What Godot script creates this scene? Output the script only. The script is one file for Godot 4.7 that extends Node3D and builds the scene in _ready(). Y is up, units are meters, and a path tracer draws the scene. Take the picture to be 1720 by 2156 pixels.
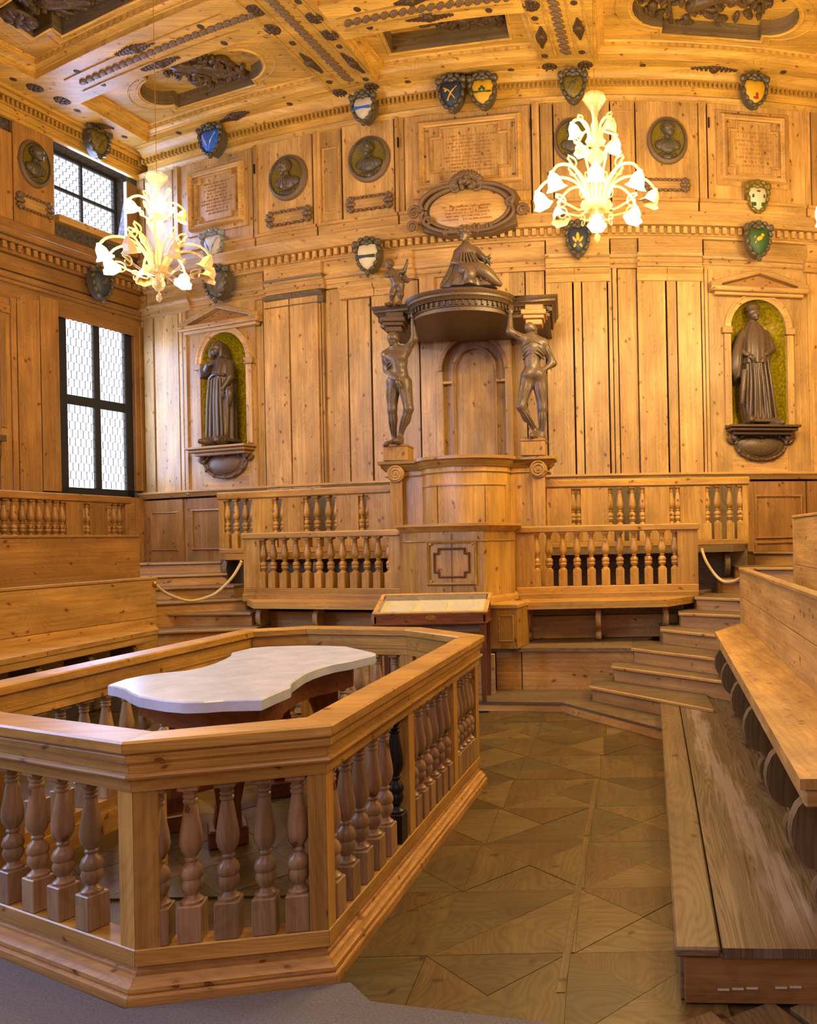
extends Node3D
# A timber-lined anatomy theatre: marble table in a railed enclosure, reader's pulpit, tiers of benches, coffered ceiling.
# The room was surveyed from the eye point: sight() is a bearing and a slope, at()/level()/bay() turn it into metres.
# The end wall and the ceiling rows are bowed in plan: see arc() and plan().

const FOCAL := 1675.0      # pixels
const EYE := 1.65
const WALL := 10.8         # eye to end wall, metres
const SOFFIT := 7.9
var taken := {}
var M := {}
var rng := RandomNumberGenerator.new()

# ---------------------------------------------------------------- survey
func sight(px: float, py: float) -> Vector2:
	var dx := px - 1270.0
	var dy := py - 1130.0
	return Vector2(dx - 0.02 * dy, dy + 0.02 * dx) / FOCAL

func at(px: float, py: float, d: float) -> Vector3:
	var s := sight(px, py)
	return Vector3(s.x * d, EYE - s.y * d, -d)

func level(px: float, py: float, h: float) -> Vector3:
	return at(px, py, (EYE - h) / sight(px, py).y)

func row(px: float, py: float, z: float) -> Vector3:          # on a row parallel to the end wall
	return at(px, py, z / cos(sight(px, py).x))

func plan(x: float, z: float, h: float) -> Vector3:
	var r := Vector2(x, z).length()
	return Vector3(r * atan2(x, z), h, -r)

func arc(t: float, h: float, out: float) -> Vector3:          # the end wall's curve
	var c := cos(t)
	var p := Vector2(t, -1.0) * (WALL / c)
	var tg := Vector2(1.0 / c + t * sin(t) / (c * c), -sin(t) / (c * c)).normalized()
	p += Vector2(-tg.y, tg.x) * out
	return Vector3(p.x, h, p.y)

func arc_dir(t: float) -> Vector3:
	return (arc(t + 0.001, 0, 0) - arc(t - 0.001, 0, 0)).normalized()

func turn(px: float, py: float, out: float) -> float:         # the wall parameter under a bearing
	var s := sight(px, py)
	var t := s.x
	for i in 4:
		var p := arc(t, 0, out)
		t += s.x - p.x / -p.z
	return t

func bay(px: float, py: float, out := 0.0) -> Vector3:
	var t := turn(px, py, out)
	var p := arc(t, 0, out)
	return Vector3(p.x, EYE - sight(px, py).y * -p.z, p.z)

func hung(px: float, py: float, out := 0.0) -> Transform3D:   # frame on the end wall: x along it, z into the room
	var x := arc_dir(turn(px, py, out))
	return Transform3D(Basis(x, Vector3.UP, x.cross(Vector3.UP)), bay(px, py, out))

const LW := Vector3(-7.42, 0, -12.83)
const LU := Vector3(-0.3219, 0, 0.9468)                        # along the left wall, towards the viewer
const LN := Vector3(0.9468, 0, 0.3219)
func side(px: float, py: float, out := 0.0) -> Vector3:
	var s := sight(px, py)
	var d := (out + LN.dot(LW)) / (LN.x * s.x - LN.z)
	return at(px, py, d)

func side_hung(px: float, py: float, out := 0.0) -> Transform3D:
	return Transform3D(Basis(-LU, Vector3.UP, LN), side(px, py, out))

func soffit(px: float, py: float, drop := 0.0) -> Vector3:
	return level(px, py, SOFFIT - drop)

# ---------------------------------------------------------------- naming and placing
func named(parent: Node, called: String) -> String:
	var key := str(parent.get_instance_id()) + called
	var n: int = taken.get(key, 0)
	taken[key] = n + 1
	return called if n == 0 else "%s_%03d" % [called, n]

func put(called: String, mesh: Mesh, m: Material, parent: Node = self, xf := Transform3D()) -> MeshInstance3D:
	var o := MeshInstance3D.new()
	o.name = named(parent, called)
	o.mesh = mesh
	o.material_override = m
	o.transform = xf
	parent.add_child(o, true)
	return o

func thing(called: String, label: String, category: String, xf := Transform3D(), group := "") -> Node3D:
	var o := Node3D.new()
	o.name = named(self, called)
	o.transform = xf
	add_child(o, true)
	o.set_meta("label", label)
	o.set_meta("category", category)
	if group:
		o.set_meta("group", group)
	return o

func structure(called: String, label: String) -> Node3D:
	var o := Node3D.new()
	o.name = named(self, called)
	add_child(o, true)
	o.set_meta("kind", "structure")
	o.set_meta("label", label)
	o.set_meta("category", called.split("_")[0])
	return o

func stuff(o: Node) -> void:
	o.set_meta("kind", "stuff")

func face(origin: Vector3, x: Vector3) -> Transform3D:        # upright frame whose x points along the given level direction
	x = Vector3(x.x, 0, x.z).normalized()
	return Transform3D(Basis(x, Vector3.UP, x.cross(Vector3.UP)), origin)

# ---------------------------------------------------------------- shapes
func begin() -> SurfaceTool:
	var st := SurfaceTool.new()
	st.begin(Mesh.PRIMITIVE_TRIANGLES)
	return st

func done(st: SurfaceTool) -> ArrayMesh:
	st.generate_normals()
	st.index()
	return st.commit()

func tri(st: SurfaceTool, a: Vector3, b: Vector3, c: Vector3, g := -1) -> void:
	st.set_smooth_group(g)
	st.add_vertex(a)
	st.set_smooth_group(g)
	st.add_vertex(b)
	st.set_smooth_group(g)
	st.add_vertex(c)

func quad(st: SurfaceTool, a: Vector3, b: Vector3, c: Vector3, d: Vector3, g := -1) -> void:
	tri(st, a, b, c, g)
	tri(st, a, c, d, g)

func box(st: SurfaceTool, c: Vector3, s: Vector3, b := 0.004, xf := Transform3D()) -> void:   # chamfered box
	var h := s * 0.5
	b = minf(b, minf(h.x, minf(h.y, h.z)) * 0.6)
	var i := h - Vector3(b, b, b)
	for k in 3:
		var u := (k + 1) % 3
		var w := (k + 2) % 3
		for sg: float in [-1.0, 1.0]:
			var f: Array[Vector3] = []
			for q: Array in [[-1, -1], [1, -1], [1, 1], [-1, 1]]:
				var p := Vector3()
				p[k] = h[k] * sg
				p[u] = i[u] * q[0]
				p[w] = i[w] * q[1]
				f.append(xf * (c + p))
			if sg > 0:
				quad(st, f[3], f[2], f[1], f[0])
			else:
				quad(st, f[0], f[1], f[2], f[3])
		if b <= 0.0:
			continue
		for su: float in [-1.0, 1.0]:
			for sw: float in [-1.0, 1.0]:
				var f: Array[Vector3] = []
				for e: float in [-1.0, 1.0]:
					var p := Vector3()
					p[k] = i[k] * e
					p[u] = h[u] * su
					p[w] = i[w] * sw
					var q := p
					q[u] = i[u] * su
					q[w] = h[w] * sw
					f.append(xf * (c + p))
					f.append(xf * (c + q))
				if su * sw > 0:
					quad(st, f[0], f[1], f[3], f[2])
				else:
					quad(st, f[2], f[3], f[1], f[0])
	if b <= 0.0:
		return
	for sx: float in [-1.0, 1.0]:
		for sy: float in [-1.0, 1.0]:
			for sz: float in [-1.0, 1.0]:
				var a := xf * (c + Vector3(h.x * sx, i.y * sy, i.z * sz))
				var d := xf * (c + Vector3(i.x * sx, h.y * sy, i.z * sz))
				var e := xf * (c + Vector3(i.x * sx, i.y * sy, h.z * sz))
				if sx * sy * sz > 0:
					tri(st, a, e, d)
				else:
					tri(st, a, d, e)

func box_mesh(s: Vector3, b := 0.004, c := Vector3.ZERO) -> ArrayMesh:
	var st := begin()
	box(st, c, s, b)
	return done(st)

func creases(p: PackedVector2Array, closed: bool, limit := 0.55) -> PackedInt32Array:
	var n := p.size() if closed else p.size() - 1
	var out := PackedInt32Array()
	var g := 1
	for i in n:
		if i > 0:
			var a := p[i] - p[i - 1]
			var b := p[(i + 1) % p.size()] - p[i]
			if absf(a.angle_to(b)) > limit:
				g = g % 30 + 1
		out.append(g)
	return out

func lathe(st: SurfaceTool, p: PackedVector2Array, segs := 16, xf := Transform3D(), flute := 0.0, flutes := 0) -> void:
	var g := creases(p, false)
	for k in segs:
		var a := TAU * k / segs
		var b := TAU * ((k + 1) % segs) / segs
		var fa := 1.0 + flute * cos(a * flutes)
		var fb := 1.0 + flute * cos(b * flutes)
		for i in p.size() - 1:
			var p0 := xf * Vector3(cos(a) * p[i].x * fa, p[i].y, sin(a) * p[i].x * fa)
			var p1 := xf * Vector3(cos(b) * p[i].x * fb, p[i].y, sin(b) * p[i].x * fb)
			var p2 := xf * Vector3(cos(b) * p[i + 1].x * fb, p[i + 1].y, sin(b) * p[i + 1].x * fb)
			var p3 := xf * Vector3(cos(a) * p[i + 1].x * fa, p[i + 1].y, sin(a) * p[i + 1].x * fa)
			if p[i].x > 0.00001:
				tri(st, p0, p1, p2, g[i])
			if p[i + 1].x > 0.00001:
				tri(st, p0, p2, p3, g[i])

func fill(st: SurfaceTool, pts: PackedVector3Array, flat: PackedVector2Array) -> void:
	var ix := Geometry2D.triangulate_polygon(flat)
	for k in range(0, ix.size(), 3):
		tri(st, pts[ix[k]], pts[ix[k + 1]], pts[ix[k + 2]])

func prism(st: SurfaceTool, p: PackedVector2Array, z0: float, z1: float, xf := Transform3D(), bev := 0.0) -> void:   # outline in x, y pushed along z
	var g := creases(p, true)
	var n := p.size()
	var inner := p
	if bev > 0.0:
		var off := Geometry2D.offset_polygon(p, -bev, Geometry2D.JOIN_MITER)
		if off.size() == 1 and off[0].size() == n:
			var best := 0
			for k in n:
				if off[0][k].distance_to(p[0]) < off[0][best].distance_to(p[0]):
					best = k
			inner = PackedVector2Array()
			for k in n:
				inner.append(off[0][(best + k) % n])
			if inner[1].distance_to(p[1]) > inner[n - 1].distance_to(p[1]) + 0.001:
				inner = p
	var a := PackedVector3Array()
	var b := PackedVector3Array()
	var zb := z1 - bev if inner != p else z1
	for q in inner:
		b.append(xf * Vector3(q.x, q.y, z1))
	for q in p:
		a.append(xf * Vector3(q.x, q.y, z0))
	for i in n:
		var j := (i + 1) % n
		var pi := xf * Vector3(p[i].x, p[i].y, zb)
		var pj := xf * Vector3(p[j].x, p[j].y, zb)
		quad(st, a[i], a[j], pj, pi, g[i])
		if inner != p:
			quad(st, pi, pj, b[j], b[i])
	fill(st, a, p)
	fill(st, b, inner)

func prism_mesh(p: PackedVector2Array, z0: float, z1: float, bev := 0.0) -> ArrayMesh:
	var st := begin()
	prism(st, p, z0, z1, Transform3D(), bev)
	return done(st)

# a closed profile (x = outwards, y = up) carried through stations; each station is [origin, outward direction]
func sweep(st: SurfaceTool, prof: PackedVector2Array, stations: Array, closed := false) -> void:
	var g := creases(prof, true)
	var n := prof.size()
	var rings: Array[PackedVector3Array] = []
	for s: Array in stations:
		var ring := PackedVector3Array()
		for q in prof:
			ring.append(s[0] + s[1] * q.x + Vector3.UP * q.y)
		rings.append(ring)
	var m := rings.size()
	for k in (m if closed else m - 1):
		var r := rings[k]
		var s := rings[(k + 1) % m]
		for i in n:
			var j := (i + 1) % n
			quad(st, r[i], s[i], s[j], r[j], g[i])
	if not closed:
		fill(st, rings[0], prof)
		fill(st, rings[m - 1], prof)

func tube(st: SurfaceTool, pts: PackedVector3Array, radii: Array, segs := 8, g := 7) -> void:
	var up := Vector3.UP
	var rings: Array[PackedVector3Array] = []
	for i in pts.size():
		var d := (pts[mini(i + 1, pts.size() - 1)] - pts[maxi(i - 1, 0)]).normalized()
		var x := up.cross(d)
		if x.length() < 0.05:
			x = Vector3.RIGHT.cross(d)
		x = x.normalized()
		var y := d.cross(x)
		up = y
		var r: float = radii[i] if radii.size() > i else radii[-1]
		var ring := PackedVector3Array()
		for k in segs:
			ring.append(pts[i] + (x * cos(TAU * k / segs) + y * sin(TAU * k / segs)) * r)
		rings.append(ring)
	for i in rings.size() - 1:
		for k in segs:
			var l := (k + 1) % segs
			quad(st, rings[i][k], rings[i + 1][k], rings[i + 1][l], rings[i][l], g)
	for e in [0, rings.size() - 1]:
		for k in segs:
			tri(st, pts[e], rings[e][k], rings[e][(k + 1) % segs])

func ball(st: SurfaceTool, c: Vector3, r: Vector3, segs := 10, rings := 6, basis := Basis()) -> void:
	var p := PackedVector2Array()
	for i in rings + 1:
		var a := -PI / 2 + PI * i / rings
		p.append(Vector2(maxf(cos(a), 0.0) if i > 0 and i < rings else 0.0, sin(a)))
	lathe(st, p, segs, Transform3D(basis * Basis.from_scale(r), c))

func curve(pts: Array, steps := 6) -> PackedVector3Array:      # Catmull-Rom through points
	var out := PackedVector3Array()
	for i in pts.size() - 1:
		var a: Vector3 = pts[maxi(i - 1, 0)]
		var b: Vector3 = pts[i]
		var c: Vector3 = pts[i + 1]
		var d: Vector3 = pts[mini(i + 2, pts.size() - 1)]
		for k in steps:
			out.append(b.cubic_interpolate(c, a, d, float(k) / steps))
	out.append(pts[-1])
	return out

func V2(a: Array) -> PackedVector2Array:
	var p := PackedVector2Array()
	for i in range(0, a.size(), 2):
		p.append(Vector2(a[i], a[i + 1]))
	return p

# bodies: tapered limbs and ellipsoids joined by a smooth minimum, meshed by surface nets.
# part = [a, b, radius a, radius b] or [centre, radii (Vector3), basis]
func flesh(st: SurfaceTool, parts: Array, cell: float, k: float, xf := Transform3D()) -> void:
	var lo := Vector3(1e9, 1e9, 1e9)
	var hi := -lo
	var reach := k * 4.0 + cell * 2.0
	var boxes := []
	for p: Array in parts:
		var a: Vector3
		var b: Vector3
		if p[1] is Vector3 and p.size() == 3:
			var r: float = maxf(p[1].x, maxf(p[1].y, p[1].z)) + reach
			a = p[0] - Vector3(r, r, r)
			b = p[0] + Vector3(r, r, r)
		else:
			var r: float = maxf(p[2], p[3]) + reach
			a = p[0].min(p[1]) - Vector3(r, r, r)
			b = p[0].max(p[1]) + Vector3(r, r, r)
		boxes.append([a, b])
		lo = lo.min(a)
		hi = hi.max(b)
	var n := Vector3i(((hi - lo) / cell).ceil()) + Vector3i.ONE
	var acc := PackedFloat32Array()
	acc.resize(n.x * n.y * n.z)
	var nxy := n.x * n.y
	for q in parts.size():
		var p: Array = parts[q]
		var a := Vector3i(((boxes[q][0] - lo) / cell).floor()).clamp(Vector3i.ZERO, n - Vector3i.ONE)
		var b := Vector3i(((boxes[q][1] - lo) / cell).ceil()).clamp(Vector3i.ZERO, n - Vector3i.ONE)
		var round := p.size() == 3
		var c: Vector3 = p[0]
		var inv := Basis()
		var ab := Vector3.ZERO
		var l2 := 1.0
		var r0 := 0.0
		var dr := 0.0
		var rm := 0.0
		if round:
			inv = (p[2] as Basis).inverse()
			inv = Basis.from_scale(Vector3.ONE / (p[1] as Vector3)) * inv
			rm = minf(p[1].x, minf(p[1].y, p[1].z))
		else:
			ab = p[1] - c
			l2 = maxf(ab.length_squared(), 1e-9)
			r0 = p[2]
			dr = p[3] - r0
		for z in range(a.z, b.z + 1):
			for y in range(a.y, b.y + 1):
				var i := z * nxy + y * n.x
				for x in range(a.x, b.x + 1):
					var v := lo + Vector3(x, y, z) * cell - c
					var d: float
					if round:
						d = ((inv * v).length() - 1.0) * rm
					else:
						var t := clampf(v.dot(ab) / l2, 0.0, 1.0)
						d = (v - ab * t).length() - r0 - dr * t
					if d < reach:
						acc[i + x] += exp(-d / k)
	var at_cell := {}
	var verts := PackedVector3Array()
	var step := [0, 1, n.x, n.x + 1, nxy, nxy + 1, nxy + n.x, nxy + n.x + 1]
	for z in n.z - 1:
		for y in n.y - 1:
			var i0 := z * nxy + y * n.x
			for x in n.x - 1:
				var i := i0 + x
				var s := acc[i] > 1.0
				if (acc[i + 1] > 1.0) == s and (acc[i + n.x] > 1.0) == s and (acc[i + nxy] > 1.0) == s and (acc[i + n.x + 1] > 1.0) == s and (acc[i + nxy + 1] > 1.0) == s and (acc[i + nxy + n.x] > 1.0) == s and (acc[i + nxy + n.x + 1] > 1.0) == s:
					continue
				var sum := Vector3.ZERO
				var m := 0
				for e: Array in [[0, 1], [2, 3], [4, 5], [6, 7], [0, 2], [1, 3], [4, 6], [5, 7], [0, 4], [1, 5], [2, 6], [3, 7]]:
					var u := log(maxf(acc[i + step[e[0]]], 1e-12))
					var w := log(maxf(acc[i + step[e[1]]], 1e-12))
					if (u > 0.0) != (w > 0.0):
						var t := u / (u - w)
						var pa := Vector3(e[0] & 1, (e[0] >> 1) & 1, e[0] >> 2)
						var pb := Vector3(e[1] & 1, (e[1] >> 1) & 1, e[1] >> 2)
						sum += pa.lerp(pb, t)
						m += 1
				at_cell[i] = verts.size()
				verts.append(xf * (lo + (Vector3(x, y, z) + sum / m) * cell))
	for i: int in at_cell:
		var s := acc[i] > 1.0
		for ax in 3:
			var o: int = [1, n.x, nxy][ax]
			if (acc[i + o] > 1.0) == s:
				continue
			var u: int = [n.x, nxy, 1][ax]
			var w: int = [nxy, 1, n.x][ax]
			if not (at_cell.has(i - u) and at_cell.has(i - w) and at_cell.has(i - u - w)):
				continue
			var q := [verts[at_cell[i]], verts[at_cell[i - u]], verts[at_cell[i - u - w]], verts[at_cell[i - w]]]
			if s:
				quad(st, q[0], q[1], q[2], q[3], 3)
			else:
				quad(st, q[3], q[2], q[1], q[0], 3)

# ---------------------------------------------------------------- materials
func spread(w: int, h: int, nw: int, nh: int, freq: float, sd: int) -> PackedByteArray:
	var n := FastNoiseLite.new()
	n.seed = sd
	n.frequency = freq
	n.fractal_octaves = 3
	var im := n.get_seamless_image(nw, nh, false, false, 0.2)
	im.convert(Image.FORMAT_L8)
	im.resize(w, h, Image.INTERPOLATE_CUBIC)
	return im.get_data()

func wood_image(sd: int, knots: int, line: float, size := 1024) -> Image:   # grain runs along v
	var fine := spread(size, size, size, 24, 0.16, sd)
	var mid := spread(size, size, 256, 12, 0.09, sd + 1)
	var blot := spread(size, size, 48, 32, 0.06, sd + 2)
	var warp := spread(size, size, 40, 16, 0.07, sd + 3)
	var r := RandomNumberGenerator.new()
	r.seed = sd
	var dark := PackedFloat32Array()
	dark.resize(size * size)
	for k in knots:
		var c := Vector2(r.randf() * size, r.randf() * size)
		var rad := r.randf_range(5.0, 13.0) * size / 1024.0
		var ext := int(rad * 3)
		var lean := r.randf_range(-0.5, 0.5)
		for dy in range(-ext, ext):
			for dx in range(-ext, ext):
				var d := Vector2(dx, (dy + dx * lean) * 1.7).length() / rad
				if d < 2.6:
					var v := 0.0
					if d < 1.0:
						v = 0.75 + 0.25 * sin(d * 9.0)
					else:
						v = 0.42 * (2.6 - d) / 1.6 * (0.6 + 0.4 * sin(d * 12.0))
					var i := posmod(int(c.y) + dy, size) * size + posmod(int(c.x) + dx, size)
					dark[i] = maxf(dark[i], v)
	var out := PackedByteArray()
	out.resize(size * size * 3)
	var j := 0
	for y in size:
		for x in size:
			var i := y * size + x
			var ring := sin((x * 26.0 / size + warp[i] * 0.045) * TAU) * 0.5 + 0.5
			var d := (255 - fine[i]) / 255.0 * 0.24 + (255 - mid[i]) / 255.0 * 0.26 + ring * ring * line + dark[i] * 0.85
			var b := 0.80 + 0.24 * (blot[i] / 255.0)
			out[j] = int(clampf((1.03 - d * 0.50) * b, 0.0, 1.0) * 255)
			out[j + 1] = int(clampf((1.03 - d * 0.64) * b, 0.0, 1.0) * 255)
			out[j + 2] = int(clampf((1.03 - d * 0.84) * b, 0.0, 1.0) * 255)
			j += 3
	return Image.create_from_data(size, size, false, Image.FORMAT_RGB8, out)

func blotch_image(sd: int, lo: float, hi: float, freq := 0.02, size := 512) -> Image:
	var a := spread(size, size, size, size, freq, sd)
	var b := spread(size, size, size, size, 0.2, sd + 5)
	var out := PackedByteArray()
	out.resize(size * size)
	for i in size * size:
		out[i] = int(clampf(lerpf(lo, hi, a[i] / 255.0 * 0.65 + b[i] / 255.0 * 0.35), 0.0, 1.0) * 255)
	return Image.create_from_data(size, size, false, Image.FORMAT_L8, out)

func tex(im: Image) -> ImageTexture:
	return ImageTexture.create_from_image(im)

func mat(called: String, c: Color, rough := 0.6, metal := 0.0) -> StandardMaterial3D:
	var m := StandardMaterial3D.new()
	m.resource_name = called
	m.albedo_color = c
	m.roughness = rough
	m.metallic = metal
	m.cull_mode = BaseMaterial3D.CULL_DISABLED
	M[called] = m
	return m

func textured(called: String, c: Color, t: Texture2D, sc: Vector3, rough := 0.6, off := Vector3.ZERO) -> StandardMaterial3D:
	var m := mat(called, c, rough)
	m.albedo_texture = t
	m.uv1_triplanar = true
	m.uv1_triplanar_sharpness = 6.0
	m.uv1_scale = sc
	m.uv1_offset = off
	return m

func woods(called: String, c: Color, tv: Texture2D, tu: Texture2D, rough := 0.5, k := 1.0, nt: Array = []) -> void:
	# <called>_v upright grain, <called>_u grain along x; each in four cuts
	for i in 4:
		var o := Vector3(0.37 * i, 0.61 * i + 0.13, 0.29 * i)
		var tone: Color = c * [1.0, 1.06, 0.93, 0.98][i]
		tone.a = 1.0
		var a := textured("%s_v%d" % [called, i], tone, tv, Vector3(0.9, 0.42, 0.9) * k, rough, o)
		var b := textured("%s_u%d" % [called, i], tone, tu, Vector3(0.42, 0.9, 0.9) * k, rough, o)
		if nt:
			for m: StandardMaterial3D in [a, b]:
				m.normal_enabled = true
				m.normal_scale = 0.5
			a.normal_texture = nt[0]
			b.normal_texture = nt[1]

func pick(called: String) -> StandardMaterial3D:
	return M["%s%d" % [called, rng.randi() % 4]]

func make_materials() -> void:
	rng.seed = 7
	var w := wood_image(11, 30, 0.10)
	var wv := tex(w)
	var w2 := w.duplicate() as Image
	w2.rotate_90(CLOCKWISE)
	var wu := tex(w2)
	var o := wood_image(29, 14, 0.20)
	var ov := tex(o)
	var o2 := o.duplicate() as Image
	o2.rotate_90(CLOCKWISE)
	var ou := tex(o2)
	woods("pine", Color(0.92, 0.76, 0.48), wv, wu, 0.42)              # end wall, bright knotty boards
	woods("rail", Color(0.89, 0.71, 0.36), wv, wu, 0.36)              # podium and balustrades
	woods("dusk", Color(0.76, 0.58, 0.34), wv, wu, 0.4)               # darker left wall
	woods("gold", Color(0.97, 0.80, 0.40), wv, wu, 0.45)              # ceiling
	woods("bench", Color(0.86, 0.70, 0.41), wv, wu, 0.5)              # benches
	woods("step", Color(0.90, 0.71, 0.40), wv, wu, 0.55)              # steps
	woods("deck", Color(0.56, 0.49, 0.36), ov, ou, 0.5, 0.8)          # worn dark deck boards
	woods("case", Color(0.58, 0.35, 0.20), ov, ou, 0.35)              # reddish display case and table frame
	woods("turned", Color(0.78, 0.66, 0.50), wv, wu, 0.34)            # greasy old balusters
	var stain := tex(blotch_image(3, 0.35, 1.0, 0.03))
	textured("carved", Color(0.56, 0.44, 0.30), stain, Vector3(3, 3, 3), 0.42)
	textured("figure", Color(0.58, 0.47, 0.36), stain, Vector3(4, 4, 4), 0.36)
	textured("boss", Color(0.46, 0.33, 0.16), stain, Vector3(6, 6, 6), 0.5)
	textured("bronze", Color(0.52, 0.47, 0.36), stain, Vector3(5, 5, 5), 0.4)
	textured("tan_carve", Color(0.68, 0.54, 0.38), stain, Vector3(6, 6, 6), 0.55)
	textured("gilt", Color(0.93, 0.82, 0.13), stain, Vector3(1.2, 1.2, 1.2), 0.4)
	textured("gilt_dim", Color(0.70, 0.60, 0.18), stain, Vector3(3, 3, 3), 0.45)
	textured("marble", Color(0.87, 0.92, 1.0), tex(blotch_image(8, 0.84, 1.0, 0.012)), Vector3(0.8, 0.8, 0.8), 0.22)  # blue of the daylight on the table is mixed into the stone colour
	textured("carpet", Color(0.48, 0.47, 0.49), tex(blotch_image(14, 0.7, 1.0, 0.05)), Vector3(3, 3, 3), 0.95)
	textured("plaster", Color(0.50, 0.46, 0.44), stain, Vector3(1, 1, 1), 0.9)
	textured("lead_frame", Color(0.20, 0.20, 0.23), stain, Vector3(4, 4, 4), 0.55)
	mat("lead", Color(0.30, 0.30, 0.34), 0.5)
	mat("black", Color(0.035, 0.03, 0.028), 0.4)
	mat("groove", Color(0.40, 0.27, 0.13), 0.7)
	mat("ink", Color(0.66, 0.46, 0.23), 0.8)
	mat("brass", Color(0.85, 0.66, 0.28), 0.3, 0.9)
	mat("rope", Color(0.78, 0.70, 0.50), 0.85)
	mat("iron", Color(0.09, 0.07, 0.06), 0.5, 0.4)
	mat("blue", Color(0.16, 0.42, 0.85), 0.5)
	mat("slate", Color(0.18, 0.22, 0.28), 0.5)
	mat("yellow", Color(0.85, 0.66, 0.14), 0.5)
	mat("cream", Color(0.80, 0.76, 0.64), 0.55)
	mat("red", Color(0.62, 0.22, 0.12), 0.55)
	mat("green", Color(0.20, 0.32, 0.16), 0.55)
	mat("silver", Color(0.55, 0.55, 0.55), 0.45)
	mat("paper", Color(0.86, 0.80, 0.55), 0.8)
	var g := mat("pane", Color(0.92, 0.95, 1.0, 0.10), 0.05)
	g.transparency = BaseMaterial3D.TRANSPARENCY_ALPHA
	var cg := mat("case_glass", Color(0.95, 0.97, 0.9, 0.08), 0.03)
	cg.transparency = BaseMaterial3D.TRANSPARENCY_ALPHA
	var mg := mat("blown_glass", Color(0.80, 0.74, 0.58, 0.22), 0.12)
	mg.transparency = BaseMaterial3D.TRANSPARENCY_ALPHA
	var mf := mat("gold_glass", Color(0.84, 0.76, 0.55, 0.40), 0.12)
	mf.transparency = BaseMaterial3D.TRANSPARENCY_ALPHA
	var sh := mat("shade_glass", Color(0.97, 0.86, 0.66), 0.2)
	sh.backlight = Color(0.9, 0.8, 0.6)
	var lit := mat("lit_shade", Color(1, 0.93, 0.78), 0.3)
	lit.emission_enabled = true
	lit.emission = Color(1.0, 0.90, 0.68)
	lit.emission_energy_multiplier = 3.2
	# parquet stone: six tones
	var st := tex(blotch_image(21, 0.62, 1.0, 0.03))
	for i in 6:
		textured("tile%d" % i, [Color(0.43, 0.37, 0.20), Color(0.39, 0.33, 0.18), Color(0.47, 0.40, 0.23), Color(0.42, 0.38, 0.23), Color(0.44, 0.35, 0.18), Color(0.51, 0.44, 0.26)][i], ou if i % 2 else ov, Vector3(0.7, 0.7, 0.7), 0.42, Vector3(0.21 * i, 0, 0.4 * i))

# ================================================================ the place
func _ready() -> void:
	var cam := Camera3D.new()
	cam.name = "camera"
	cam.projection = Camera3D.PROJECTION_FRUSTUM
	cam.near = 0.05
	cam.far = 80.0
	cam.size = 2156.0 / FOCAL * cam.near
	cam.frustum_offset = Vector2((860.0 - 1270.0) / FOCAL, (1130.0 - 1078.0) / FOCAL) * cam.near
	cam.position = Vector3(0, EYE, 0)
	cam.rotation.z = -0.02
	add_child(cam)
	cam.current = true
	var we := WorldEnvironment.new()
	we.name = "world"
	var env := Environment.new()
	var sky := Sky.new()
	var sm := ProceduralSkyMaterial.new()
	sm.sky_top_color = Color(0.80, 0.86, 1.0)
	sm.sky_horizon_color = Color(0.93, 0.95, 1.0)
	sm.ground_bottom_color = Color(0.62, 0.64, 0.68)
	sm.ground_horizon_color = Color(0.90, 0.92, 0.97)
	sm.sky_energy_multiplier = 1.9
	sm.ground_energy_multiplier = 1.6
	sky.sky_material = sm
	env.background_mode = Environment.BG_SKY
	env.sky = sky
	env.tonemap_mode = Environment.TONE_MAPPER_LINEAR
	env.tonemap_exposure = 0.97
	env.sdfgi_enabled = true
	env.ssao_enabled = true
	env.ssil_enabled = true
	we.environment = env
	add_child(we)
	# daylight: two windows in view, plus added fill for unseen ones near the viewer
	daylight("window_or_fill_light", side(200, 410, -0.12), LN + Vector3(0, -0.25, 0), Vector2(1.0, 1.0), 6.0)
	daylight("window_or_fill_light", side(206, 850, 0.06), LN, Vector2(1.1, 2.2), 7.0)
	daylight("window_or_fill_light", Vector3(-8.55, 4.0, -4.4), Vector3(1, -0.25, -0.1), Vector2(1.3, 3.2), 36.0)  # fill light for assumed unseen windows; the wall here is solid
	daylight("window_or_fill_light", Vector3(-8.6, 4.0, -0.6), Vector3(1, -0.25, -0.3), Vector2(1.3, 3.2), 36.0)  # second fill light of the same kind, no opening behind it
	daylight("window_or_fill_light", Vector3(0.5, 4.2, 1.35), Vector3(0, -0.25, -1), Vector2(4.0, 3.0), 9.0)  # frontal fill added before the solid back wall

	make_materials()
	worn_material()
	floor_and_walls()
	ceiling()
	end_wall()
	left_wall()
	podium()
	pulpit()
	stairs()
	benches()
	enclosure()
	table_and_case()
	wall_ornaments()
	statues()
	chandeliers()

func daylight(called: String, p: Vector3, towards: Vector3, size: Vector2, energy: float) -> void:
	var l := AreaLight3D.new()
	l.name = named(self, called)
	l.area_size = size
	l.light_color = Color(0.66, 0.76, 1.0)
	l.light_energy = energy
	l.shadow_enabled = true
	l.area_range = 40.0
	l.area_attenuation = 2.0
	var z := -towards.normalized()
	var x := Vector3.UP.cross(z).normalized()
	l.transform = Transform3D(Basis(x, z.cross(x), z), p)
	add_child(l)

# ---------------------------------------------------------------- floor and shell
func slab(p: PackedVector2Array, y0: float, y1: float, st: SurfaceTool) -> void:   # outline in x, z
	prism(st, p, y0, y1, Transform3D(Basis(Vector3.RIGHT, Vector3.BACK, Vector3.UP), Vector3.ZERO))

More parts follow.
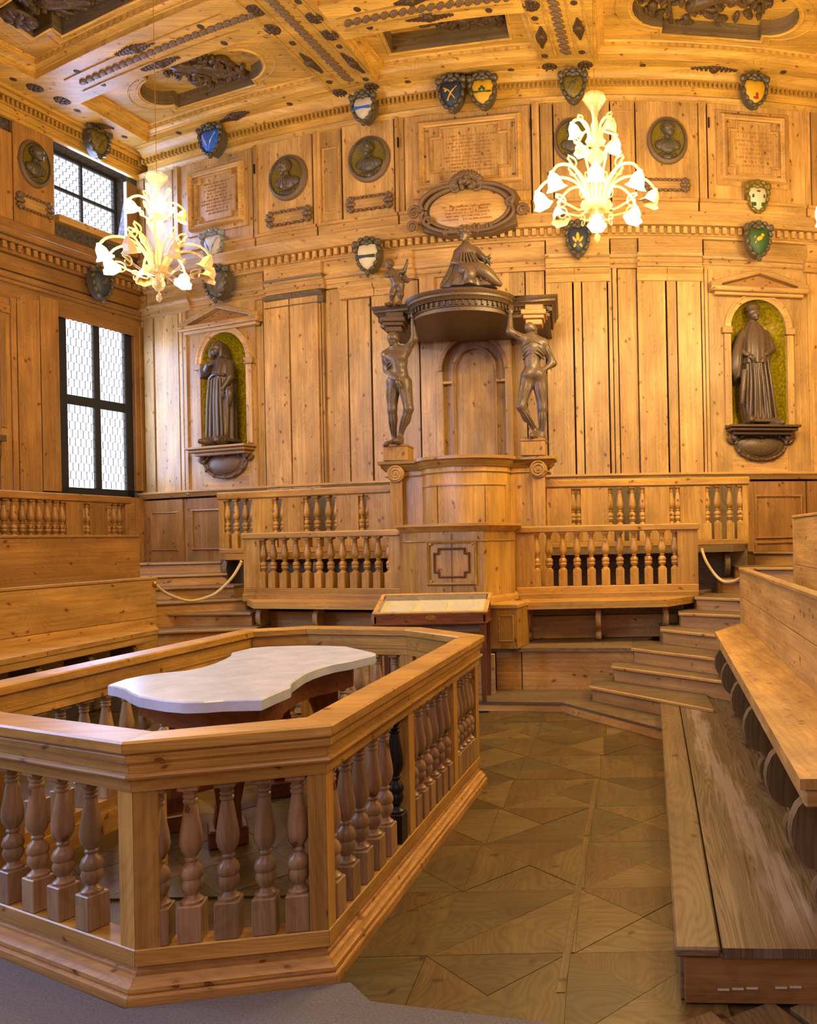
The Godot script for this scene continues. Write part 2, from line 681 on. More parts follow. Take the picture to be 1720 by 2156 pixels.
func floor_and_walls() -> void:
	var f := structure("floor", "worn parquet floor of triangular tiles")
	var st := begin()
	slab(V2([-13, -14, 10, -14, 10, 2, -13, 2]), -0.3, -0.012, st)
	put("subfloor", done(st), M.tile1, f)
	# tiles: squares quartered by their diagonals
	var c := 0.57
	for iz in range(0, 10):
		for ix in range(-7, 2):
			var x := -0.15 + ix * c
			var z := -2.02 - iz * c
			var inside := x > -3.1 and x < -1.25 and z < -3.3 and z > -5.6
			var aisle := x > -1.35 and (x + c * 0.5 < 0.62)
			if not (inside or aisle):
				continue
			var lean := (z + 3.0) * -0.04
			var q := [Vector2(x + lean, z), Vector2(x + c + lean, z), Vector2(x + c + lean - 0.0, z - c), Vector2(x + lean, z - c)]
			var m := Vector2(x + c * 0.5 + lean, z - c * 0.5)
			for k in 4:
				var tr := PackedVector2Array([q[k], q[(k + 1) % 4], m])
				var cen: Vector2 = (tr[0] + tr[1] + tr[2]) / 3.0
				for j in 3:
					tr[j] = cen + (tr[j] - cen) * 0.993
				st = begin()
				slab(tr, -0.012, rng.randf_range(-0.0015, 0.0015), st)
				put("tile", done(st), M["tile%d" % ((k * 2 + ix * 3 + iz * 5 + (rng.randi() % 3)) % 6 if (ix * 3 + iz * 5 + k) >= 0 else rng.randi() % 6)], f)
	var sa := level(1256, 1640, 0.0)
	var sb := level(1180, 2090, 0.0)
	put("strip", box_mesh(Vector3(sa.distance_to(sb), 0.005, 0.032), 0.001, Vector3(sa.distance_to(sb) / 2, 0.0, 0)), M.tile5, f, face(sb, sa - sb))
	for i in 6:                                                       # boards beside the deck's near end
		st = begin()
		box(st, Vector3.ZERO, Vector3(0.19, 0.02, 1.6), 0.002, Transform3D(Basis(Vector3.UP, 0.5), Vector3(0.42 + i * 0.22, -0.004, -1.95 + i * -0.05)))
		put("plank", done(st), M["deck_v%d" % (i % 4)], f)
	var cp := PackedVector3Array([level(-900, 1960, 0.0), level(0, 2020, 0.0), level(262, 2128, 0.0), level(738, 2072, 0.0), level(780, 2112, 0.0), level(960, 2134, 0.0), level(1160, 2158, 0.0), Vector3(0.1, 0, -1.2), Vector3(-4, 0, -1.2)])
	var flat := PackedVector2Array()
	for p in cp:
		flat.append(Vector2(p.x, p.z))
	st = begin()
	slab(flat, 0.0, 0.007, st)
	var cr := put("carpet", done(st), M.carpet, self)
	cr.set_meta("label", "grey carpet lying at the foot of the railed enclosure")
	cr.set_meta("category", "carpet")

	# outer shell
	var w := structure("wall_far", "knotty pine end wall with niches, medallions and shields")
	st = begin()
	var s := []
	for i in 41:
		var t := lerpf(-0.58, 0.7, i / 40.0)
		s.append([arc(t, 0, 0), arc(t + 0.0001, 0, 1.0) - arc(t + 0.0001, 0, 0)])
	sweep(st, V2([-0.7, -0.3, -0.52, -0.3, -0.52, 8.9, -0.7, 8.9]), s)
	put("backing", done(st), M.dusk_v0, w)
	var r := structure("wall_right", "timber side wall beyond the right benches")
	st = begin()
	for q: Array in [[Vector3(7.1, 0, -13.2), Vector3(8.3, 0, -9.4)], [Vector3(8.3, 0, -9.4), Vector3(8.6, 0, 1.8)]]:
		var d: Vector3 = q[1] - q[0]
		box(st, Vector3(d.length() / 2, 4.3, -0.12), Vector3(d.length() + 0.1, 9.2, 0.24), 0.01, face(q[0], -d).translated_local(Vector3(-d.length(), 0, 0)))
	put("panelling", done(st), M.pine_v1, r)
	var b := structure("wall_back", "timber wall behind the viewer")
	st = begin()
	box(st, Vector3(-2, 4.3, 1.75), Vector3(24, 9.2, 0.24), 0.01)
	put("panelling", done(st), M.pine_v2, b)

# ---------------------------------------------------------------- ceiling
func cof_x(k: int, z: float) -> float:
	return [-6.59 + 0.12 * (z - 10.3), -3.60 + 0.18 * (z - 10.45), -2.90 + 0.15 * (z - 10.42), -0.70 + 0.105 * (z - 10.5), 0.05 + 0.034 * (z - 10.45), 3.05 - 0.05 * (z - 10.4), 3.8 - 0.06 * (z - 10.4), 7.0][k]

func soffit_strip(parent: Node, called: String, ka: int, kb: int, z0: float, z1: float, m: Material, xa := 0.0, xb := 0.0, h0 := SOFFIT, h1 := SOFFIT + 0.08) -> void:
	var st := begin()
	var n := 14
	for i in n:
		var za := lerpf(z0, z1, float(i) / n)
		var zb := lerpf(z0, z1, float(i + 1) / n)
		var mm := 10
		for j in mm:
			var fa := float(j) / mm
			var fb := float(j + 1) / mm
			var xs := []
			for z: float in [za, zb]:
				var x0: float = cof_x(ka, z) + xa if ka >= 0 else xa
				var x1: float = cof_x(kb, z) + xb if kb >= 0 else xb
				xs.append(lerpf(x0, x1, fa))
				xs.append(lerpf(x0, x1, fb))
			quad(st, plan(xs[0], za, h0), plan(xs[1], za, h0), plan(xs[3], zb, h0), plan(xs[2], zb, h0))
			if j == 0:
				quad(st, plan(xs[0], za, h0), plan(xs[2], zb, h0), plan(xs[2], zb, h1), plan(xs[0], za, h1))
			if j == mm - 1:
				quad(st, plan(xs[1], za, h0), plan(xs[3], zb, h0), plan(xs[3], zb, h1), plan(xs[1], za, h1))
			if i == 0:
				quad(st, plan(xs[0], za, h0), plan(xs[1], za, h0), plan(xs[1], za, h1), plan(xs[0], za, h1))
			if i == n - 1:
				quad(st, plan(xs[2], zb, h0), plan(xs[3], zb, h0), plan(xs[3], zb, h1), plan(xs[2], zb, h1))
	put(called, done(st), m, parent)

func rect_loop(ka: int, kb: int, zn: float, zf: float, inset: float, h: float) -> PackedVector3Array:
	var out := PackedVector3Array()
	var c := [Vector2(cof_x(ka, zf) + inset, zf - inset), Vector2(cof_x(kb, zf) - inset, zf - inset), Vector2(cof_x(kb, zn) - inset, zn + inset), Vector2(cof_x(ka, zn) + inset, zn + inset)]
	for k in 4:
		var n := 14 if k % 2 == 0 else 6
		for i in n:
			var p: Vector2 = c[k].lerp(c[(k + 1) % 4], float(i) / n)
			out.append(plan(p.x, p.y, h))
	return out

func coffer(parent: Node3D, ka: int, kb: int, zn: float, zf: float, shape: PackedVector2Array, centre: Vector2, rise: float) -> void:
	var c := Node3D.new()
	c.name = named(parent, "coffer")
	parent.add_child(c, true)
	var prof := V2([0, 0, 0.0, 0.075, 0.018, 0.08, 0.03, 0.10, 0.05, 0.115, 0.085, 0.122, 0.085, 0.185, 0.09, 0.19, 0.10, 0.20])
	var st := begin()
	var loops: Array[PackedVector3Array] = []
	for p in prof:
		loops.append(rect_loop(ka, kb, zn, zf, p.x, SOFFIT + p.y))
	var n := loops[0].size()
	for i in loops.size() - 1:
		for k in n:
			quad(st, loops[i][k], loops[i][(k + 1) % n], loops[i + 1][(k + 1) % n], loops[i + 1][k])
	put("moulding", done(st), M.gold_u1, c)
	# dentils
	st = begin()
	var a := rect_loop(ka, kb, zn, zf, 0.05, SOFFIT + 0.153)
	for k in n:
		var p := a[k]
		var q := a[(k + 1) % n]
		var m := maxi(1, int(p.distance_to(q) / 0.10))
		for i in m:
			box(st, Vector3.ZERO, Vector3(0.05, 0.058, 0.07), 0.003, face(p.lerp(q, (i + 0.5) / m), q - p))
	stuff(put("dentil_band", done(st), M.gold_u2, c))
	# flat field with a shaped opening
	st = begin()
	var h := SOFFIT + 0.20
	var outer := rect_loop(ka, kb, zn, zf, 0.10, h)
	var inner := PackedVector3Array()
	for p in shape:
		inner.append(plan(centre.x + p.x, centre.y + p.y, h))
	var cen := plan(centre.x, centre.y, h)
	var angles: Array[float] = []
	for src: PackedVector3Array in [outer, inner]:
		for p in src:
			angles.append(atan2(p.z - cen.z, p.x - cen.x))
	angles.sort()
	for i in angles.size():
		var u := angles[i]
		var v := angles[(i + 1) % angles.size()]
		if absf(u - v) > 1e-5:
			quad(st, edge_hit(outer, cen, u), edge_hit(outer, cen, v), edge_hit(inner, cen, v), edge_hit(inner, cen, u))
	put("field", done(st), M.gold_u0, c)
	st = begin()
	var m := inner.size()
	var lid3 := PackedVector3Array()
	for k in m:
		var u := inner[k]
		var v := inner[(k + 1) % m]
		quad(st, u, v, v + Vector3.UP * rise, u + Vector3.UP * rise)
		lid3.append(u + Vector3.UP * rise)
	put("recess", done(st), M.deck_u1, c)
	st = begin()
	for k in m:
		tri(st, cen + Vector3.UP * rise, lid3[k], lid3[(k + 1) % m])
	put("panel", done(st), M.gold_u3, c)
	# bead round the opening
	st = begin()
	var rim := PackedVector3Array()
	for k in m + 1:
		rim.append(cen + (inner[k % m] - cen) * 1.045)
	tube(st, rim, [0.018], 6)
	put("bead", done(st), M.gold_u1, c)
	if m > 8:
		st = begin()
		for k in m + 1:
			rim[k] = cen + (inner[k % m] - cen) * 1.2
		tube(st, rim, [0.013], 6)
		put("bead", done(st), M.gold_u0, c)
	var half := Vector2.ZERO
	for p in shape:
		half = half.max(p.abs())
	put("carved_relief", relief(centre.x * 7.0, half.x, half.y), M.carved, c, Transform3D(Basis(Vector3.UP, -centre.x * 0.1), plan(centre.x, centre.y, h + rise - 0.05)))

func edge_hit(loop: PackedVector3Array, c: Vector3, ang: float) -> Vector3:   # where a ray from the centre leaves the loop
	var d := Vector2(cos(ang), sin(ang))
	var best := 0.0
	for i in loop.size():
		var a := Vector2(loop[i].x - c.x, loop[i].z - c.z)
		var e := Vector2(loop[(i + 1) % loop.size()].x - c.x, loop[(i + 1) % loop.size()].z - c.z) - a
		var k := d.cross(e)
		if absf(k) < 1e-9:
			continue
		var t := a.cross(e) / k
		var f := a.cross(d) / k
		if t > best and f > -1e-4 and f < 1.0001:
			best = t
	return c + Vector3(d.x, 0, d.y) * best

func relief(sd: float, hx: float, hz: float) -> ArrayMesh:                              # a reclining figure among drapery and foliage, seen from below
	var st := begin()
	var r := RandomNumberGenerator.new()
	r.seed = int(absf(sd) * 100.0)
	var body := [
		[Vector3(-0.34, 0, -0.1), Vector3(0.055, 0.06, 0.06), Basis()], [Vector3(-0.27, 0, -0.06), Vector3(-0.02, 0, 0.03), 0.085, 0.075],
		[Vector3(-0.02, 0, 0.03), Vector3(0.22, 0, -0.06), 0.06, 0.05], [Vector3(0.22, 0, -0.06), Vector3(0.44, 0, 0.07), 0.048, 0.03],
		[Vector3(-0.02, 0, 0.05), Vector3(0.2, 0, 0.1), 0.055, 0.045], [Vector3(0.2, 0, 0.1), Vector3(0.46, 0, 0.13), 0.04, 0.03],
		[Vector3(-0.26, 0, 0.0), Vector3(-0.3, 0, 0.17), 0.035, 0.03], [Vector3(-0.3, 0, 0.17), Vector3(-0.15, 0, 0.22), 0.03, 0.024],
		[Vector3(-0.24, 0, -0.12), Vector3(-0.05, 0, -0.2), 0.034, 0.028], [Vector3(-0.05, 0, -0.2), Vector3(0.1, 0, -0.17), 0.028, 0.02]]
	flesh(st, body, 0.022, 0.012)
	for sg: float in [-1.0, 1.0]:
		box(st, Vector3(sg * hx * 0.56, 0.0, 0), Vector3(0.05, 0.05, hz * 1.5), 0.01)
		ball(st, Vector3(sg * hx * 0.76, 0, 0), Vector3(0.07, 0.05, 0.09), 9, 5)
	for i in 150:
		var p := Vector3(r.randf_range(-0.95, 0.95) * hx, 0.01, r.randf_range(-0.9, 0.9) * hz)
		if absf(p.x) > hx * 0.55 and absf(p.z) > hz * 0.5:
			continue
		if absf(p.x) < 0.2 and absf(p.z) < 0.1:
			continue
		ball(st, p, Vector3(r.randf_range(0.03, 0.11), r.randf_range(0.03, 0.08), r.randf_range(0.02, 0.05)), 7, 4, Basis(Vector3.UP, r.randf() * TAU))
	return done(st)

func rosette(rad: float) -> ArrayMesh:                            # lies in x, z; bulges down
	var st := begin()
	lathe(st, PackedVector2Array([Vector2(0, -rad * 0.28), Vector2(rad * 0.18, -rad * 0.24), Vector2(rad * 0.26, -rad * 0.1), Vector2(rad * 0.9, -rad * 0.1), Vector2(rad, 0)]), 14)
	for k in 8:
		var a := TAU * k / 8
		ball(st, Vector3(cos(a), -0.1, sin(a)) * rad * 0.6, Vector3(rad * 0.36, rad * 0.2, rad * 0.2), 7, 4, Basis(Vector3.UP, -a))
	return done(st)

func spray(length: float, wide: float) -> ArrayMesh:              # an applied carving of leaves either side of a boss, along x
	var st := begin()
	ball(st, Vector3.ZERO, Vector3(wide * 0.5, wide * 0.34, wide * 0.5), 9, 5)
	var n := 5
	for sg: float in [-1.0, 1.0]:
		for i in n:
			var f := (i + 0.7) / n
			for s2: float in [-1.0, 1.0]:
				ball(st, Vector3(sg * f * length * 0.5, 0, s2 * wide * 0.24 * (1.1 - f)), Vector3(length * 0.075, wide * 0.16, wide * 0.3 * (1.15 - f)), 7, 4, Basis(Vector3.UP, s2 * sg * 0.7))
		ball(st, Vector3(sg * length * 0.47, 0, 0), Vector3(length * 0.06, wide * 0.12, wide * 0.12), 6, 4)
	return done(st)

func outline_shape(a: float, b: float, ra: float, rb: float) -> PackedVector2Array:   # an oval band with a wider oblong across it
	var s := PackedVector2Array()
	for i in 12:
		var t := -PI / 2 + PI * i / 11
		s.append(Vector2(a - b + cos(t) * b, sin(t) * b))
	for i in 12:
		var t := PI / 2 + PI * i / 11
		s.append(Vector2(-a + b + cos(t) * b, sin(t) * b))
	var r := V2([-ra, -rb, ra, -rb, ra, rb, -ra, rb])
	return Geometry2D.merge_polygons(s, r)[0]

func ceiling() -> void:
	var c := structure("ceiling", "golden coffered timber ceiling with carved bosses")
	soffit_strip(c, "border", -1, -1, 10.42, 11.0, M.gold_u0, -7.3, 8.4)
	soffit_strip(c, "border", -1, 0, 5.5, 10.42, M.gold_u1, -7.6, 0.0)
	soffit_strip(c, "beam", 1, 2, 5.5, 10.42, M.gold_u2)
	soffit_strip(c, "beam", 3, 4, 5.5, 10.42, M.gold_u3)
	soffit_strip(c, "beam", 5, 6, 5.5, 10.42, M.gold_u0)
	soffit_strip(c, "border", 6, -1, 5.5, 10.42, M.gold_u1, 0.0, 9.0)
	soffit_strip(c, "beam", 0, 1, 8.1, 8.95, M.gold_u0)
	soffit_strip(c, "beam", 2, 3, 8.75, 9.43, M.gold_u1)
	soffit_strip(c, "beam", 4, 5, 8.1, 8.9, M.gold_u2)
	soffit_strip(c, "border", 0, 1, 5.5, 6.5, M.gold_u0)
	soffit_strip(c, "border", 2, 3, 5.5, 6.9, M.gold_u0)
	soffit_strip(c, "border", 4, 5, 5.5, 6.5, M.gold_u0)
	var st := begin()
	var p := PackedVector2Array()
	for i in 25:
		var q := plan(lerpf(-7.6, 9.0, i / 24.0), 5.55, 0)
		p.append(Vector2(q.x, q.z))
	p.append(Vector2(13, 2))
	p.append(Vector2(-9.2, 2))
	p.append(Vector2(-8.9, -9.2))
	slab(p, SOFFIT, SOFFIT + 0.1, st)
	put("field", done(st), M.gold_u1, c)
	st = begin()
	slab(V2([-7.7, -13.4, 13, -15, 13, 2.2, -9.3, 2.2, -8.95, -9.3]), 8.65, 8.9, st)
	put("roof", done(st), M.dusk_u0, c)
	# coffers
	coffer(c, 0, 1, 8.95, 10.42, outline_shape(0.92, 0.36, 0.62, 0.47), Vector2(-5.24, 9.69), 0.20)
	coffer(c, 2, 3, 9.43, 10.42, V2([-0.78, -0.26, 0.78, -0.26, 0.78, 0.26, -0.78, 0.26]), Vector2(-1.86, 9.93), 0.26)
	coffer(c, 4, 5, 8.9, 10.42, outline_shape(1.04, 0.38, 0.64, 0.5), Vector2(1.52, 9.68), 0.20)
	coffer(c, 0, 1, 6.5, 8.1, Geometry2D.merge_polygons(V2([-1.0, -0.35, 1.0, -0.35, 1.0, 0.35, -1.0, 0.35]), V2([-0.7, -0.55, 0.7, -0.55, 0.7, 0.55, -0.7, 0.55]))[0], Vector2(-5.5, 7.32), 0.3)
	coffer(c, 2, 3, 6.9, 8.75, V2([-0.75, -0.5, 0.75, -0.5, 0.75, 0.5, -0.75, 0.5]), Vector2(-1.98, 7.8), 0.26)
	coffer(c, 4, 5, 6.5, 8.1, V2([-0.9, -0.4, 0.9, -0.4, 0.9, 0.4, -0.9, 0.4]), Vector2(1.5, 7.3), 0.26)
	put("carved_relief", relief(2.3, 0.9, 0.34), M.carved, c, Transform3D(Basis(Vector3.UP, 0.35), level(150, 8, SOFFIT + 0.40)))
	put("boss", rosette(0.2), M.boss, c, Transform3D(Basis(), level(40, 40, SOFFIT + 0.19)))
	# raised edge strips and the carved bands along the beams
	for q: Array in [[1, 0.02, 10.38], [1, 0.19, 10.30], [1, 0.52, 10.30], [1, 0.66, 10.38], [3, 0.02, 10.38], [3, 0.22, 10.30], [3, 0.50, 10.30], [3, 0.69, 10.38]]:
		soffit_strip(c, "fillet", q[0], q[0], 6.4, q[2], M.gold_u2, q[1], q[1] + 0.025, SOFFIT - 0.014, SOFFIT)
	for q: Array in [[0, 8.36, 0.25, 1, -0.25], [0, 8.72, 0.25, 1, -0.25], [2, 9.0, 0.1, 3, -0.1], [2, 9.24, 0.1, 3, -0.1]]:
		soffit_strip(c, "fillet", q[0], q[3], q[1], q[1] + 0.025, M.gold_u2, q[2], q[4], SOFFIT - 0.014, SOFFIT)
	var leaf := begin()
	ball(leaf, Vector3.ZERO, Vector3(0.042, 0.022, 0.085), 8, 5, Basis(Vector3.UP, 0.45))
	ball(leaf, Vector3(0.035, 0, 0.02), Vector3(0.016, 0.018, 0.05), 6, 4, Basis(Vector3.UP, -0.5))
	var lm := done(leaf)
	for i in 34:
		var z := 10.22 - i * 0.105
		put("carved_leaf", lm, M.tan_carve, c, Transform3D(Basis(Vector3.UP, PI / 2), plan(cof_x(1, z) + 0.37, z, SOFFIT - 0.008)))
		put("carved_leaf", lm, M.tan_carve, c, Transform3D(Basis(Vector3.UP, PI / 2), plan(cof_x(3, z) + 0.37, z, SOFFIT - 0.008)))
	for i in 24:
		put("carved_leaf", lm, M.tan_carve, c, Transform3D(Basis(Vector3.UP, 0.35), plan(-6.4 + i * 0.108, 8.55, SOFFIT - 0.008)))
	for i in 18:
		put("carved_leaf", lm, M.tan_carve, c, Transform3D(Basis(Vector3.UP, 0.1), plan(-2.9 + i * 0.113, 9.13, SOFFIT - 0.008)))
	var big := rosette(0.105)
	var small := rosette(0.045)
	for q: Array in [[74, 185], [131, 212], [538, 22], [573, 62], [662, 38], [695, 74], [716, 196], [783, 183], [1118, 12], [1157, 142], [1232, 138]]:
		put("boss", big, M.boss, c, Transform3D(Basis(), soffit(q[0], q[1])))
	for q: Array in [[163, 233], [28, 167], [163, 151], [216, 178], [422, 56], [472, 91], [628, 4], [616, 91], [715, 98], [693, 173], [770, 167], [752, 20], [778, 58], [1029, 22], [1126, 39], [1147, 118], [859, 173], [1076, 148], [610, 219], [1208, 6], [1225, 110], [1353, 138], [1649, 152], [376, 280], [262, 288]]:
		put("boss", small, M.boss, c, Transform3D(Basis(), soffit(q[0], q[1])))
	for q: Array in [[245, 115, 322, 90], [300, 147, 376, 120], [632, 112, 678, 152], [720, 112, 766, 152], [855, 42, 952, 30], [830, 8, 900, -4], [1138, 56, 1142, 100], [1215, 38, 1222, 82], [466, 255, 522, 236], [1456, 143, 1550, 148], [930, 163, 1003, 155], [190, 258, 240, 270]]:
		var a := soffit(q[0], q[1])
		var b := soffit(q[2], q[3])
		put("carved_spray", spray(a.distance_to(b), 0.15), M.boss, c, face((a + b) * 0.5, b - a))

# ---------------------------------------------------------------- end wall
func hy(y: float, out := 0.0) -> float:
	return EYE + (1130.0 - y) * (WALL - out) / FOCAL

func run(parent: Node, called: String, px0: float, px1: float, py: float, prof: PackedVector2Array, m: Material) -> void:
	var o := 0.0
	for p in prof:
		o = maxf(o, p.x)
	var t0 := turn(px0, py, o)
	var t1 := turn(px1, py, o)
	var n := maxi(2, ceili((t1 - t0) / 0.035))
	var s := []
	for i in n + 1:
		var t := lerpf(t0, t1, float(i) / n)
		s.append([arc(t, 0, 0), arc(t, 0, 1.0) - arc(t, 0, 0)])
	var st := begin()
	sweep(st, prof, s)
	put(called, done(st), m, parent)

func plank(parent: Node, px0: float, px1: float, ya: float, yb: float, out: float, thick: float, m: Material, called := "plank") -> void:
	var ym := (ya + yb) * 0.5
	var mid := arc(turn((px0 + px1) * 0.5, ym, out), 0, out)
	var h1 := EYE - sight((px0 + px1) * 0.5, ya).y * -mid.z
	var h0 := EYE - sight((px0 + px1) * 0.5, yb).y * -mid.z
	var e := 0.5 if px1 - px0 > 12 else 0.0
	run(parent, called, px0 + e, px1 - e, ym, V2([out - thick, h0, out - 0.006, h0, out, h0 + 0.006, out, h1 - 0.006, out - 0.006, h1, out - thick, h1]), m)

func end_wall() -> void:
	var w := get_node("wall_far")
	# boards between dado and entablature: [left, right, out]
	var yt := 560.0
	for q: Array in [[281, 303, 0.03], [305, 325, 0.05], [328, 378, 0.05], [380, 386, 0.07], [388, 394, 0.09],
			[540, 557, 0.02], [558, 611, 0.09], [613, 672, 0.09], [674, 678, 0.05], [680, 684, 0.07], [686, 734, 0.02], [736, 782, 0.02], [785, 828, 0.07], [830, 884, 0.02], [886, 918, 0.08],
			[1074, 1108, 0.02], [1110, 1150, 0.02], [1152, 1208, 0.08], [1211, 1227, 0.08], [1229, 1281, 0.08], [1284, 1291, 0.05], [1293, 1302, 0.07], [1304, 1343, 0.02], [1345, 1404, 0.08], [1407, 1427, 0.08], [1429, 1478, 0.08], [1480, 1485, 0.05], [1487, 1493, 0.07],
			[1702, 1730, 0.06], [1733, 1800, 0.06], [1803, 1900, 0.03], [1903, 2000, 0.05], [2003, 2100, 0.03], [2103, 2230, 0.03]]:
		var c: float = (q[0] + q[1]) * 0.5
		var ct := cos(sight(c, 800).x)
		plank(w, q[0], q[1], 1130.0 - (1130.0 - yt) * ct - 0.02 * (c - 1270.0), 1130.0 - 122.0 * ct - 0.02 * (c - 1270.0), q[2], 0.06, pick("pine_v"))
	plank(w, 930, 1070, 670, 1000, 0.0, 0.05, M.pine_v2)
	for q: Array in [[886, 940], [942, 1010], [1012, 1072]]:
		plank(w, q[0], q[1], 566, 690, 0.03, 0.05, pick("pine_v"))
	# dado boards with sunk panels
	for q: Array in [[281, 305, 0.04], [307, 388, 0.04], [391, 478, 0.03], [480, 560, 0.03], [560, 700, 0.03], [700, 840, 0.03], [1100, 1250, 0.03], [1250, 1400, 0.03], [1400, 1573, 0.03], [1575, 1700, 0.03], [1703, 1800, 0.05], [1803, 2230, 0.03]]:
		var c: float = (q[0] + q[1]) * 0.5
		var ct := cos(sight(c, 1050).x)
		var lean := -0.02 * (c - 1270.0)
		plank(w, q[0], q[1], 1130.0 - 112.0 * ct + lean, 1400, q[2], 0.06, M["deck_v%d" % (int(q[0]) % 4)] if q[0] > 470 and q[0] < 1570 else pick("dusk_v"))  # darker wood puts the shade behind the rear balustrades into the colour
	for q: Array in [[320, 376, 1078, 1160], [404, 466, 1072, 1158], [1590, 1690, 1042, 1134], [1590, 1690, 1140, 1170]]:
		frame_on_wall(w, q[0], q[1], q[2], q[3], 0.035, 0.03, M.dusk_u1)
	# dado rail, plinth moulding, cornices; the entablature breaks forward over the pilasters
	run(w, "dado_rail", 281, 2230, 1000, V2([0.0, 2.40, 0.05, 2.40, 0.065, 2.42, 0.085, 2.45, 0.11, 2.47, 0.11, 2.495, 0.0, 2.51]), M.pine_u1)
	var breaks := [[281, 306, 0.0], [306, 392, 0.05], [392, 553, 0.0], [553, 676, 0.09], [676, 781, 0.03], [781, 868, 0.07], [868, 1148, 0.02], [1148, 1284, 0.09], [1284, 1343, 0.03], [1343, 1480, 0.09], [1480, 1698, 0.0], [1698, 1805, 0.08], [1805, 2230, 0.02]]
	for b: Array in breaks:
		var o: float = b[2]
		run(w, "architrave", b[0], b[1], 570, V2([-0.03, 5.27, o + 0.05, 5.27, o + 0.05, 5.325, o + 0.065, 5.325, o + 0.065, 5.39, o + 0.085, 5.40, o + 0.10, 5.425, o + 0.10, 5.44, -0.03, 5.45]), M.pine_u2 if b[2] < 0.06 else M.pine_u3)
		run(w, "frieze", b[0] + 1.5, b[1] - 1.5, 525, V2([-0.03, 5.45, o + 0.045, 5.45, o + 0.045, 5.67, -0.03, 5.67]), pick("pine_u"))
	for b: Array in [[552, 612], [613, 675], [710, 782], [784, 830], [1149, 1209], [1210, 1284], [1342, 1405], [1406, 1480]]:     # pilaster caps
		run(w, "capital", b[0], b[1], 585, V2([0.0, 5.09, 0.10, 5.09, 0.10, 5.105, 0.085, 5.11, 0.085, 5.19, 0.105, 5.205, 0.13, 5.24, 0.13, 5.265, 0.0, 5.27]), M.deck_u2 if b[0] < 660 else M.pine_u1)
	run(w, "cornice", 275, 2230, 490, V2([-0.03, 5.66, 0.10, 5.66, 0.10, 5.69, 0.12, 5.70, 0.12, 5.80, 0.22, 5.805, 0.22, 5.85, 0.235, 5.86, 0.26, 5.90, 0.29, 5.93, 0.29, 5.955, -0.03, 6.0]), M.pine_u0)
	run(w, "cornice", 285, 2230, 170, V2([-0.03, 7.60, 0.05, 7.60, 0.05, 7.705, 0.075, 7.71, 0.075, 7.79, 0.14, 7.80, 0.15, 7.83, 0.19, 7.87, 0.23, 7.89, 0.23, 7.92, -0.03, 7.93]), M.gold_u1)
	run(w, "moulding", 285, 2230, 208, V2([-0.03, 7.54, 0.05, 7.54, 0.055, 7.56, 0.075, 7.575, 0.085, 7.60, -0.03, 7.605]), M.gold_u3)
	for q: Array in [[5.705, 0.09, 0.16, 0.095, 490, 0.105], [7.718, 0.07, 0.105, 0.065, 180, 0.062]]:      # dentil bands
		var st := begin()
		var t := turn(278, q[4], 0.15)
		while t < 0.55:
			box(st, Vector3.ZERO, Vector3(0.055 if q[5] > 0.08 else 0.032, q[1], 0.05), 0.003, Transform3D(Basis(arc_dir(t), Vector3.UP, arc_dir(t).cross(Vector3.UP)), arc(t, q[0] + q[1] / 2, q[2])))
			t += q[5] / (WALL * (1.0 + 0.9 * t * t))
		stuff(put("dentil_band", done(st), M.pine_u1 if q[5] > 0.08 else M.gold_u2, w))
	# attic: boards, strips and the ledge below them
	for q: Array in [[288, 304, 0.02], [306, 364, 0.04], [366, 374, 0.07], [376, 532, 0.03], [534, 541, 0.07], [543, 658, 0.04], [660, 666, 0.07], [668, 674, 0.05], [676, 719, 0.02], [721, 830, 0.05], [832, 838, 0.08], [840, 850, 0.05], [852, 1118, 0.03], [1120, 1136, 0.07], [1138, 1164, 0.03], [1166, 1284, 0.04], [1286, 1337, 0.03], [1339, 1470, 0.04], [1472, 1488, 0.07], [1490, 1694, 0.03], [1696, 1706, 0.06], [1708, 1830, 0.04], [1832, 2000, 0.03], [2002, 2230, 0.03]]:
		var c: float = (q[0] + q[1]) * 0.5
		var ct := cos(sight(c, 320).x)
		var lean := -0.02 * (c - 1270.0)
		plank(w, q[0], q[1], 1130.0 - 922.0 * ct + lean, 1130.0 - 705.0 * ct + lean, q[2], 0.06, pick("pine_v"))
	for b: Array in [[285, 532], [534, 664], [666, 836], [838, 1118], [1120, 1286], [1288, 1472], [1474, 1700], [1702, 1830], [1832, 2230]]:
		run(w, "ledge", b[0] + 1, b[1] - 1, 430, V2([-0.03, 5.99, 0.10, 5.99, 0.10, 6.155, 0.13, 6.165, 0.13, 6.20, 0.075, 6.225, -0.03, 6.23]), pick("pine_u"))
	for q: Array in [[680, 716, 310, 450], [1291, 1331, 232, 400]]:
		frame_on_wall(w, q[0], q[1], q[2], q[3], 0.02, 0.025, M.pine_u1)
	run(w, "fillet", 553, 676, 600, V2([0.10, 5.425, 0.21, 5.43, 0.21, 5.465, 0.10, 5.47]), M.deck_u1)
	# niches
	niche(w, 427, 521, 700, 938, 394, 540, M.gilt, 642, 679)
	niche(w, 1539, 1655, 632, 897, 1493, 1700, M.gilt, 571, 608)

func frame_on_wall(w: Node, x0: float, x1: float, y0: float, y1: float, out: float, wide: float, m: Material, called := "moulding") -> void:
	var f := hung((x0 + x1) * 0.5, (y0 + y1) * 0.5, out)
	var hw := bay(x0, (y0 + y1) * 0.5, out).distance_to(bay(x1, (y0 + y1) * 0.5, out)) * 0.5
	var hh := (y1 - y0) * 0.5 * -f.origin.z / FOCAL
	put(called, frame_mesh(V2([-hw, -hh, hw, -hh, hw, hh, -hw, hh]), wide), m, w, f)

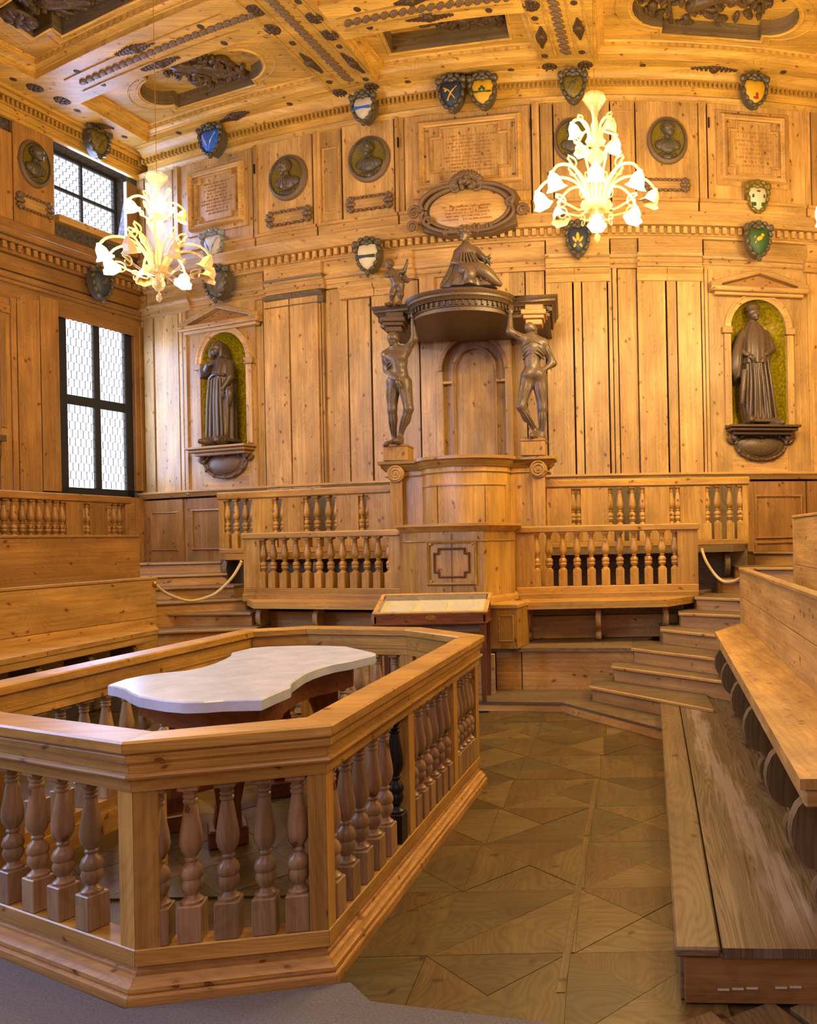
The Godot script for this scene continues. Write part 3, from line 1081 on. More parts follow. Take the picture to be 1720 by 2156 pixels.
func frame_mesh(p: PackedVector2Array, wide: float, proud := 0.02) -> ArrayMesh:        # a moulded frame along an outline, lying in x, y
	var st := begin()
	var n := p.size()
	var prof := V2([0, 0, 0.2, proud * 0.7, 0.5, proud, 0.75, proud * 0.45, 1.0, proud * 0.4, 1.0, 0])
	var rings: Array[PackedVector3Array] = []
	var cw := 0.0
	for i in n:
		cw += p[i].cross(p[(i + 1) % n])
	for i in n:
		var a := (p[i] - p[(i + n - 1) % n]).normalized()
		var b := (p[(i + 1) % n] - p[i]).normalized()
		var na := Vector2(-a.y, a.x) * signf(cw)
		var nb := Vector2(-b.y, b.x) * signf(cw)
		var mi := (na + nb) / maxf(0.3, 1.0 + na.dot(nb))
		var r := PackedVector3Array()
		for q in prof:
			var v := p[i] + mi * q.x * wide
			r.append(Vector3(v.x, v.y, q.y))
		rings.append(r)
	for i in n:
		var r := rings[i]
		var s := rings[(i + 1) % n]
		for k in prof.size() - 1:
			quad(st, r[k], s[k], s[k + 1], r[k + 1])
	return done(st)

func cut_corner(hw: float, hh: float, c: float) -> PackedVector2Array:                  # oblong with square bites out of its corners
	return V2([-hw + c, -hh, hw - c, -hh, hw - c, -hh + c, hw, -hh + c, hw, hh - c, hw - c, hh - c, hw - c, hh, -hw + c, hh, -hw + c, hh - c, -hw, hh - c, -hw, -hh + c, -hw + c, -hh + c])

func niche(w: Node, x0: float, x1: float, yt: float, yb: float, bx0: float, bx1: float, m: Material, apex: float, ped: float) -> void:
	var o := 0.05
	var xm := (x0 + x1) * 0.5
	var ym := (yt + yb) * 0.5
	var f := hung(xm, ym, o)
	var sc := -f.origin.z / FOCAL
	var r := bay(x0, ym, o).distance_to(bay(x1, ym, o)) * 0.5
	var top := (ym - yt) * sc
	var bot := -(yb - ym) * sc
	var spring := top - r
	var left := -bay(bx0, ym, o).distance_to(f.origin)
	var right := bay(bx1, ym, o).distance_to(f.origin)
	var ct := cos(sight(xm, 800).x)
	var board_top := 5.27 - f.origin.y
	var board_bot := 2.5 - f.origin.y
	# board with an arched opening, in three pieces
	var arch := PackedVector2Array()
	for i in 17:
		var a := PI - PI * i / 16
		arch.append(Vector2(cos(a) * r, spring + sin(a) * r))
	var head := PackedVector2Array(arch)
	head.append_array(V2([right, spring, right, board_top, left, board_top, left, spring]))
	put("niche_head", prism_mesh(head, -0.05, 0.0), pick("pine_v"), w, f)
	put("niche_jamb", prism_mesh(V2([left, board_bot, -r, board_bot, -r, spring, left, spring]), -0.05, 0.0), pick("pine_v"), w, f)
	put("niche_jamb", prism_mesh(V2([r, board_bot, right, board_bot, right, spring, r, spring]), -0.05, 0.0), pick("pine_v"), w, f)
	put("niche_apron", prism_mesh(V2([-r, board_bot, r, board_bot, r, bot, -r, bot]), -0.05, 0.0), pick("pine_u"), w, f)
	# gilded shell
	var st := begin()
	var dp := 0.8
	for i in 14:
		var a := PI * i / 14
		var b := PI * (i + 1) / 14
		var pa := Vector3(-cos(a) * r, 0, -sin(a) * r * dp)
		var pb := Vector3(-cos(b) * r, 0, -sin(b) * r * dp)
		quad(st, pa + Vector3(0, bot, 0), pb + Vector3(0, bot, 0), pb + Vector3(0, spring, 0), pa + Vector3(0, spring, 0), 2)
		for k in 7:
			var e := PI / 2 * k / 7
			var g := PI / 2 * (k + 1) / 7
			var q := [pa * cos(e), pb * cos(e), pb * cos(g), pa * cos(g)]
			quad(st, q[0] + Vector3(0, spring + sin(e) * r, 0), q[1] + Vector3(0, spring + sin(e) * r, 0), q[2] + Vector3(0, spring + sin(g) * r, 0), q[3] + Vector3(0, spring + sin(g) * r, 0), 2)
		tri(st, pa + Vector3(0, bot, 0), pb + Vector3(0, bot, 0), Vector3(0, bot, 0))
	put("niche_shell", done(st), m, w, f)
	# archivolt, imposts, jamb pilasters, pediment
	st = begin()
	for i in 16:
		var q := []
		for j in 2:
			var d := Vector2(arch[i + j].x, arch[i + j].y - spring) / r
			for z: Array in [[1.0, 0.0], [1.0, 0.03], [1.14, 0.03], [1.16, 0.045], [1.22, 0.045], [1.22, 0.0]]:
				q.append(Vector3(d.x * r * z[0], spring + d.y * r * z[0], z[1]))
		for k in 5:
			quad(st, q[k], q[k + 6], q[k + 7], q[k + 1])
	put("archivolt", done(st), M.pine_u1, w, f)
	for sg: float in [-1.0, 1.0]:
		put("impost", box_mesh(Vector3(r * 0.36, 0.09, 0.07), 0.008, Vector3(sg * r * 1.14, spring - 0.03, 0.03)), M.pine_u2, w, f)
		put("jamb_pilaster", box_mesh(Vector3(r * 0.24, spring - bot - 0.08, 0.05), 0.004, Vector3(sg * r * 1.13, (spring - 0.08 + bot) / 2, 0.02)), pick("pine_v"), w, f)
	var py := (ym - ped) * sc
	var ay := (ym - apex) * sc
	var pw := r * 1.75
	put("pediment_cornice", box_mesh(Vector3(pw * 2, 0.07, 0.16), 0.012, Vector3(0, py - 0.05, 0.07)), M.pine_u3, w, f)
	put("pediment_cornice", box_mesh(Vector3(pw * 1.82, 0.045, 0.10), 0.008, Vector3(0, py - 0.105, 0.05)), M.pine_u1, w, f)
	put("tympanum", prism_mesh(V2([-pw * 0.85, py, pw * 0.85, py, 0, ay - 0.05]), -0.01, 0.03), M.dusk_u1, w, f)
	for sg: float in [-1.0, 1.0]:
		put("raking_cornice", prism_mesh(V2([sg * pw, py - 0.02, sg * pw, py + 0.04, 0, ay, 0, ay - 0.075, sg * pw * 0.78, py + 0.01, sg * pw * 0.78, py - 0.02]), -0.01, 0.14, 0.01), M.pine_u2, w, f)

# ---------------------------------------------------------------- left wall with its windows
func lbox(parent: Node, called: String, x0: float, x1: float, ya: float, yb: float, out: float, thick: float, m: Material, bev := 0.005) -> MeshInstance3D:
	var ym := (ya + yb) * 0.5
	var xm := (x0 + x1) * 0.5
	var a := side(x0, ym, out)
	var b := side(x1, ym, out)
	var h1 := side(xm, ya, out).y
	var h0 := side(xm, yb, out).y
	var len := Vector2(a.x - b.x, a.z - b.z).length()
	var c := (a + b) * 0.5
	return put(called, box_mesh(Vector3(len, h1 - h0, thick), bev), m, parent, Transform3D(Basis(-LU, Vector3.UP, LN), Vector3(c.x, (h0 + h1) / 2, c.z) - LN * thick / 2))

func lbar(parent: Node, called: String, u0: float, u1: float, h0: float, h1: float, out: float, thick: float, m: Material, bev := 0.005) -> void:   # u metres along the wall from the corner
	put(called, box_mesh(Vector3(u1 - u0, h1 - h0, thick), bev), m, parent, Transform3D(Basis(-LU, Vector3.UP, LN), LW + LU * (u0 + u1) / 2 + Vector3(0, (h0 + h1) / 2, 0) + LN * (out - thick / 2)))

func u_of(px: float, py: float, out := 0.0) -> float:
	return (side(px, py, out) - LW).dot(LU)

func left_wall() -> void:
	var w := structure("wall_left", "darker pine side wall with two leaded windows")
	# window openings, in metres along the wall and up
	var a0 := u_of(270, 400)
	var a1 := u_of(118, 400)
	var ah0 := side(200, 486, 0).y
	var ah1 := side(200, 338, 0).y
	var b0 := u_of(284, 840)
	var b1 := u_of(129, 840)
	var bh0 := side(205, 1046, 0).y
	var bh1 := side(205, 652, 0).y
	# shell round the openings
	var split := ah0 - 0.15
	for q: Array in [[-0.6, a0, split, 8.9, 0.34], [a1, 3.66, split, 8.9, 0.34], [a0, a1, ah1, 8.9, 0.34], [a0, a1, split, ah0, 0.34], [-0.6, b0, 0.0, split, 0.08], [b1, 3.66, 0.0, split, 0.08], [b0, b1, bh1, split, 0.08], [b0, b1, 0.0, bh0, 0.08]]:
		lbar(w, "backing", q[0], q[1] + 0.002, q[2], q[3], -0.03, q[4], M.plaster, 0.0)
	var st := begin()
	var p0 := LW + LU * 3.6
	box(st, Vector3(5.4, 4.3, -0.16), Vector3(10.9, 9.2, 0.24), 0.01, face(p0, Vector3(-0.03, 0, 1)).rotated_local(Vector3.UP, PI).translated_local(Vector3(-10.8, 0, 0)))
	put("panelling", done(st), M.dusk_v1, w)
	# panelling boards
	for q: Array in [[-30, -2, 0.03], [0, 24, 0.05], [27, 38, 0.08], [40, 87, 0.06], [89, 127, 0.06], [286, 296, 0.03], [297, 306, 0.06]]:
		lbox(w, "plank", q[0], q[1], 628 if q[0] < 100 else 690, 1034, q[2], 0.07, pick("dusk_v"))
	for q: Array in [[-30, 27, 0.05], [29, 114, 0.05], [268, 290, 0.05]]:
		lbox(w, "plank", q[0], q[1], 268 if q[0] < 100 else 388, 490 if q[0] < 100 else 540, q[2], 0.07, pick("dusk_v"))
	lbar(w, "plank", a0 + 0.02, a1 - 0.02, ah1, 7.60, 0.05, 0.07, M.dusk_u0)
	lbar(w, "plank", a0, 3.6, 0.3, 2.42, 0.02, 0.05, M.dusk_u1)
	lbar(w, "plank", -0.1, a0, 0.3, 2.42, 0.03, 0.05, M.dusk_v1)
	# mouldings carried round from the end wall
	for q: Array in [[5.0, 5.28, 0.04, 0.02], [5.27, 5.33, 0.08, 0.06], [5.33, 5.42, 0.10, 0.09], [5.45, 5.67, 0.05, 0.06], [5.67, 5.80, 0.12, 0.12], [5.80, 5.86, 0.21, 0.2], [5.86, 5.96, 0.28, 0.28], [5.99, 6.16, 0.07, 0.1], [7.54, 7.6, 0.085, 0.09], [7.60, 7.71, 0.06, 0.08], [7.71, 7.80, 0.085, 0.1], [7.80, 7.86, 0.16, 0.15], [7.86, 7.93, 0.22, 0.2]]:
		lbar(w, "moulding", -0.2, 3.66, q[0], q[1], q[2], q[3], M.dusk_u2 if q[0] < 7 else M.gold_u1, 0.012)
	for q: Array in [[5.705, 0.09, 0.155, 0.105], [7.718, 0.07, 0.11, 0.062]]:
		st = begin()
		var u := 0.1
		while u < 3.6:
			box(st, Vector3.ZERO, Vector3(q[3] * 0.52, q[1], 0.05), 0.003, Transform3D(Basis(-LU, Vector3.UP, LN), LW + LU * u + Vector3(0, q[0] + q[1] / 2, 0) + LN * q[2]))
			u += q[3]
		stuff(put("dentil_band", done(st), M.dusk_u1 if q[3] > 0.08 else M.gold_u2, w))
	# niche edge at the frame's left border
	lbox(w, "niche_frame", -60, 22, 632, 650, 0.10, 0.08, M.dusk_u1)
	lbox(w, "niche_frame", 2, 14, 650, 900, 0.07, 0.04, M.dusk_v2)
	lbox(w, "niche_shelf", -60, 15, 912, 926, 0.24, 0.2, M.carved)
	lbox(w, "niche_console", -60, 6, 928, 960, 0.16, 0.12, M.carved, 0.02)
	window("window_1", a0, a1, ah0, ah1, -0.24, 0.05, 2, [0.5], 0.032, 14)
	window("window_2", b0, b1, bh0, bh1, -0.04, 0.13, 2, [0.5], 0.10, 20)
	lbar(w, "window_sill", a0 - 0.03, a1 + 0.03, ah0 - 0.10, ah0 + 0.01, 0.10, 0.36, M.pine_u1)

func window(called: String, u0: float, u1: float, h0: float, h1: float, out: float, fw: float, cols: int, cuts: Array, bar: float, rows: int) -> void:
	var w := structure(called, "small upper window of leaded glass" if called == "window_1" else "tall dark-framed window of leaded bottle glass")
	lbar(w, "frame", u0, u1, h0, h0 + fw, out, 0.07, M.lead_frame)
	lbar(w, "frame", u0, u1, h1 - fw, h1, out, 0.07, M.lead_frame)
	lbar(w, "frame", u0, u0 + fw, h0, h1, out, 0.07, M.lead_frame)
	lbar(w, "frame", u1 - fw, u1, h0, h1, out, 0.07, M.lead_frame)
	var um := (u0 + u1) / 2
	var hm := lerpf(h0, h1, cuts[0])
	lbar(w, "mullion", um - bar / 2, um + bar / 2, h0 + fw, h1 - fw, out, 0.06, M.lead_frame)
	lbar(w, "transom", u0 + fw, u1 - fw, hm - bar * 0.7, hm + bar * 0.7, out - 0.003, 0.06, M.lead_frame)
	for i in 2:
		for j in 2:
			var pa := u0 + fw if i == 0 else um + bar / 2
			var pb := um - bar / 2 if i == 0 else u1 - fw
			var qa := h0 + fw if j == 0 else hm + bar * 0.7
			var qb := hm - bar * 0.7 if j == 0 else h1 - fw
			# lead cames: wavy courses with short uprights between, as round the bottoms of bottles
			var st := begin()
			var n := rows / 2
			var m := 5
			var X := -LU
			for r in range(1, n):
				var pts := PackedVector3Array()
				for k in m * 4 + 1:
					var u := lerpf(pa, pb, float(k) / (m * 4))
					var h := lerpf(qa, qb, float(r) / n) + 0.014 * cos(TAU * k / 4.0) * (1 if r % 2 == 0 else -1)
					pts.append(LW + LU * u + Vector3(0, h, 0) + LN * (out - 0.03))
				tube(st, pts, [0.0045], 4)
			for r in n:
				var last := pa
				for k in range(0, m + 2):
					var nx := minf(pb, lerpf(pa, pb, (k + (0.5 if r % 2 else 1.0)) / m))
					if nx > last + 0.01:
						lbar(w, "pane", last + 0.001, nx - 0.001, lerpf(qa, qb, float(r) / n) + 0.001, lerpf(qa, qb, (r + 1.0) / n) - 0.001, out - 0.027, 0.005, M.pane, 0.0)
					last = nx
				for k in range(0, m + 1):
					var u := lerpf(pa, pb, (k + (0.5 if r % 2 else 0.0)) / m)
					if u < pb - 0.005 and u > pa + 0.005:
						box(st, LW + LU * u + Vector3(0, lerpf(qa, qb, (r + 0.5) / n), 0) + LN * (out - 0.03), Vector3(0.008, (qb - qa) / n - 0.012, 0.008), 0.0)
			stuff(put("lead_came", done(st), M.lead, w))

# ---------------------------------------------------------------- podium, balustrades, pulpit
func baluster(h: float, wide: float, block: float) -> ArrayMesh:      # square foot, double bulb, vase, square cap
	var st := begin()
	var bh := h * block
	box(st, Vector3(0, bh / 2, 0), Vector3(wide, bh, wide), 0.004)
	var s := h - bh - h * 0.035
	var p := PackedVector2Array()
	for q: Array in [[0.92, 0], [0.92, 0.025], [0.6, 0.05], [0.5, 0.075], [0.8, 0.12], [0.93, 0.165], [0.84, 0.20], [0.78, 0.215], [0.92, 0.235], [0.95, 0.27], [0.8, 0.315], [0.5, 0.345], [0.42, 0.36], [0.58, 0.375], [0.58, 0.39], [0.48, 0.405], [0.85, 0.47], [0.97, 0.53], [0.93, 0.60], [0.72, 0.73], [0.56, 0.83], [0.47, 0.875], [0.6, 0.885], [0.6, 0.905], [0.46, 0.915], [0.6, 0.93], [0.6, 0.945], [0.46, 0.955], [0.6, 0.975], [0.78, 1.0]]:
		p.append(Vector2(q[0] * wide * 0.5, bh + q[1] * s))
	lathe(st, p, 16)
	box(st, Vector3(0, h - h * 0.0175, 0), Vector3(wide * 0.86, h * 0.035, wide * 0.86), 0.003)
	return done(st)

func line_s(a: Vector3, b: Vector3, px: float, py: float) -> float:      # metres from a, where a bearing meets the upright plane through a and b
	var s := sight(px, py).x
	var d := b - a
	return -(a.x + s * a.z) / (d.x + s * d.z) * Vector2(d.x, d.z).length()

# a straight balustrade: solid boards, balusters, rails. hs = bottom, top of the bottom rail, underside and top of the top rail
func gallery(called: String, label: String, a: Vector3, b: Vector3, hs: Array, boards: Array, turned: Array, py: float, group: String, wood := "rail") -> Node3D:
	a.y = 0
	b.y = 0
	var f := face(a, b - a)
	var g := thing(called, label, "balustrade", f, group)
	var len := a.distance_to(b)
	put("top_rail", box_mesh(Vector3(len + 0.04, hs[3] - hs[2], 0.13), 0.012, Vector3(len / 2, (hs[2] + hs[3]) / 2, 0)), pick(wood + "_u"), g)
	put("bottom_rail", box_mesh(Vector3(len, hs[1] - hs[0], 0.11), 0.008, Vector3(len / 2, (hs[0] + hs[1]) / 2, 0)), pick(wood + "_u"), g)
	for q: Array in boards:
		var x0 := line_s(a, b, q[0], py)
		var x1 := line_s(a, b, q[1], py)
		put("board", box_mesh(Vector3(x1 - x0, hs[2] - hs[1], 0.09), 0.005, Vector3((x0 + x1) / 2, (hs[1] + hs[2]) / 2, 0)), pick(wood + "_v"), g)
	var m := baluster(hs[2] - hs[1], 0.095, 0.3)
	for px: float in turned:
		put("baluster", m, pick(wood + "_v"), g, Transform3D(Basis(), Vector3(line_s(a, b, px, py), hs[1], 0)))
	return g

func flat2(p: Vector3) -> Vector2:
	return Vector2(p.x, p.z)

func bracket_mesh(h: float, deep: float, thick: float) -> ArrayMesh:     # scrolled console under a seat; x forwards, y up from 0 to h
	var p := PackedVector2Array()
	p.append(Vector2(0, 0))
	for i in 9:
		var a := -PI / 2 + PI * i / 8
		p.append(Vector2(deep * 0.35 + cos(a) * deep * 0.22, h * 0.14 + sin(a) * h * 0.14))
	for i in 9:
		var a := -PI / 2 + PI * i / 8
		p.append(Vector2(deep * 0.5 + cos(a) * deep * 0.5, h * 0.68 + sin(a) * h * 0.32))
	p.append(Vector2(0, h))
	return prism_mesh(p, -thick / 2, thick / 2, 0.004)

func podium() -> void:
	# stepped platform in front of the end wall
	var p := thing("podium", "low stepped pine platform carrying the pulpit and its seats", "platform")
	var e := [flat2(level(1020, 1497, 0.0)), flat2(level(1180, 1499, 0.0)), flat2(level(1390, 1557, 0.0))]
	var st := begin()
	slab(PackedVector2Array([Vector2(-3.4, -7.72), e[0], e[1], e[2], e[2] + Vector2(0.45, 0.56), Vector2(1.6, -8.8), Vector2(-3.4, -8.8)]), 0.0, 0.07, st)
	put("base_step", done(st), M.step_u1, p)
	st = begin()
	slab(PackedVector2Array([Vector2(-3.4, -7.70), e[0] + Vector2(0, 0.02), e[1] + Vector2(0.01, 0.02), e[2] + Vector2(0.01, 0.02), e[2] + Vector2(0.46, 0.58), Vector2(1.6, -8.8), Vector2(-3.4, -8.8)]), 0.072, 0.095, st)
	put("base_tread", done(st), M.deck_u2, p)
	var d0 := flat2(level(1042, 1364, 0.53))
	var d1 := flat2(level(1335, 1364, 0.53))
	var dl := flat2(row(520, 1330, 8.0))
	st = begin()
	slab(PackedVector2Array([dl + Vector2(-0.1, -0.02), Vector2(-1.6, -8.0), d0, d1, d1 + Vector2(0.25, -0.9), d1 + Vector2(0.25, -1.6), Vector2(-4.4, -9.8)]), 0.49, 0.529, st)
	put("deck", done(st), M.deck_u1, p)
	var front := [[dl, Vector2(-2.4, -8.02)], [Vector2(-2.39, -8.02), Vector2(-1.12, -7.99)], [flat2(level(1043, 1364, 0.53)), flat2(level(1096, 1364, 0.53))], [flat2(level(1098, 1364, 0.53)), d1]]
	for q: Array in front:
		var a := Vector3(q[0].x, 0, q[0].y - 0.03)
		var b := Vector3(q[1].x, 0, q[1].y - 0.03)
		put("front_board", box_mesh(Vector3(a.distance_to(b), 0.40, 0.04), 0.005, Vector3(a.distance_to(b) / 2, 0.29, -0.02)), pick("step_u"), p, face(a, b - a))
	# seats on the platform
	var sh := 0.972
	var s0 := row(1106, 1266, 8.35)
	var s1 := row(1404, 1266, 8.35)
	var bench_r := thing("podium_bench", "plank seat on scrolled brackets right of the pulpit", "bench", Transform3D(), "seats either side of the pulpit")
	st = begin()
	slab(PackedVector2Array([flat2(row(1095, 1260, 8.82)), flat2(s0), flat2(s1), flat2(row(1466, 1255, 8.82))]), sh - 0.075, sh, st)
	put("seat", done(st), M.rail_u0, bench_r)
	for px: float in [1116, 1260, 1399]:
		put("bracket", bracket_mesh(0.365, 0.26, 0.055), M.bench_v1, bench_r, face(row(px, 1300, 8.74) * Vector3(1, 0, 1) + Vector3(0, 0.53, 0), Vector3(0, 0, 1)))
	var u0 := row(1100, 1300, 8.76) * Vector3(1, 0, 1)
	var u1 := row(1440, 1300, 8.76) * Vector3(1, 0, 1)
	put("back_board", box_mesh(Vector3(u0.distance_to(u1), 0.25, 0.03), 0.004, Vector3(u0.distance_to(u1) / 2, 0.66, 0)), M.step_u2, bench_r, face(u0, u1 - u0))
	put("back_board", box_mesh(Vector3(u0.distance_to(u1), 0.12, 0.03), 0.004, Vector3(u0.distance_to(u1) / 2, 0.85, -0.01)), M.deck_u0, bench_r, face(u0, u1 - u0))
	var bench_l := thing("podium_bench", "plank seat on brackets left of the pulpit, behind the display case", "bench", Transform3D(), "seats either side of the pulpit")
	st = begin()
	slab(PackedVector2Array([flat2(row(519, 1262, 8.82)), flat2(row(533, 1270, 8.35)), flat2(row(842, 1270, 8.35)), flat2(row(850, 1262, 8.82))]), sh - 0.075, sh, st)
	put("seat", done(st), M.rail_u1, bench_l)
	for px: float in [562, 679, 800]:
		put("bracket", bracket_mesh(0.365, 0.26, 0.055), M.bench_v1, bench_l, face(row(px, 1300, 8.74) * Vector3(1, 0, 1) + Vector3(0, 0.53, 0), Vector3(0, 0, 1)))
	u0 = row(530, 1300, 8.76) * Vector3(1, 0, 1)
	u1 = row(850, 1300, 8.76) * Vector3(1, 0, 1)
	put("back_board", box_mesh(Vector3(u0.distance_to(u1), 0.30, 0.03), 0.004, Vector3(u0.distance_to(u1) / 2, 0.68, 0)), M.step_u2, bench_l, face(u0, u1 - u0))
	# front balustrades
	var hs := [1.0, 1.106, 1.708, 1.782]
	gallery("seat_balustrade", "front balustrade of turned balusters right of the pulpit", row(1087, 1180, 8.87), row(1469, 1180, 8.87), hs, [[1087, 1127], [1426, 1469]],
		[1130, 1156, 1185, 1215, 1245, 1275, 1305, 1335, 1365, 1394, 1421], 1180, "front balustrades of the podium")
	gallery("seat_balustrade", "front balustrade of turned balusters left of the pulpit", row(518, 1185, 8.87), row(853, 1185, 8.87), hs, [[518, 552], [823, 853]],
		[556, 576, 600, 624, 648, 673, 697, 722, 748, 773, 797, 821], 1185, "front balustrades of the podium")
	for q: Array in [[1088, 1470, bench_r], [517, 853, bench_l]]:
		var a := row(q[0], 1255, 8.85) * Vector3(1, 0, 1)
		var b := row(q[1], 1255, 8.85) * Vector3(1, 0, 1)
		put("skirting", box_mesh(Vector3(a.distance_to(b), 0.09, 0.05), 0.006, Vector3(a.distance_to(b) / 2, 0.985, 0.03)), M.rail_u2, q[2], face(a, b - a))
	# upper seat and rear balustrades against the wall
	var hr := [1.52, 1.59, 2.262, 2.36]
	gallery("rear_balustrade", "upper balustrade with wide boards under the right niche", row(1146, 1080, 9.75), row(1574, 1080, 9.75), hr, [[1151, 1203], [1223, 1281], [1357, 1409], [1431, 1485], [1562, 1574]],
		[1148, 1206, 1219, 1284, 1305, 1331, 1353, 1413, 1427, 1488, 1510, 1536, 1558], 1080, "rear balustrades along the end wall")
	gallery("rear_balustrade", "upper balustrade with wide boards under the left niche", row(466, 1090, 9.75), row(832, 1080, 9.75), hr, [[466, 476], [536, 578], [600, 643], [713, 759], [780, 831]],
		[480, 498, 517, 533, 581, 597, 646, 668, 692, 710, 763, 777], 1085, "rear balustrades along the end wall")
	for q: Array in [[1100, 1574, "plank seat below the upper balustrade on the right"], [466, 850, "plank seat below the upper balustrade on the left"]]:
		var t := thing("upper_bench", q[2], "bench", Transform3D(), "upper seats along the end wall")
		st = begin()
		slab(PackedVector2Array([flat2(row(q[0], 1160, 9.8)), flat2(row(q[0] + (10 if q[0] < 800 else 0), 1170, 9.42)), flat2(row(q[1] - (30 if q[0] > 800 else 0), 1170, 9.42)), flat2(row(q[1], 1160, 9.8))]), 1.44, 1.515, st)
		put("seat", done(st), M.deck_u0 if q[0] > 800 else M.rail_u3, t)
		for f: float in [0.06, 0.3, 0.55, 0.9]:
			var px := lerpf(q[0], q[1], f)
			put("bracket", bracket_mesh(0.46, 0.24, 0.06), M.deck_v1, t, face(row(px, 1200, 9.72) * Vector3(1, 0, 1) + Vector3(0, 0.98, 0), Vector3(0, 0, 1)))
		u0 = row(q[0], 1200, 9.74) * Vector3(1, 0, 1)
		u1 = row(q[1], 1200, 9.74) * Vector3(1, 0, 1)
		put("back_board", box_mesh(Vector3(u0.distance_to(u1), 1.4, 0.03), 0.004, Vector3(u0.distance_to(u1) / 2, 0.75, 0)), M.deck_u2, t, face(u0, u1 - u0))
	st = begin()
	slab(PackedVector2Array([flat2(row(500, 1250, 8.95)), flat2(row(1470, 1250, 8.95)), flat2(row(1500, 1250, 9.72)), flat2(row(480, 1250, 9.72))]), 0.93, 0.975, st)
	put("upper_deck", done(st), M.deck_u3, p)

func miters(p: PackedVector2Array, closed := false) -> Array:            # stations along a plan line; outward is to the right of travel seen from above... z grows towards the viewer
	var s := []
	var n := p.size()
	for i in n:
		var a := (p[i] - p[maxi(i - 1, 0)]) if not closed else p[i] - p[(i + n - 1) % n]
		var b := (p[mini(i + 1, n - 1)] - p[i]) if not closed else p[(i + 1) % n] - p[i]
		if a.length() < 1e-6:
			a = b
		if b.length() < 1e-6:
			b = a
		a = a.normalized()
		b = b.normalized()
		var na := Vector2(-a.y, a.x)
		var nb := Vector2(-b.y, b.x)
		var m := (na + nb) / maxf(0.4, 1.0 + na.dot(nb))
		s.append([Vector3(p[i].x, 0, p[i].y), Vector3(m.x, 0, m.y)])
	return s

func arc_plan(a: Vector2, b: Vector2, depth: float, n: int) -> PackedVector2Array:   # a bulge from a to b towards the viewer
	var out := PackedVector2Array()
	for i in n + 1:
		var t := PI - PI * i / n
		var m := (a + b) / 2 + (b - a) / 2 * cos(t)
		out.append(m + Vector2(0, depth) * sin(t))
	return out

func upright(path: PackedVector2Array, y0: float, y1: float, back: float) -> ArrayMesh:   # a solid standing on a plan line closed at the back
	var p := PackedVector2Array(path)
	p.append(Vector2(path[-1].x, back))
	p.append(Vector2(path[0].x, back))
	var st := begin()
	slab(p, y0, y1, st)
	return done(st)

func scroll_mesh(r: float, thick: float) -> ArrayMesh:                   # volute: disc with a raised spiral and an eye, axis along z
	var st := begin()
	lathe(st, V2([0, -thick / 2, r, -thick / 2, r, thick / 2 - 0.01, r - 0.01, thick / 2, 0, thick / 2]), 20, Transform3D(Basis(Vector3.RIGHT, PI / 2), Vector3.ZERO))
	var p := PackedVector3Array()
	for i in 40:
		var f := i / 39.0
		var a := f * TAU * 2.2 + 1.0
		p.append(Vector3(cos(a), sin(a), 0) * lerpf(r * 0.92, r * 0.16, f) + Vector3(0, 0, thick / 2 + 0.004))
	tube(st, p, [r * 0.09], 5)
	ball(st, Vector3(0, 0, thick / 2), Vector3(r * 0.17, r * 0.17, r * 0.14))
	return done(st)

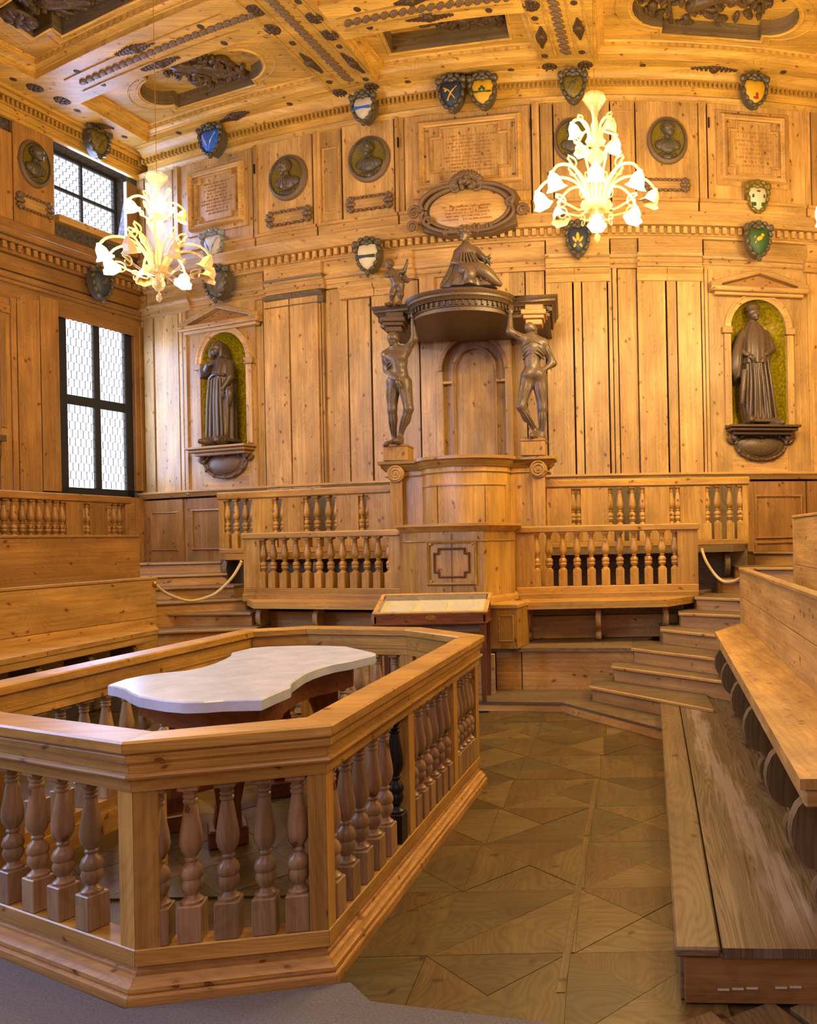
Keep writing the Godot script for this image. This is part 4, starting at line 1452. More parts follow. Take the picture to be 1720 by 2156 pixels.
func pulpit() -> void:
	# reader's desk
	var d := thing("reading_desk", "panelled pine reading desk with moulded top behind the display case", "lectern")
	var front := PackedVector2Array([flat2(row(848, 1180, 8.75)), flat2(row(851, 1180, 8.35)), flat2(row(857, 1180, 8.16)), flat2(row(868, 1180, 8.05)), flat2(row(884, 1180, 8.0)), flat2(row(1018, 1180, 8.0)), flat2(row(1026, 1180, 8.02)), flat2(row(1030, 1180, 8.1)), flat2(row(1066, 1180, 8.42)), flat2(row(1076, 1180, 8.46)), flat2(row(1084, 1180, 8.6)), flat2(row(1084, 1180, 8.8))])
	put("body", upright(front, 1.0, 1.76, -8.9), M.rail_v0, d)
	var st := begin()
	sweep(st, V2([-0.05, 1.735, 0.012, 1.735, 0.025, 1.75, 0.045, 1.765, 0.06, 1.78, 0.085, 1.79, 0.085, 1.815, -0.05, 1.82]), miters(front))
	put("cornice", done(st), M.rail_u1, d)
	put("top", upright(front, 1.79, 1.815, -8.9), M.rail_u2, d)
	st = begin()
	sweep(st, V2([-0.02, 0.99, 0.03, 0.99, 0.03, 1.04, 0.018, 1.06, -0.02, 1.065]), miters(front))
	put("base_moulding", done(st), M.rail_u1, d)
	st = begin()
	sweep(st, V2([-0.02, 1.625, 0.008, 1.628, 0.012, 1.636, 0.008, 1.644, -0.02, 1.647]), miters(front))
	put("bead", done(st), M.rail_u3, d)
	var fr := face(row(951, 1185, 8.0), front[5].x * Vector3.RIGHT + Vector3(0, 0, front[5].y) - Vector3(front[4].x, 0, front[4].y))
	fr.origin += fr.basis.z * 0.004
	var k := 8.1 / FOCAL
	put("panel_frame", frame_mesh(V2([-56 * k, -48 * k, 56 * k, -48 * k, 56 * k, 48 * k, -56 * k, 48 * k]), 0.03, 0.016), M.rail_u2, d, fr)
	put("inner_frame", frame_mesh(cut_corner(41 * k, 32 * k, 10 * k), 0.02, 0.012), M.groove, d, fr)
	put("seam", box_mesh(Vector3(0.005, 0.6, 0.004), 0.0), M.groove, d, fr)
	for sx: float in [-1.0, 1.0]:
		for sy: float in [-1.0, 1.0]:
			st = begin()
			lathe(st, V2([0.0, 0.012, 0.012, 0.01, 0.018, 0.0]), 12, Transform3D(Basis(Vector3.RIGHT, PI / 2), Vector3(sx * 47 * k, sy * 40 * k, 0)))
			put("stud", done(st), M.bench_v0, d, fr)
	# pedestal the desk stands on
	var ped := thing("desk_pedestal", "plain panelled pedestal under the reading desk, right of the display case", "pedestal")
	var pa := row(850, 1300, 8.0) * Vector3(1, 0, 1)
	var pb := row(1090, 1300, 8.0) * Vector3(1, 0, 1)
	var pf := face(pa, pb - pa)
	var pl := pa.distance_to(pb)
	put("body", box_mesh(Vector3(pl, 0.42, 0.42), 0.006, Vector3(pl / 2, 0.74, -0.21)), M.rail_v2, ped, pf)
	put("cap", box_mesh(Vector3(pl + 0.03, 0.05, 0.46), 0.01, Vector3(pl / 2, 0.965, -0.20)), M.rail_u1, ped, pf)
	put("frame", frame_mesh(V2([pl - 0.21, 0.60, pl - 0.04, 0.60, pl - 0.04, 0.88, pl - 0.21, 0.88]), 0.025, 0.014), M.rail_u2, ped, pf)

	# professor's chair: bowed front between scrolled wings
	var c := thing("pulpit", "tall bow-fronted pine pulpit with scrolled wings below the canopy", "pulpit")
	var wl := flat2(row(831, 1020, 9.45))
	var wr := flat2(row(1141, 1020, 9.45))
	var b0 := flat2(row(890, 1020, 9.45))
	var b1 := flat2(row(1075, 1020, 9.45))
	var path := PackedVector2Array([wl + Vector2(0, -0.3), wl])
	path.append_array(arc_plan(b0, b1, 0.42, 20))
	path.append(wr)
	path.append(wr + Vector2(0, -0.3))
	put("body", upright(path, 0.97, 2.55, -9.8), M.rail_v1, c)
	var path2 := PackedVector2Array([wl + Vector2(-0.10, -0.32), wl + Vector2(-0.10, 0.0)])
	path2.append_array(arc_plan(b0, b1, 0.42, 20))
	path2.append(wr + Vector2(0.08, 0.0))
	path2.append(wr + Vector2(0.08, -0.32))
	st = begin()
	sweep(st, V2([-0.1, 2.50, 0.02, 2.50, 0.03, 2.52, 0.05, 2.54, 0.06, 2.57, 0.09, 2.585, 0.09, 2.62, -0.1, 2.63]), miters(path2))
	put("cornice", done(st), M.rail_u2, c)
	put("top", upright(path2, 2.58, 2.62, -9.85), M.rail_u1, c)
	st = begin()
	sweep(st, V2([-0.1, 2.43, 0.012, 2.43, 0.018, 2.44, 0.012, 2.45, -0.1, 2.455]), miters(path2))
	put("bead", done(st), M.rail_u0, c)
	# panel mouldings laid on the bow
	var bow := arc_plan(b0, b1, 0.42, 40)
	for q: Array in [[5, 35, 2.28, 2.30], [5, 35, 1.18, 1.20]]:
		st = begin()
		sweep(st, V2([-0.005, q[2], 0.012, q[2], 0.012, q[3], -0.005, q[3]]), miters(bow.slice(q[0], q[1] + 1)))
		put("panel_moulding", done(st), M.rail_u3, c)
	for i: int in [5, 13, 27, 35]:
		var s: Array = miters(bow)[i]
		put("panel_moulding" if i in [5, 35] else "seam", box_mesh(Vector3(0.024 if i in [5, 35] else 0.005, 1.12, 0.02), 0.003, Vector3(0, 1.74, 0)), M.rail_v3 if i in [5, 35] else M.groove, c, Transform3D(Basis((s[1] as Vector3).cross(Vector3.UP) * -1.0, Vector3.UP, s[1]).orthonormalized(), s[0]))
	for q: Array in [[836, 999, 9.42], [1134, 989, 9.42]]:
		var o := row(q[0], q[1], q[2])
		put("volute", scroll_mesh(0.105, 0.16), M.rail_v2 if q[0] > 1000 else M.bench_v1, c, face(o, Vector3.RIGHT))
		put("pilaster", box_mesh(Vector3(0.15, 1.42, 0.10), 0.006, Vector3(0, -0.79, 0)), M.rail_v0, c, face(o, Vector3.RIGHT))

	# arched back panel on the wall
	var ab := thing("arched_panel", "arched pine back panel behind the pulpit under the canopy", "panel", hung(1000, 830, 0.03))
	var o := bay(1000, 830, 0.03)
	k = -o.z / FOCAL
	var r := 68 * k
	var sp := 50 * k
	var arch := PackedVector2Array()
	for i in 25:
		var a := PI - PI * i / 24
		arch.append(Vector2(cos(a) * r, sp + sin(a) * r))
	var head := PackedVector2Array(arch)
	head.append_array(V2([82 * k, sp, 82 * k, 132 * k, -84 * k, 132 * k, -84 * k, sp]))
	put("spandrel", prism_mesh(head, 0.0, 0.06), M.pine_v1, ab)
	for sg: float in [-1.0, 1.0]:
		put("jamb", box_mesh(Vector3(15 * k, 260 * k, 0.06), 0.004, Vector3(sg * 75.5 * k, sp - 130 * k, 0.03)), M.pine_v3, ab)
		put("impost", box_mesh(Vector3(22 * k, 6 * k, 0.05), 0.006, Vector3(sg * 58 * k, 26 * k, 0.02)), M.pine_u1, ab)
	st = begin()
	for q: Array in [[1.0, 1.10, 0.085], [0.66, 0.72, 0.035]]:
		for i in 24:
			var u := Vector3(arch[i].x, arch[i].y - sp, 0)
			var v := Vector3(arch[i + 1].x, arch[i + 1].y - sp, 0)
			var ring := [[q[0], 0.0], [q[0], q[2]], [q[1], q[2]], [q[1], 0.0]]
			for j in 3:
				quad(st, u * ring[j][0] + Vector3(0, sp, ring[j][1]), v * ring[j][0] + Vector3(0, sp, ring[j][1]), v * ring[j + 1][0] + Vector3(0, sp, ring[j + 1][1]), u * ring[j + 1][0] + Vector3(0, sp, ring[j + 1][1]))
	put("archivolt", done(st), M.dusk_u1, ab)
	for sg: float in [-1.0, 1.0]:
		put("bead", box_mesh(Vector3(4 * k, 240 * k, 0.035), 0.003, Vector3(sg * 0.69 * r, sp - 120 * k, 0.015)), M.dusk_v1, ab)
	put("entablature", box_mesh(Vector3(170 * k, 14 * k, 0.12), 0.01, Vector3(0, 136 * k, 0.05)), M.pine_u2, ab)

	# canopy
	var n := thing("canopy", "carved dark canopy with bowed cornice over the pulpit", "canopy")
	var cl := flat2(row(800, 660, 9.62))
	var cr := flat2(row(1157, 640, 9.62))
	var e0 := flat2(row(872, 645, 9.62))
	var e1 := flat2(row(1070, 640, 9.62))
	path = PackedVector2Array([cl + Vector2(0.04, -0.9), cl])
	path.append_array(arc_plan(e0, e1, 0.46, 24))
	path.append(cr)
	path.append(cr + Vector2(-0.04, -0.9))
	put("soffit", upright(path, 4.335, 4.37, -10.75), M.carved, n)
	st = begin()
	sweep(st, V2([-0.12, 4.34, -0.02, 4.34, -0.02, 4.385, -0.005, 4.39, -0.005, 4.40, 0.0, 4.40, 0.0, 4.455, 0.03, 4.46, 0.05, 4.49, 0.07, 4.50, 0.07, 4.525, 0.09, 4.545, 0.10, 4.57, -0.12, 4.58]), miters(path))
	put("cornice", done(st), M.carved, n)
	put("top", upright(path, 4.53, 4.575, -10.75), M.carved, n)
	st = begin()
	var ss := miters(path)
	for i in ss.size() - 1:
		var a: Vector3 = ss[i][0]
		var b: Vector3 = ss[i + 1][0]
		var m := maxi(1, int(a.distance_to(b) / 0.042))
		for j in m:
			box(st, Vector3(0, 4.428, 0.014), Vector3(0.024, 0.05, 0.03), 0.002, face(a.lerp(b, (j + 0.5) / m), b - a))
	stuff(put("dentil_band", done(st), M.boss, n))
	put("bow_step", upright(arc_plan(e0 + Vector2(0.12, 0), e1 - Vector2(0.12, 0), 0.33, 20), 4.57, 4.66, -10.0), M.carved, n)
	for q: Array in [[833, 690, 9.55], [1125, 675, 9.55]]:
		var p := row(q[0], q[1], q[2])
		var f := face(p, Vector3.RIGHT)
		st = begin()
		for z: Array in [[0.30, 0.06, 0.05], [0.25, 0.05, 0.0], [0.20, 0.07, -0.06]]:
			box(st, Vector3(0, z[2] + 0.02, 0), Vector3(z[0], z[1], z[0]), 0.01, f)
		box(st, Vector3(0, 0.13, -0.12), Vector3(0.22, 0.12, 0.3), 0.01, f)
		put("bracket_block", done(st), M.carved if q[0] < 1000 else M.dusk_u1, n)
	for q: Array in [[839, 951, 9.5, 0.30], [1124, 938, 9.5, 0.29]]:
		var p := row(q[0], q[1], q[2])
		var t := thing("statue_plinth", "square pine plinth under the left figure" if q[0] < 1000 else "square pine plinth under the right figure", "plinth", face(Vector3(p.x, 2.625, p.z), Vector3.RIGHT))
		put("block", box_mesh(Vector3(q[3], 0.17, 0.3), 0.006, Vector3(0, 0.085, 0)), M.rail_v2, t)
		put("cap", box_mesh(Vector3(q[3] + 0.01, 0.03, 0.31), 0.006, Vector3(0, 0.185, 0)), M.dusk_u1, t)

# ---------------------------------------------------------------- steps at either side, with their ropes
func flight(label: String, list: Array, reach: Vector2, back: float) -> Node3D:
	var s := thing("staircase", label, "stairs", Transform3D(), "steps beside the podium")
	for q: Array in list:
		var a := flat2(level(q[1], q[2], q[0]))
		var b := flat2(level(q[3], q[4], q[0]))
		var dir := (b - a).normalized()
		a -= dir * reach.x
		b += dir * reach.y
		var st := begin()
		var bk := Vector2(0, -back)
		slab(PackedVector2Array([a, b, b + bk, a + bk]), maxf(0.0, q[0] - 0.30), q[0] - 0.028, st)
		var p := put("step", done(st), pick("step_u"), s)
		st = begin()
		var nose := Vector2(-dir.y, dir.x) * 0.025
		slab(PackedVector2Array([a + nose - dir * 0.01, b + nose + dir * 0.01, b + bk, a + bk]), q[0] - 0.027, q[0], st)
		put("tread", done(st), pick("deck_u"), p)
		var na := Vector3(a.x, q[0] - 0.013, a.y)
		var nb := Vector3(b.x, q[0] - 0.013, b.y)
		put("nosing", box_mesh(Vector3(na.distance_to(nb) + 0.02, 0.03, 0.022), 0.007, Vector3(na.distance_to(nb) / 2, 0, 0.03)), M["bench_u%d" % (int(q[1]) % 4)], p, face(na, nb - na))
	return s

func stairs() -> void:
	flight("pine steps with worn treads rising between podium and right benches", [[0.235, 1247, 1444, 1402, 1473], [0.38, 1293, 1402, 1530, 1433], [0.53, 1335, 1364, 1509, 1385], [0.68, 1396, 1324, 1502, 1335], [0.83, 1433, 1290, 1561, 1295], [0.97, 1467, 1257, 1561, 1260], [1.12, 1521, 1220, 1561, 1220], [1.26, 1561, 1195, 1678, 1195], [1.41, 1590, 1162, 1678, 1162]], Vector2(0, 0.55), 0.75)
	flight("pine steps rising to the corner between left benches and podium", [[0.38, 365, 1385, 545, 1376], [0.53, 350, 1357, 542, 1348], [0.68, 335, 1330, 540, 1321], [0.83, 326, 1292, 530, 1290], [0.97, 326, 1269, 517, 1260], [1.12, 326, 1238, 492, 1233], [1.26, 300, 1213, 477, 1207], [1.41, 300, 1186, 468, 1182]], Vector2(0.5, 0.0), 0.9)
	var st := begin()
	slab(PackedVector2Array([flat2(level(300, 1186, 1.41)) + Vector2(-1.2, -0.3), flat2(level(520, 1182, 1.41)) + Vector2(0, -0.3), Vector2(-3.6, -12.4), Vector2(-7.4, -12.8)]), 1.3, 1.40, st)
	var l := thing("landing", "bare boarded landing in the corner under the window", "landing")
	put("deck", done(st), M.deck_u2, l)
	for q: Array in [["twisted rope barrier hanging across the left steps", [[326, 1229, 8.75], [352, 1250, 8.9], [398, 1265, 9.1], [440, 1256, 9.3], [463, 1242, 9.4], [490, 1214, 9.5], [508, 1184, 9.6]]], ["pale rope barrier hanging across the right steps", [[1478, 1158, 9.5], [1485, 1178, 9.35], [1497, 1199, 9.1], [1511, 1216, 8.9], [1526, 1225, 8.7], [1545, 1224, 8.45], [1560, 1216, 8.25]]]]:
		var pts := []
		for p: Array in q[1]:
			pts.append(at(p[0], p[1], p[2]))
		var c := curve(pts, 5)
		st = begin()
		tube(st, c, [0.017], 7)
		for i in range(0, c.size() - 1):                                # strands
			ball(st, c[i], Vector3(0.02, 0.012, 0.02), 6, 4)
		var r := thing("rope", q[0], "rope", Transform3D(), "rope barriers")
		put("cord", done(st), M.rope, r)
		for e: Vector3 in [c[0], c[-1]]:
			st = begin()
			ball(st, e, Vector3(0.022, 0.03, 0.022))
			put("hook", done(st), M.brass, r)

# ---------------------------------------------------------------- benches
func bench_panel(parent: Node, called: String, a: Vector3, b: Vector3, h0: float, h1: float, n: int, thick: float, wood: String, cap := true) -> void:
	a.y = 0
	b.y = 0
	var f := face(a, b - a)
	var len := a.distance_to(b)
	for i in n:
		var y0 := lerpf(h0, h1, float(i) / n)
		var y1 := lerpf(h0, h1, float(i + 1) / n) - 0.004
		put(called, box_mesh(Vector3(len, y1 - y0, thick), 0.003, Vector3(len / 2, (y0 + y1) / 2, 0)), pick(wood), parent, f)
	if cap:
		put("cap", box_mesh(Vector3(len + 0.02, 0.028, thick + 0.03), 0.006, Vector3(len / 2, h1 + 0.012, 0)), pick(wood), parent, f)

func benches() -> void:
	# right: deck of long worn boards
	var deck := thing("bench_deck", "long worn dark deck of boards under the right bench", "platform")
	var n0 := level(1419, 1995, 0.21)
	var f0 := level(1389, 1475, 0.21)
	var u := (f0 - n0) * Vector3(1, 0, 1)
	var L := u.length()
	u = u.normalized()
	var v := Vector3(-u.z, 0, u.x)                                      # to the right
	var fr := Transform3D(Basis(v, Vector3.UP, -u), Vector3(n0.x, 0, n0.z))
	var w := 0.0
	var widths := [0.165, 0.46, 0.35, 0.3]
	for i in 4:
		var wd: float = widths[i]
		var far := L + (w + wd * 0.5) * 0.85
		if i == 1:
			put("plank", worn_board(wd - 0.006, far, 0.035), M.worn, deck, fr.translated_local(Vector3(w + wd / 2, 0.1925, -far / 2)))
		else:
			put("plank", box_mesh(Vector3(far, 0.035, wd - 0.006), 0.008, Vector3.ZERO), M["deck_u%d" % i], deck, fr * Transform3D(Basis(Vector3.UP, PI / 2), Vector3(w + wd / 2, 0.1925, -far / 2)))
		w += wd
	put("side_board", box_mesh(Vector3(L - 0.05, 0.17, 0.03), 0.004), M.deck_u1, deck, fr * Transform3D(Basis(Vector3.UP, PI / 2), Vector3(0.035, 0.088, -L / 2 - 0.02)))
	put("end_board", box_mesh(Vector3(w - 0.03, 0.165, 0.03), 0.004), M.dusk_u2, deck, fr * Transform3D(Basis(), Vector3(w / 2 + 0.02, 0.086, -0.035)))
	for i in 5:
		put("strap_nail", box_mesh(Vector3(0.04, 0.006, 0.004), 0.0), M.cream, deck, fr * Transform3D(Basis(), Vector3(0.17 + i * 0.05 + (0.05 if i > 2 else 0.0), 0.055 + i * 0.003, -0.018)))
	# right: seat, back and scrolled feet
	var b := thing("long_bench", "long pine bench with boarded back beside the right steps", "bench")
	var sh := 0.76
	var s := [level(1505, 1330, sh), level(1684, 1640, sh), level(1720, 1452, sh), level(1565, 1310, sh)]
	var back_dir: Vector3 = ((s[2] as Vector3) - s[3]).normalized()
	var far_back: Vector3 = s[3]
	var near_back: Vector3 = far_back + back_dir * (-2.75 - far_back.z) / back_dir.z
	var st := begin()
	slab(PackedVector2Array([flat2(s[0]), flat2(s[1]), flat2(near_back) + Vector2(0.0, -0.1), flat2(far_back)]), sh - 0.04, sh, st)
	put("seat", done(st), M.bench_v0, b)
	var fa := Vector3(s[0].x, 0, s[0].z) + Vector3(0.01, 0, 0.05)
	var fb := Vector3(s[1].x, 0, s[1].z) + Vector3(0.02, 0, -0.02)
	put("front_rail", box_mesh(Vector3(fa.distance_to(fb), 0.065, 0.04), 0.006, Vector3(fa.distance_to(fb) / 2, sh - 0.075, -0.02)), M.bench_u1, b, face(fb, fa - fb).rotated_local(Vector3.UP, 0.0) if false else face(fa, fb - fa))
	put("end_rail", box_mesh(Vector3(0.36, 0.065, 0.03), 0.006, Vector3(0.18, sh - 0.075, 0)), M.bench_u3, b, face(fb, Vector3(1, 0, -0.03)))
	for z: float in [3.05, 3.75, 4.7, 5.5, 6.35, 7.1]:
		var t := (z + fb.z) / (fb.z - fa.z)
		var p := fb.lerp(fa, clampf((z + fb.z) / (-fa.z + fb.z), 0.0, 1.0))
		var bf := Transform3D(Basis(Vector3(-1, 0, 0), Vector3.UP, Vector3(0, 0, -1)), Vector3(p.x + 0.165, 0.21, -z))
		put("foot", bracket_mesh(sh - 0.11 - 0.21, 0.20, 0.07), M.deck_v0, b, bf)
	bench_panel(b, "back_board", far_back, near_back, 0.235, 1.285, 4, 0.045, "bench_u")
	put("end_post", box_mesh(Vector3(0.05, 0.82, 0.06), 0.006, Vector3(0, 0.88, 0)), M.bench_v2, b, face(far_back * Vector3(1, 0, 1), back_dir))
	# right: higher tier behind
	var t2 := thing("upper_bench", "boarded back of the upper bench at the right edge", "bench")
	var a := at(1675, 1088, 8.0)
	bench_panel(t2, "back_board", a, a + (Vector3(1.9, 0, -7.0) - Vector3(a.x, 0, a.z)).normalized() * 6.0, 0.4, 1.80, 3, 0.045, "bench_u")
	put("end_post", box_mesh(Vector3(0.05, 1.5, 0.06), 0.006, Vector3(0, 1.05, 0)), M.bench_v1, t2, face(a * Vector3(1, 0, 1), Vector3(0, 0, 1)))
	# left: lower bench
	var l1 := thing("long_bench", "long pine bench with boarded back along the left side", "bench")
	var p0 := level(326, 1315, 0.778)
	var p1 := level(0, 1367, 0.778)
	var q0 := level(335, 1325, 0.778)
	var q1 := level(0, 1390, 0.778)
	p1 = p0 + (p1 - p0) * 2.4
	q1 = q0 + (q1 - q0) * 2.4
	bench_panel(l1, "back_board", p1, p0, 0.45, 1.28, 2, 0.05, "bench_u")
	st = begin()
	slab(PackedVector2Array([flat2(p1), flat2(q1), flat2(q0), flat2(p0)]), 0.735, 0.778, st)
	put("seat", done(st), M.bench_u0, l1)
	put("front_rail", box_mesh(Vector3(q0.distance_to(q1), 0.07, 0.035), 0.006, Vector3(q0.distance_to(q1) / 2, 0.70, -0.03)), M.bench_u3, l1, face(q1 * Vector3(1, 0, 1), q0 - q1))
	for i in 5:
		var p := q0.lerp(q1, 0.06 + i * 0.13)
		put("foot", bracket_mesh(0.67, 0.28, 0.06), M.deck_v2, l1, Transform3D(Basis(Vector3(1, 0, 0), Vector3.UP, Vector3(0, 0, 1)), Vector3(p.x - 0.3, 0.02, p.z)))
	put("under_board", box_mesh(Vector3(p0.distance_to(p1), 0.45, 0.04), 0.004, Vector3(p0.distance_to(p1) / 2, 0.225, -0.1)), M.deck_u2, l1, face(p1 * Vector3(1, 0, 1), p0 - p1))
	# left: higher tier
	var l2 := thing("upper_bench", "plain boarded back of the upper bench on the left", "bench")
	var g0 := at(290, 1130, 9.6) * Vector3(1, 0, 1)
	var g1 := at(0, 1130, 7.8) * Vector3(1, 0, 1)
	bench_panel(l2, "back_board", g0 + (g1 - g0) * 2.2, g0, 0.6, 1.755, 1, 0.05, "dusk_u")
	put("tier", box_mesh(Vector3(g0.distance_to(g1) * 2.2, 1.2, 0.9), 0.01, Vector3(g0.distance_to(g1) * 1.1, 0.6, -0.55)), M.deck_u1, l2, face(g0 + (g1 - g0) * 2.2, g0 - g1))
	# left rear balustrade below the windows
	var r0 := at(268, 1046, 11.5)
	var r1 := at(0, 1033, 9.6)
	r1 = r0 + (r1 - r0) * 1.25
	gallery("rear_balustrade", "upper balustrade below the tall window on the left wall", r1, r0, [1.50, 1.60, 2.26, 2.36], [[135, 170], [185, 222], [260, 266]], [-48, -30, -11, 8, 28, 46, 64, 81, 99, 115, 130, 174, 182, 226, 239, 251], 1085, "rear balustrades along the side wall", "dusk")

func worn_board(w: float, l: float, t: float) -> ArrayMesh:              # a plank whose texture follows its own length
	var st := begin()
	var c := [Vector3(-w / 2, t / 2, -l / 2), Vector3(w / 2, t / 2, -l / 2), Vector3(w / 2, t / 2, l / 2), Vector3(-w / 2, t / 2, l / 2)]
	var uv := [Vector2(0, 0), Vector2(1, 0), Vector2(1, 1), Vector2(0, 1)]
	for k in [0, 1, 2, 0, 2, 3]:
		st.set_smooth_group(-1)
		st.set_uv(uv[k])
		st.add_vertex(c[k])
	for k in 4:
		var a: Vector3 = c[k]
		var b: Vector3 = c[(k + 1) % 4]
		for q: Array in [[a, uv[k]], [b, uv[(k + 1) % 4]], [b - Vector3(0, t, 0), uv[(k + 1) % 4]], [a, uv[k]], [b - Vector3(0, t, 0), uv[(k + 1) % 4]], [a - Vector3(0, t, 0), uv[k]]]:
			st.set_smooth_group(-1)
			st.set_uv(q[1])
			st.add_vertex(q[0])
	st.generate_normals()
	return st.commit()

func worn_material() -> void:                                           # old wood rubbed pale along the middle of the tread
	var im := wood_image(43, 6, 0.5, 512)
	im.resize(384, 1536, Image.INTERPOLATE_CUBIC)
	var n := FastNoiseLite.new()
	n.seed = 5
	n.frequency = 0.012
	n.fractal_octaves = 5
	for y in 1536:
		var mid := 0.34 + 0.2 * (y / 1536.0) - 0.12 * sin(y * 0.003) + n.get_noise_2d(3, y * 0.5) * 0.1
		for x in 384:
			var d := absf(x / 384.0 - mid) / (0.10 + 0.10 * (y / 1536.0))
			var c := im.get_pixel(x, y)
			c = Color(c.r * 0.50, c.g * 0.44, c.b * 0.36)
			var k := clampf(1.25 - d + n.get_noise_2d(x * 3.0, y * 0.35) * 1.1, 0.0, 1.0) * 0.72
			if y > 1440:
				k *= (1536 - y) / 96.0
			im.set_pixel(x, y, c.lerp(Color(0.60, 0.55, 0.54), k))
	var m := mat("worn", Color.WHITE, 0.5)
	m.albedo_texture = tex(im)

# ---------------------------------------------------------------- railed enclosure
func enclosure() -> void:
	var e := thing("enclosure", "eight-sided pine balustrade enclosing the white marble table", "balustrade")
	var V: Array[Vector3] = []
	for q: Array in [[256, 1563, 2.835], [699, 1525, 2.965], [1020, 1337, 5.38], [885, 1320, 5.95], [660, 1317, 6.22], [510, 1325, 6.05]]:
		V.append(at(q[0], q[1], q[2]))
	V.append(Vector3(-3.19, 0.97, -3.75))
	V.append(Vector3(-2.72, 0.94, -3.335))
	var n := V.size()
	var c := Vector3.ZERO
	for v in V:
		c += v / n
	var U: Array[Vector3] = []
	var N: Array[Vector3] = []
	for i in n:
		var u := ((V[(i + 1) % n] - V[i]) * Vector3(1, 0, 1)).normalized()
		var p := Vector3(-u.z, 0, u.x)
		if p.dot(c - V[i]) < 0:
			p = -p
		U.append(u)
		N.append(p)
	var mi: Array[Vector3] = []
	for i in n:
		var a := N[(i + n - 1) % n]
		var b := N[i]
		mi.append((a + b) / (1.0 + a.dot(b)))
	var cap := V2([0.004, -0.046, 0.0, -0.04, 0.0, -0.008, 0.008, 0.0, 0.152, 0.0, 0.16, -0.008, 0.16, -0.046])
	var fascia := V2([0.022, -0.047, 0.014, -0.06, 0.014, -0.08, 0.028, -0.094, 0.03, -0.122, 0.14, -0.122, 0.14, -0.047])
	var bead := V2([0.03, -0.123, 0.016, -0.126, 0.012, -0.134, 0.016, -0.142, 0.03, -0.145, 0.14, -0.145, 0.14, -0.123])
	var lower := V2([0.038, -0.146, 0.038, -0.192, 0.135, -0.192, 0.135, -0.146])
	var plinth := V2([0.0, 0.0, 0.0, 0.034, 0.004, 0.04, 0.012, 0.042, 0.008, 0.05, 0.010, 0.062, 0.02, 0.068, 0.026, 0.078, 0.03, 0.086, 0.046, 0.090, 0.046, 0.102, 0.056, 0.108, 0.058, 0.122, 0.064, 0.127, 0.15, 0.127, 0.15, 0.0])
	var foot := V2([0.04, 0.128, 0.04, 0.184, 0.045, 0.188, 0.135, 0.188, 0.135, 0.128])
	var turned_at := {0: [335, 405, 482, 560, 630], 7: [195, 135, 82, 30, -22, -74, -126, -178]}
	for i in n:
		var j := (i + 1) % n
		var a := V[i]
		var b := V[j]
		for q: Array in [["rail_cap", cap, 1], ["rail_fascia", fascia, 1], ["rail_bead", bead, 1], ["lower_rail", lower, 1], ["plinth", plinth, 0], ["foot_rail", foot, 0]]:
			var st := begin()
			var pa := a if q[2] else a * Vector3(1, 0, 1)
			var pb := b if q[2] else b * Vector3(1, 0, 1)
			sweep(st, q[1], [[pa + U[i] * 0.0008, mi[i]], [pb - U[i] * 0.0008, mi[j]]])
			put(q[0], done(st), M["rail_u%d" % ((i * 3 + 1) % 4)] if q[0] != "plinth" else M["step_u%d" % (i % 4)], e)
		# half posts meeting on the mitre
		var w := 0.10
		for end in 2:
			var v := a if end == 0 else b
			var m := mi[i] if end == 0 else mi[j]
			var d := U[i] if end == 0 else -U[i]
			var poly := PackedVector2Array()
			for p: Vector3 in [v + m * 0.044 + d * 0.001, v + N[i] * 0.044 + d * w, v + N[i] * 0.132 + d * w, v + m * 0.132 + d * 0.001]:
				poly.append(flat2(p))
			var st := begin()
			slab(poly, 0.127, v.y - 0.145, st)
			put("post", done(st), M["rail_v%d" % ((i + end * 2) % 4)], e)
		var a2 := (a + N[i] * 0.088) * Vector3(1, 0, 1)
		var b2 := (b + N[i] * 0.088) * Vector3(1, 0, 1)
		var len := a2.distance_to(b2)
		var spots: Array[float] = []
		if turned_at.has(i):
			for px: float in turned_at[i]:
				spots.append(line_s(a2, b2, px, 1880))
		elif i == 1:
			var s1 := line_s(a2, b2, 851, 1650)
			var s2 := line_s(a2, b2, 946, 1560)
			for s: float in [s1, s2]:
				put("post", box_mesh(Vector3(0.085, a.lerp(b, s / len).y - 0.19 - 0.188, 0.085), 0.004), M.rail_v1, e, face(a2, b2 - a2).translated_local(Vector3(s, 0.188 + (a.lerp(b, s / len).y - 0.378) / 2, 0)))
			for q: Array in [[0.09, s1 - 0.05, 6], [s1 + 0.05, s2 - 0.05, 6], [s2 + 0.05, len - 0.09, 5]]:
				for k: int in q[2]:
					spots.append(lerpf(q[0], q[1], (k + 0.5) / q[2]))
		else:
			var k := int((len - 0.1) / 0.15)
			for s in k:
				spots.append(0.09 + (len - 0.18) * (s + 0.5) / k)
		for s in spots.size():
			var f := spots[s] / len
			var h := a.lerp(b, f).y - 0.192 - 0.188
			if not M.has("bal_near"):
				M.bal_near = baluster(0.58, 0.085, 0.235)
			var black := i == 1 and s == 5
			var o := put("baluster", M.bal_near, M.black if black else M["turned_v%d" % ((s + i) % 4)], e, face(a2, b2 - a2).translated_local(Vector3(spots[s], 0.188, 0)).scaled_local(Vector3(1, h / 0.58, 1)))
			if black:
				o.set_meta("label", "blackened baluster")

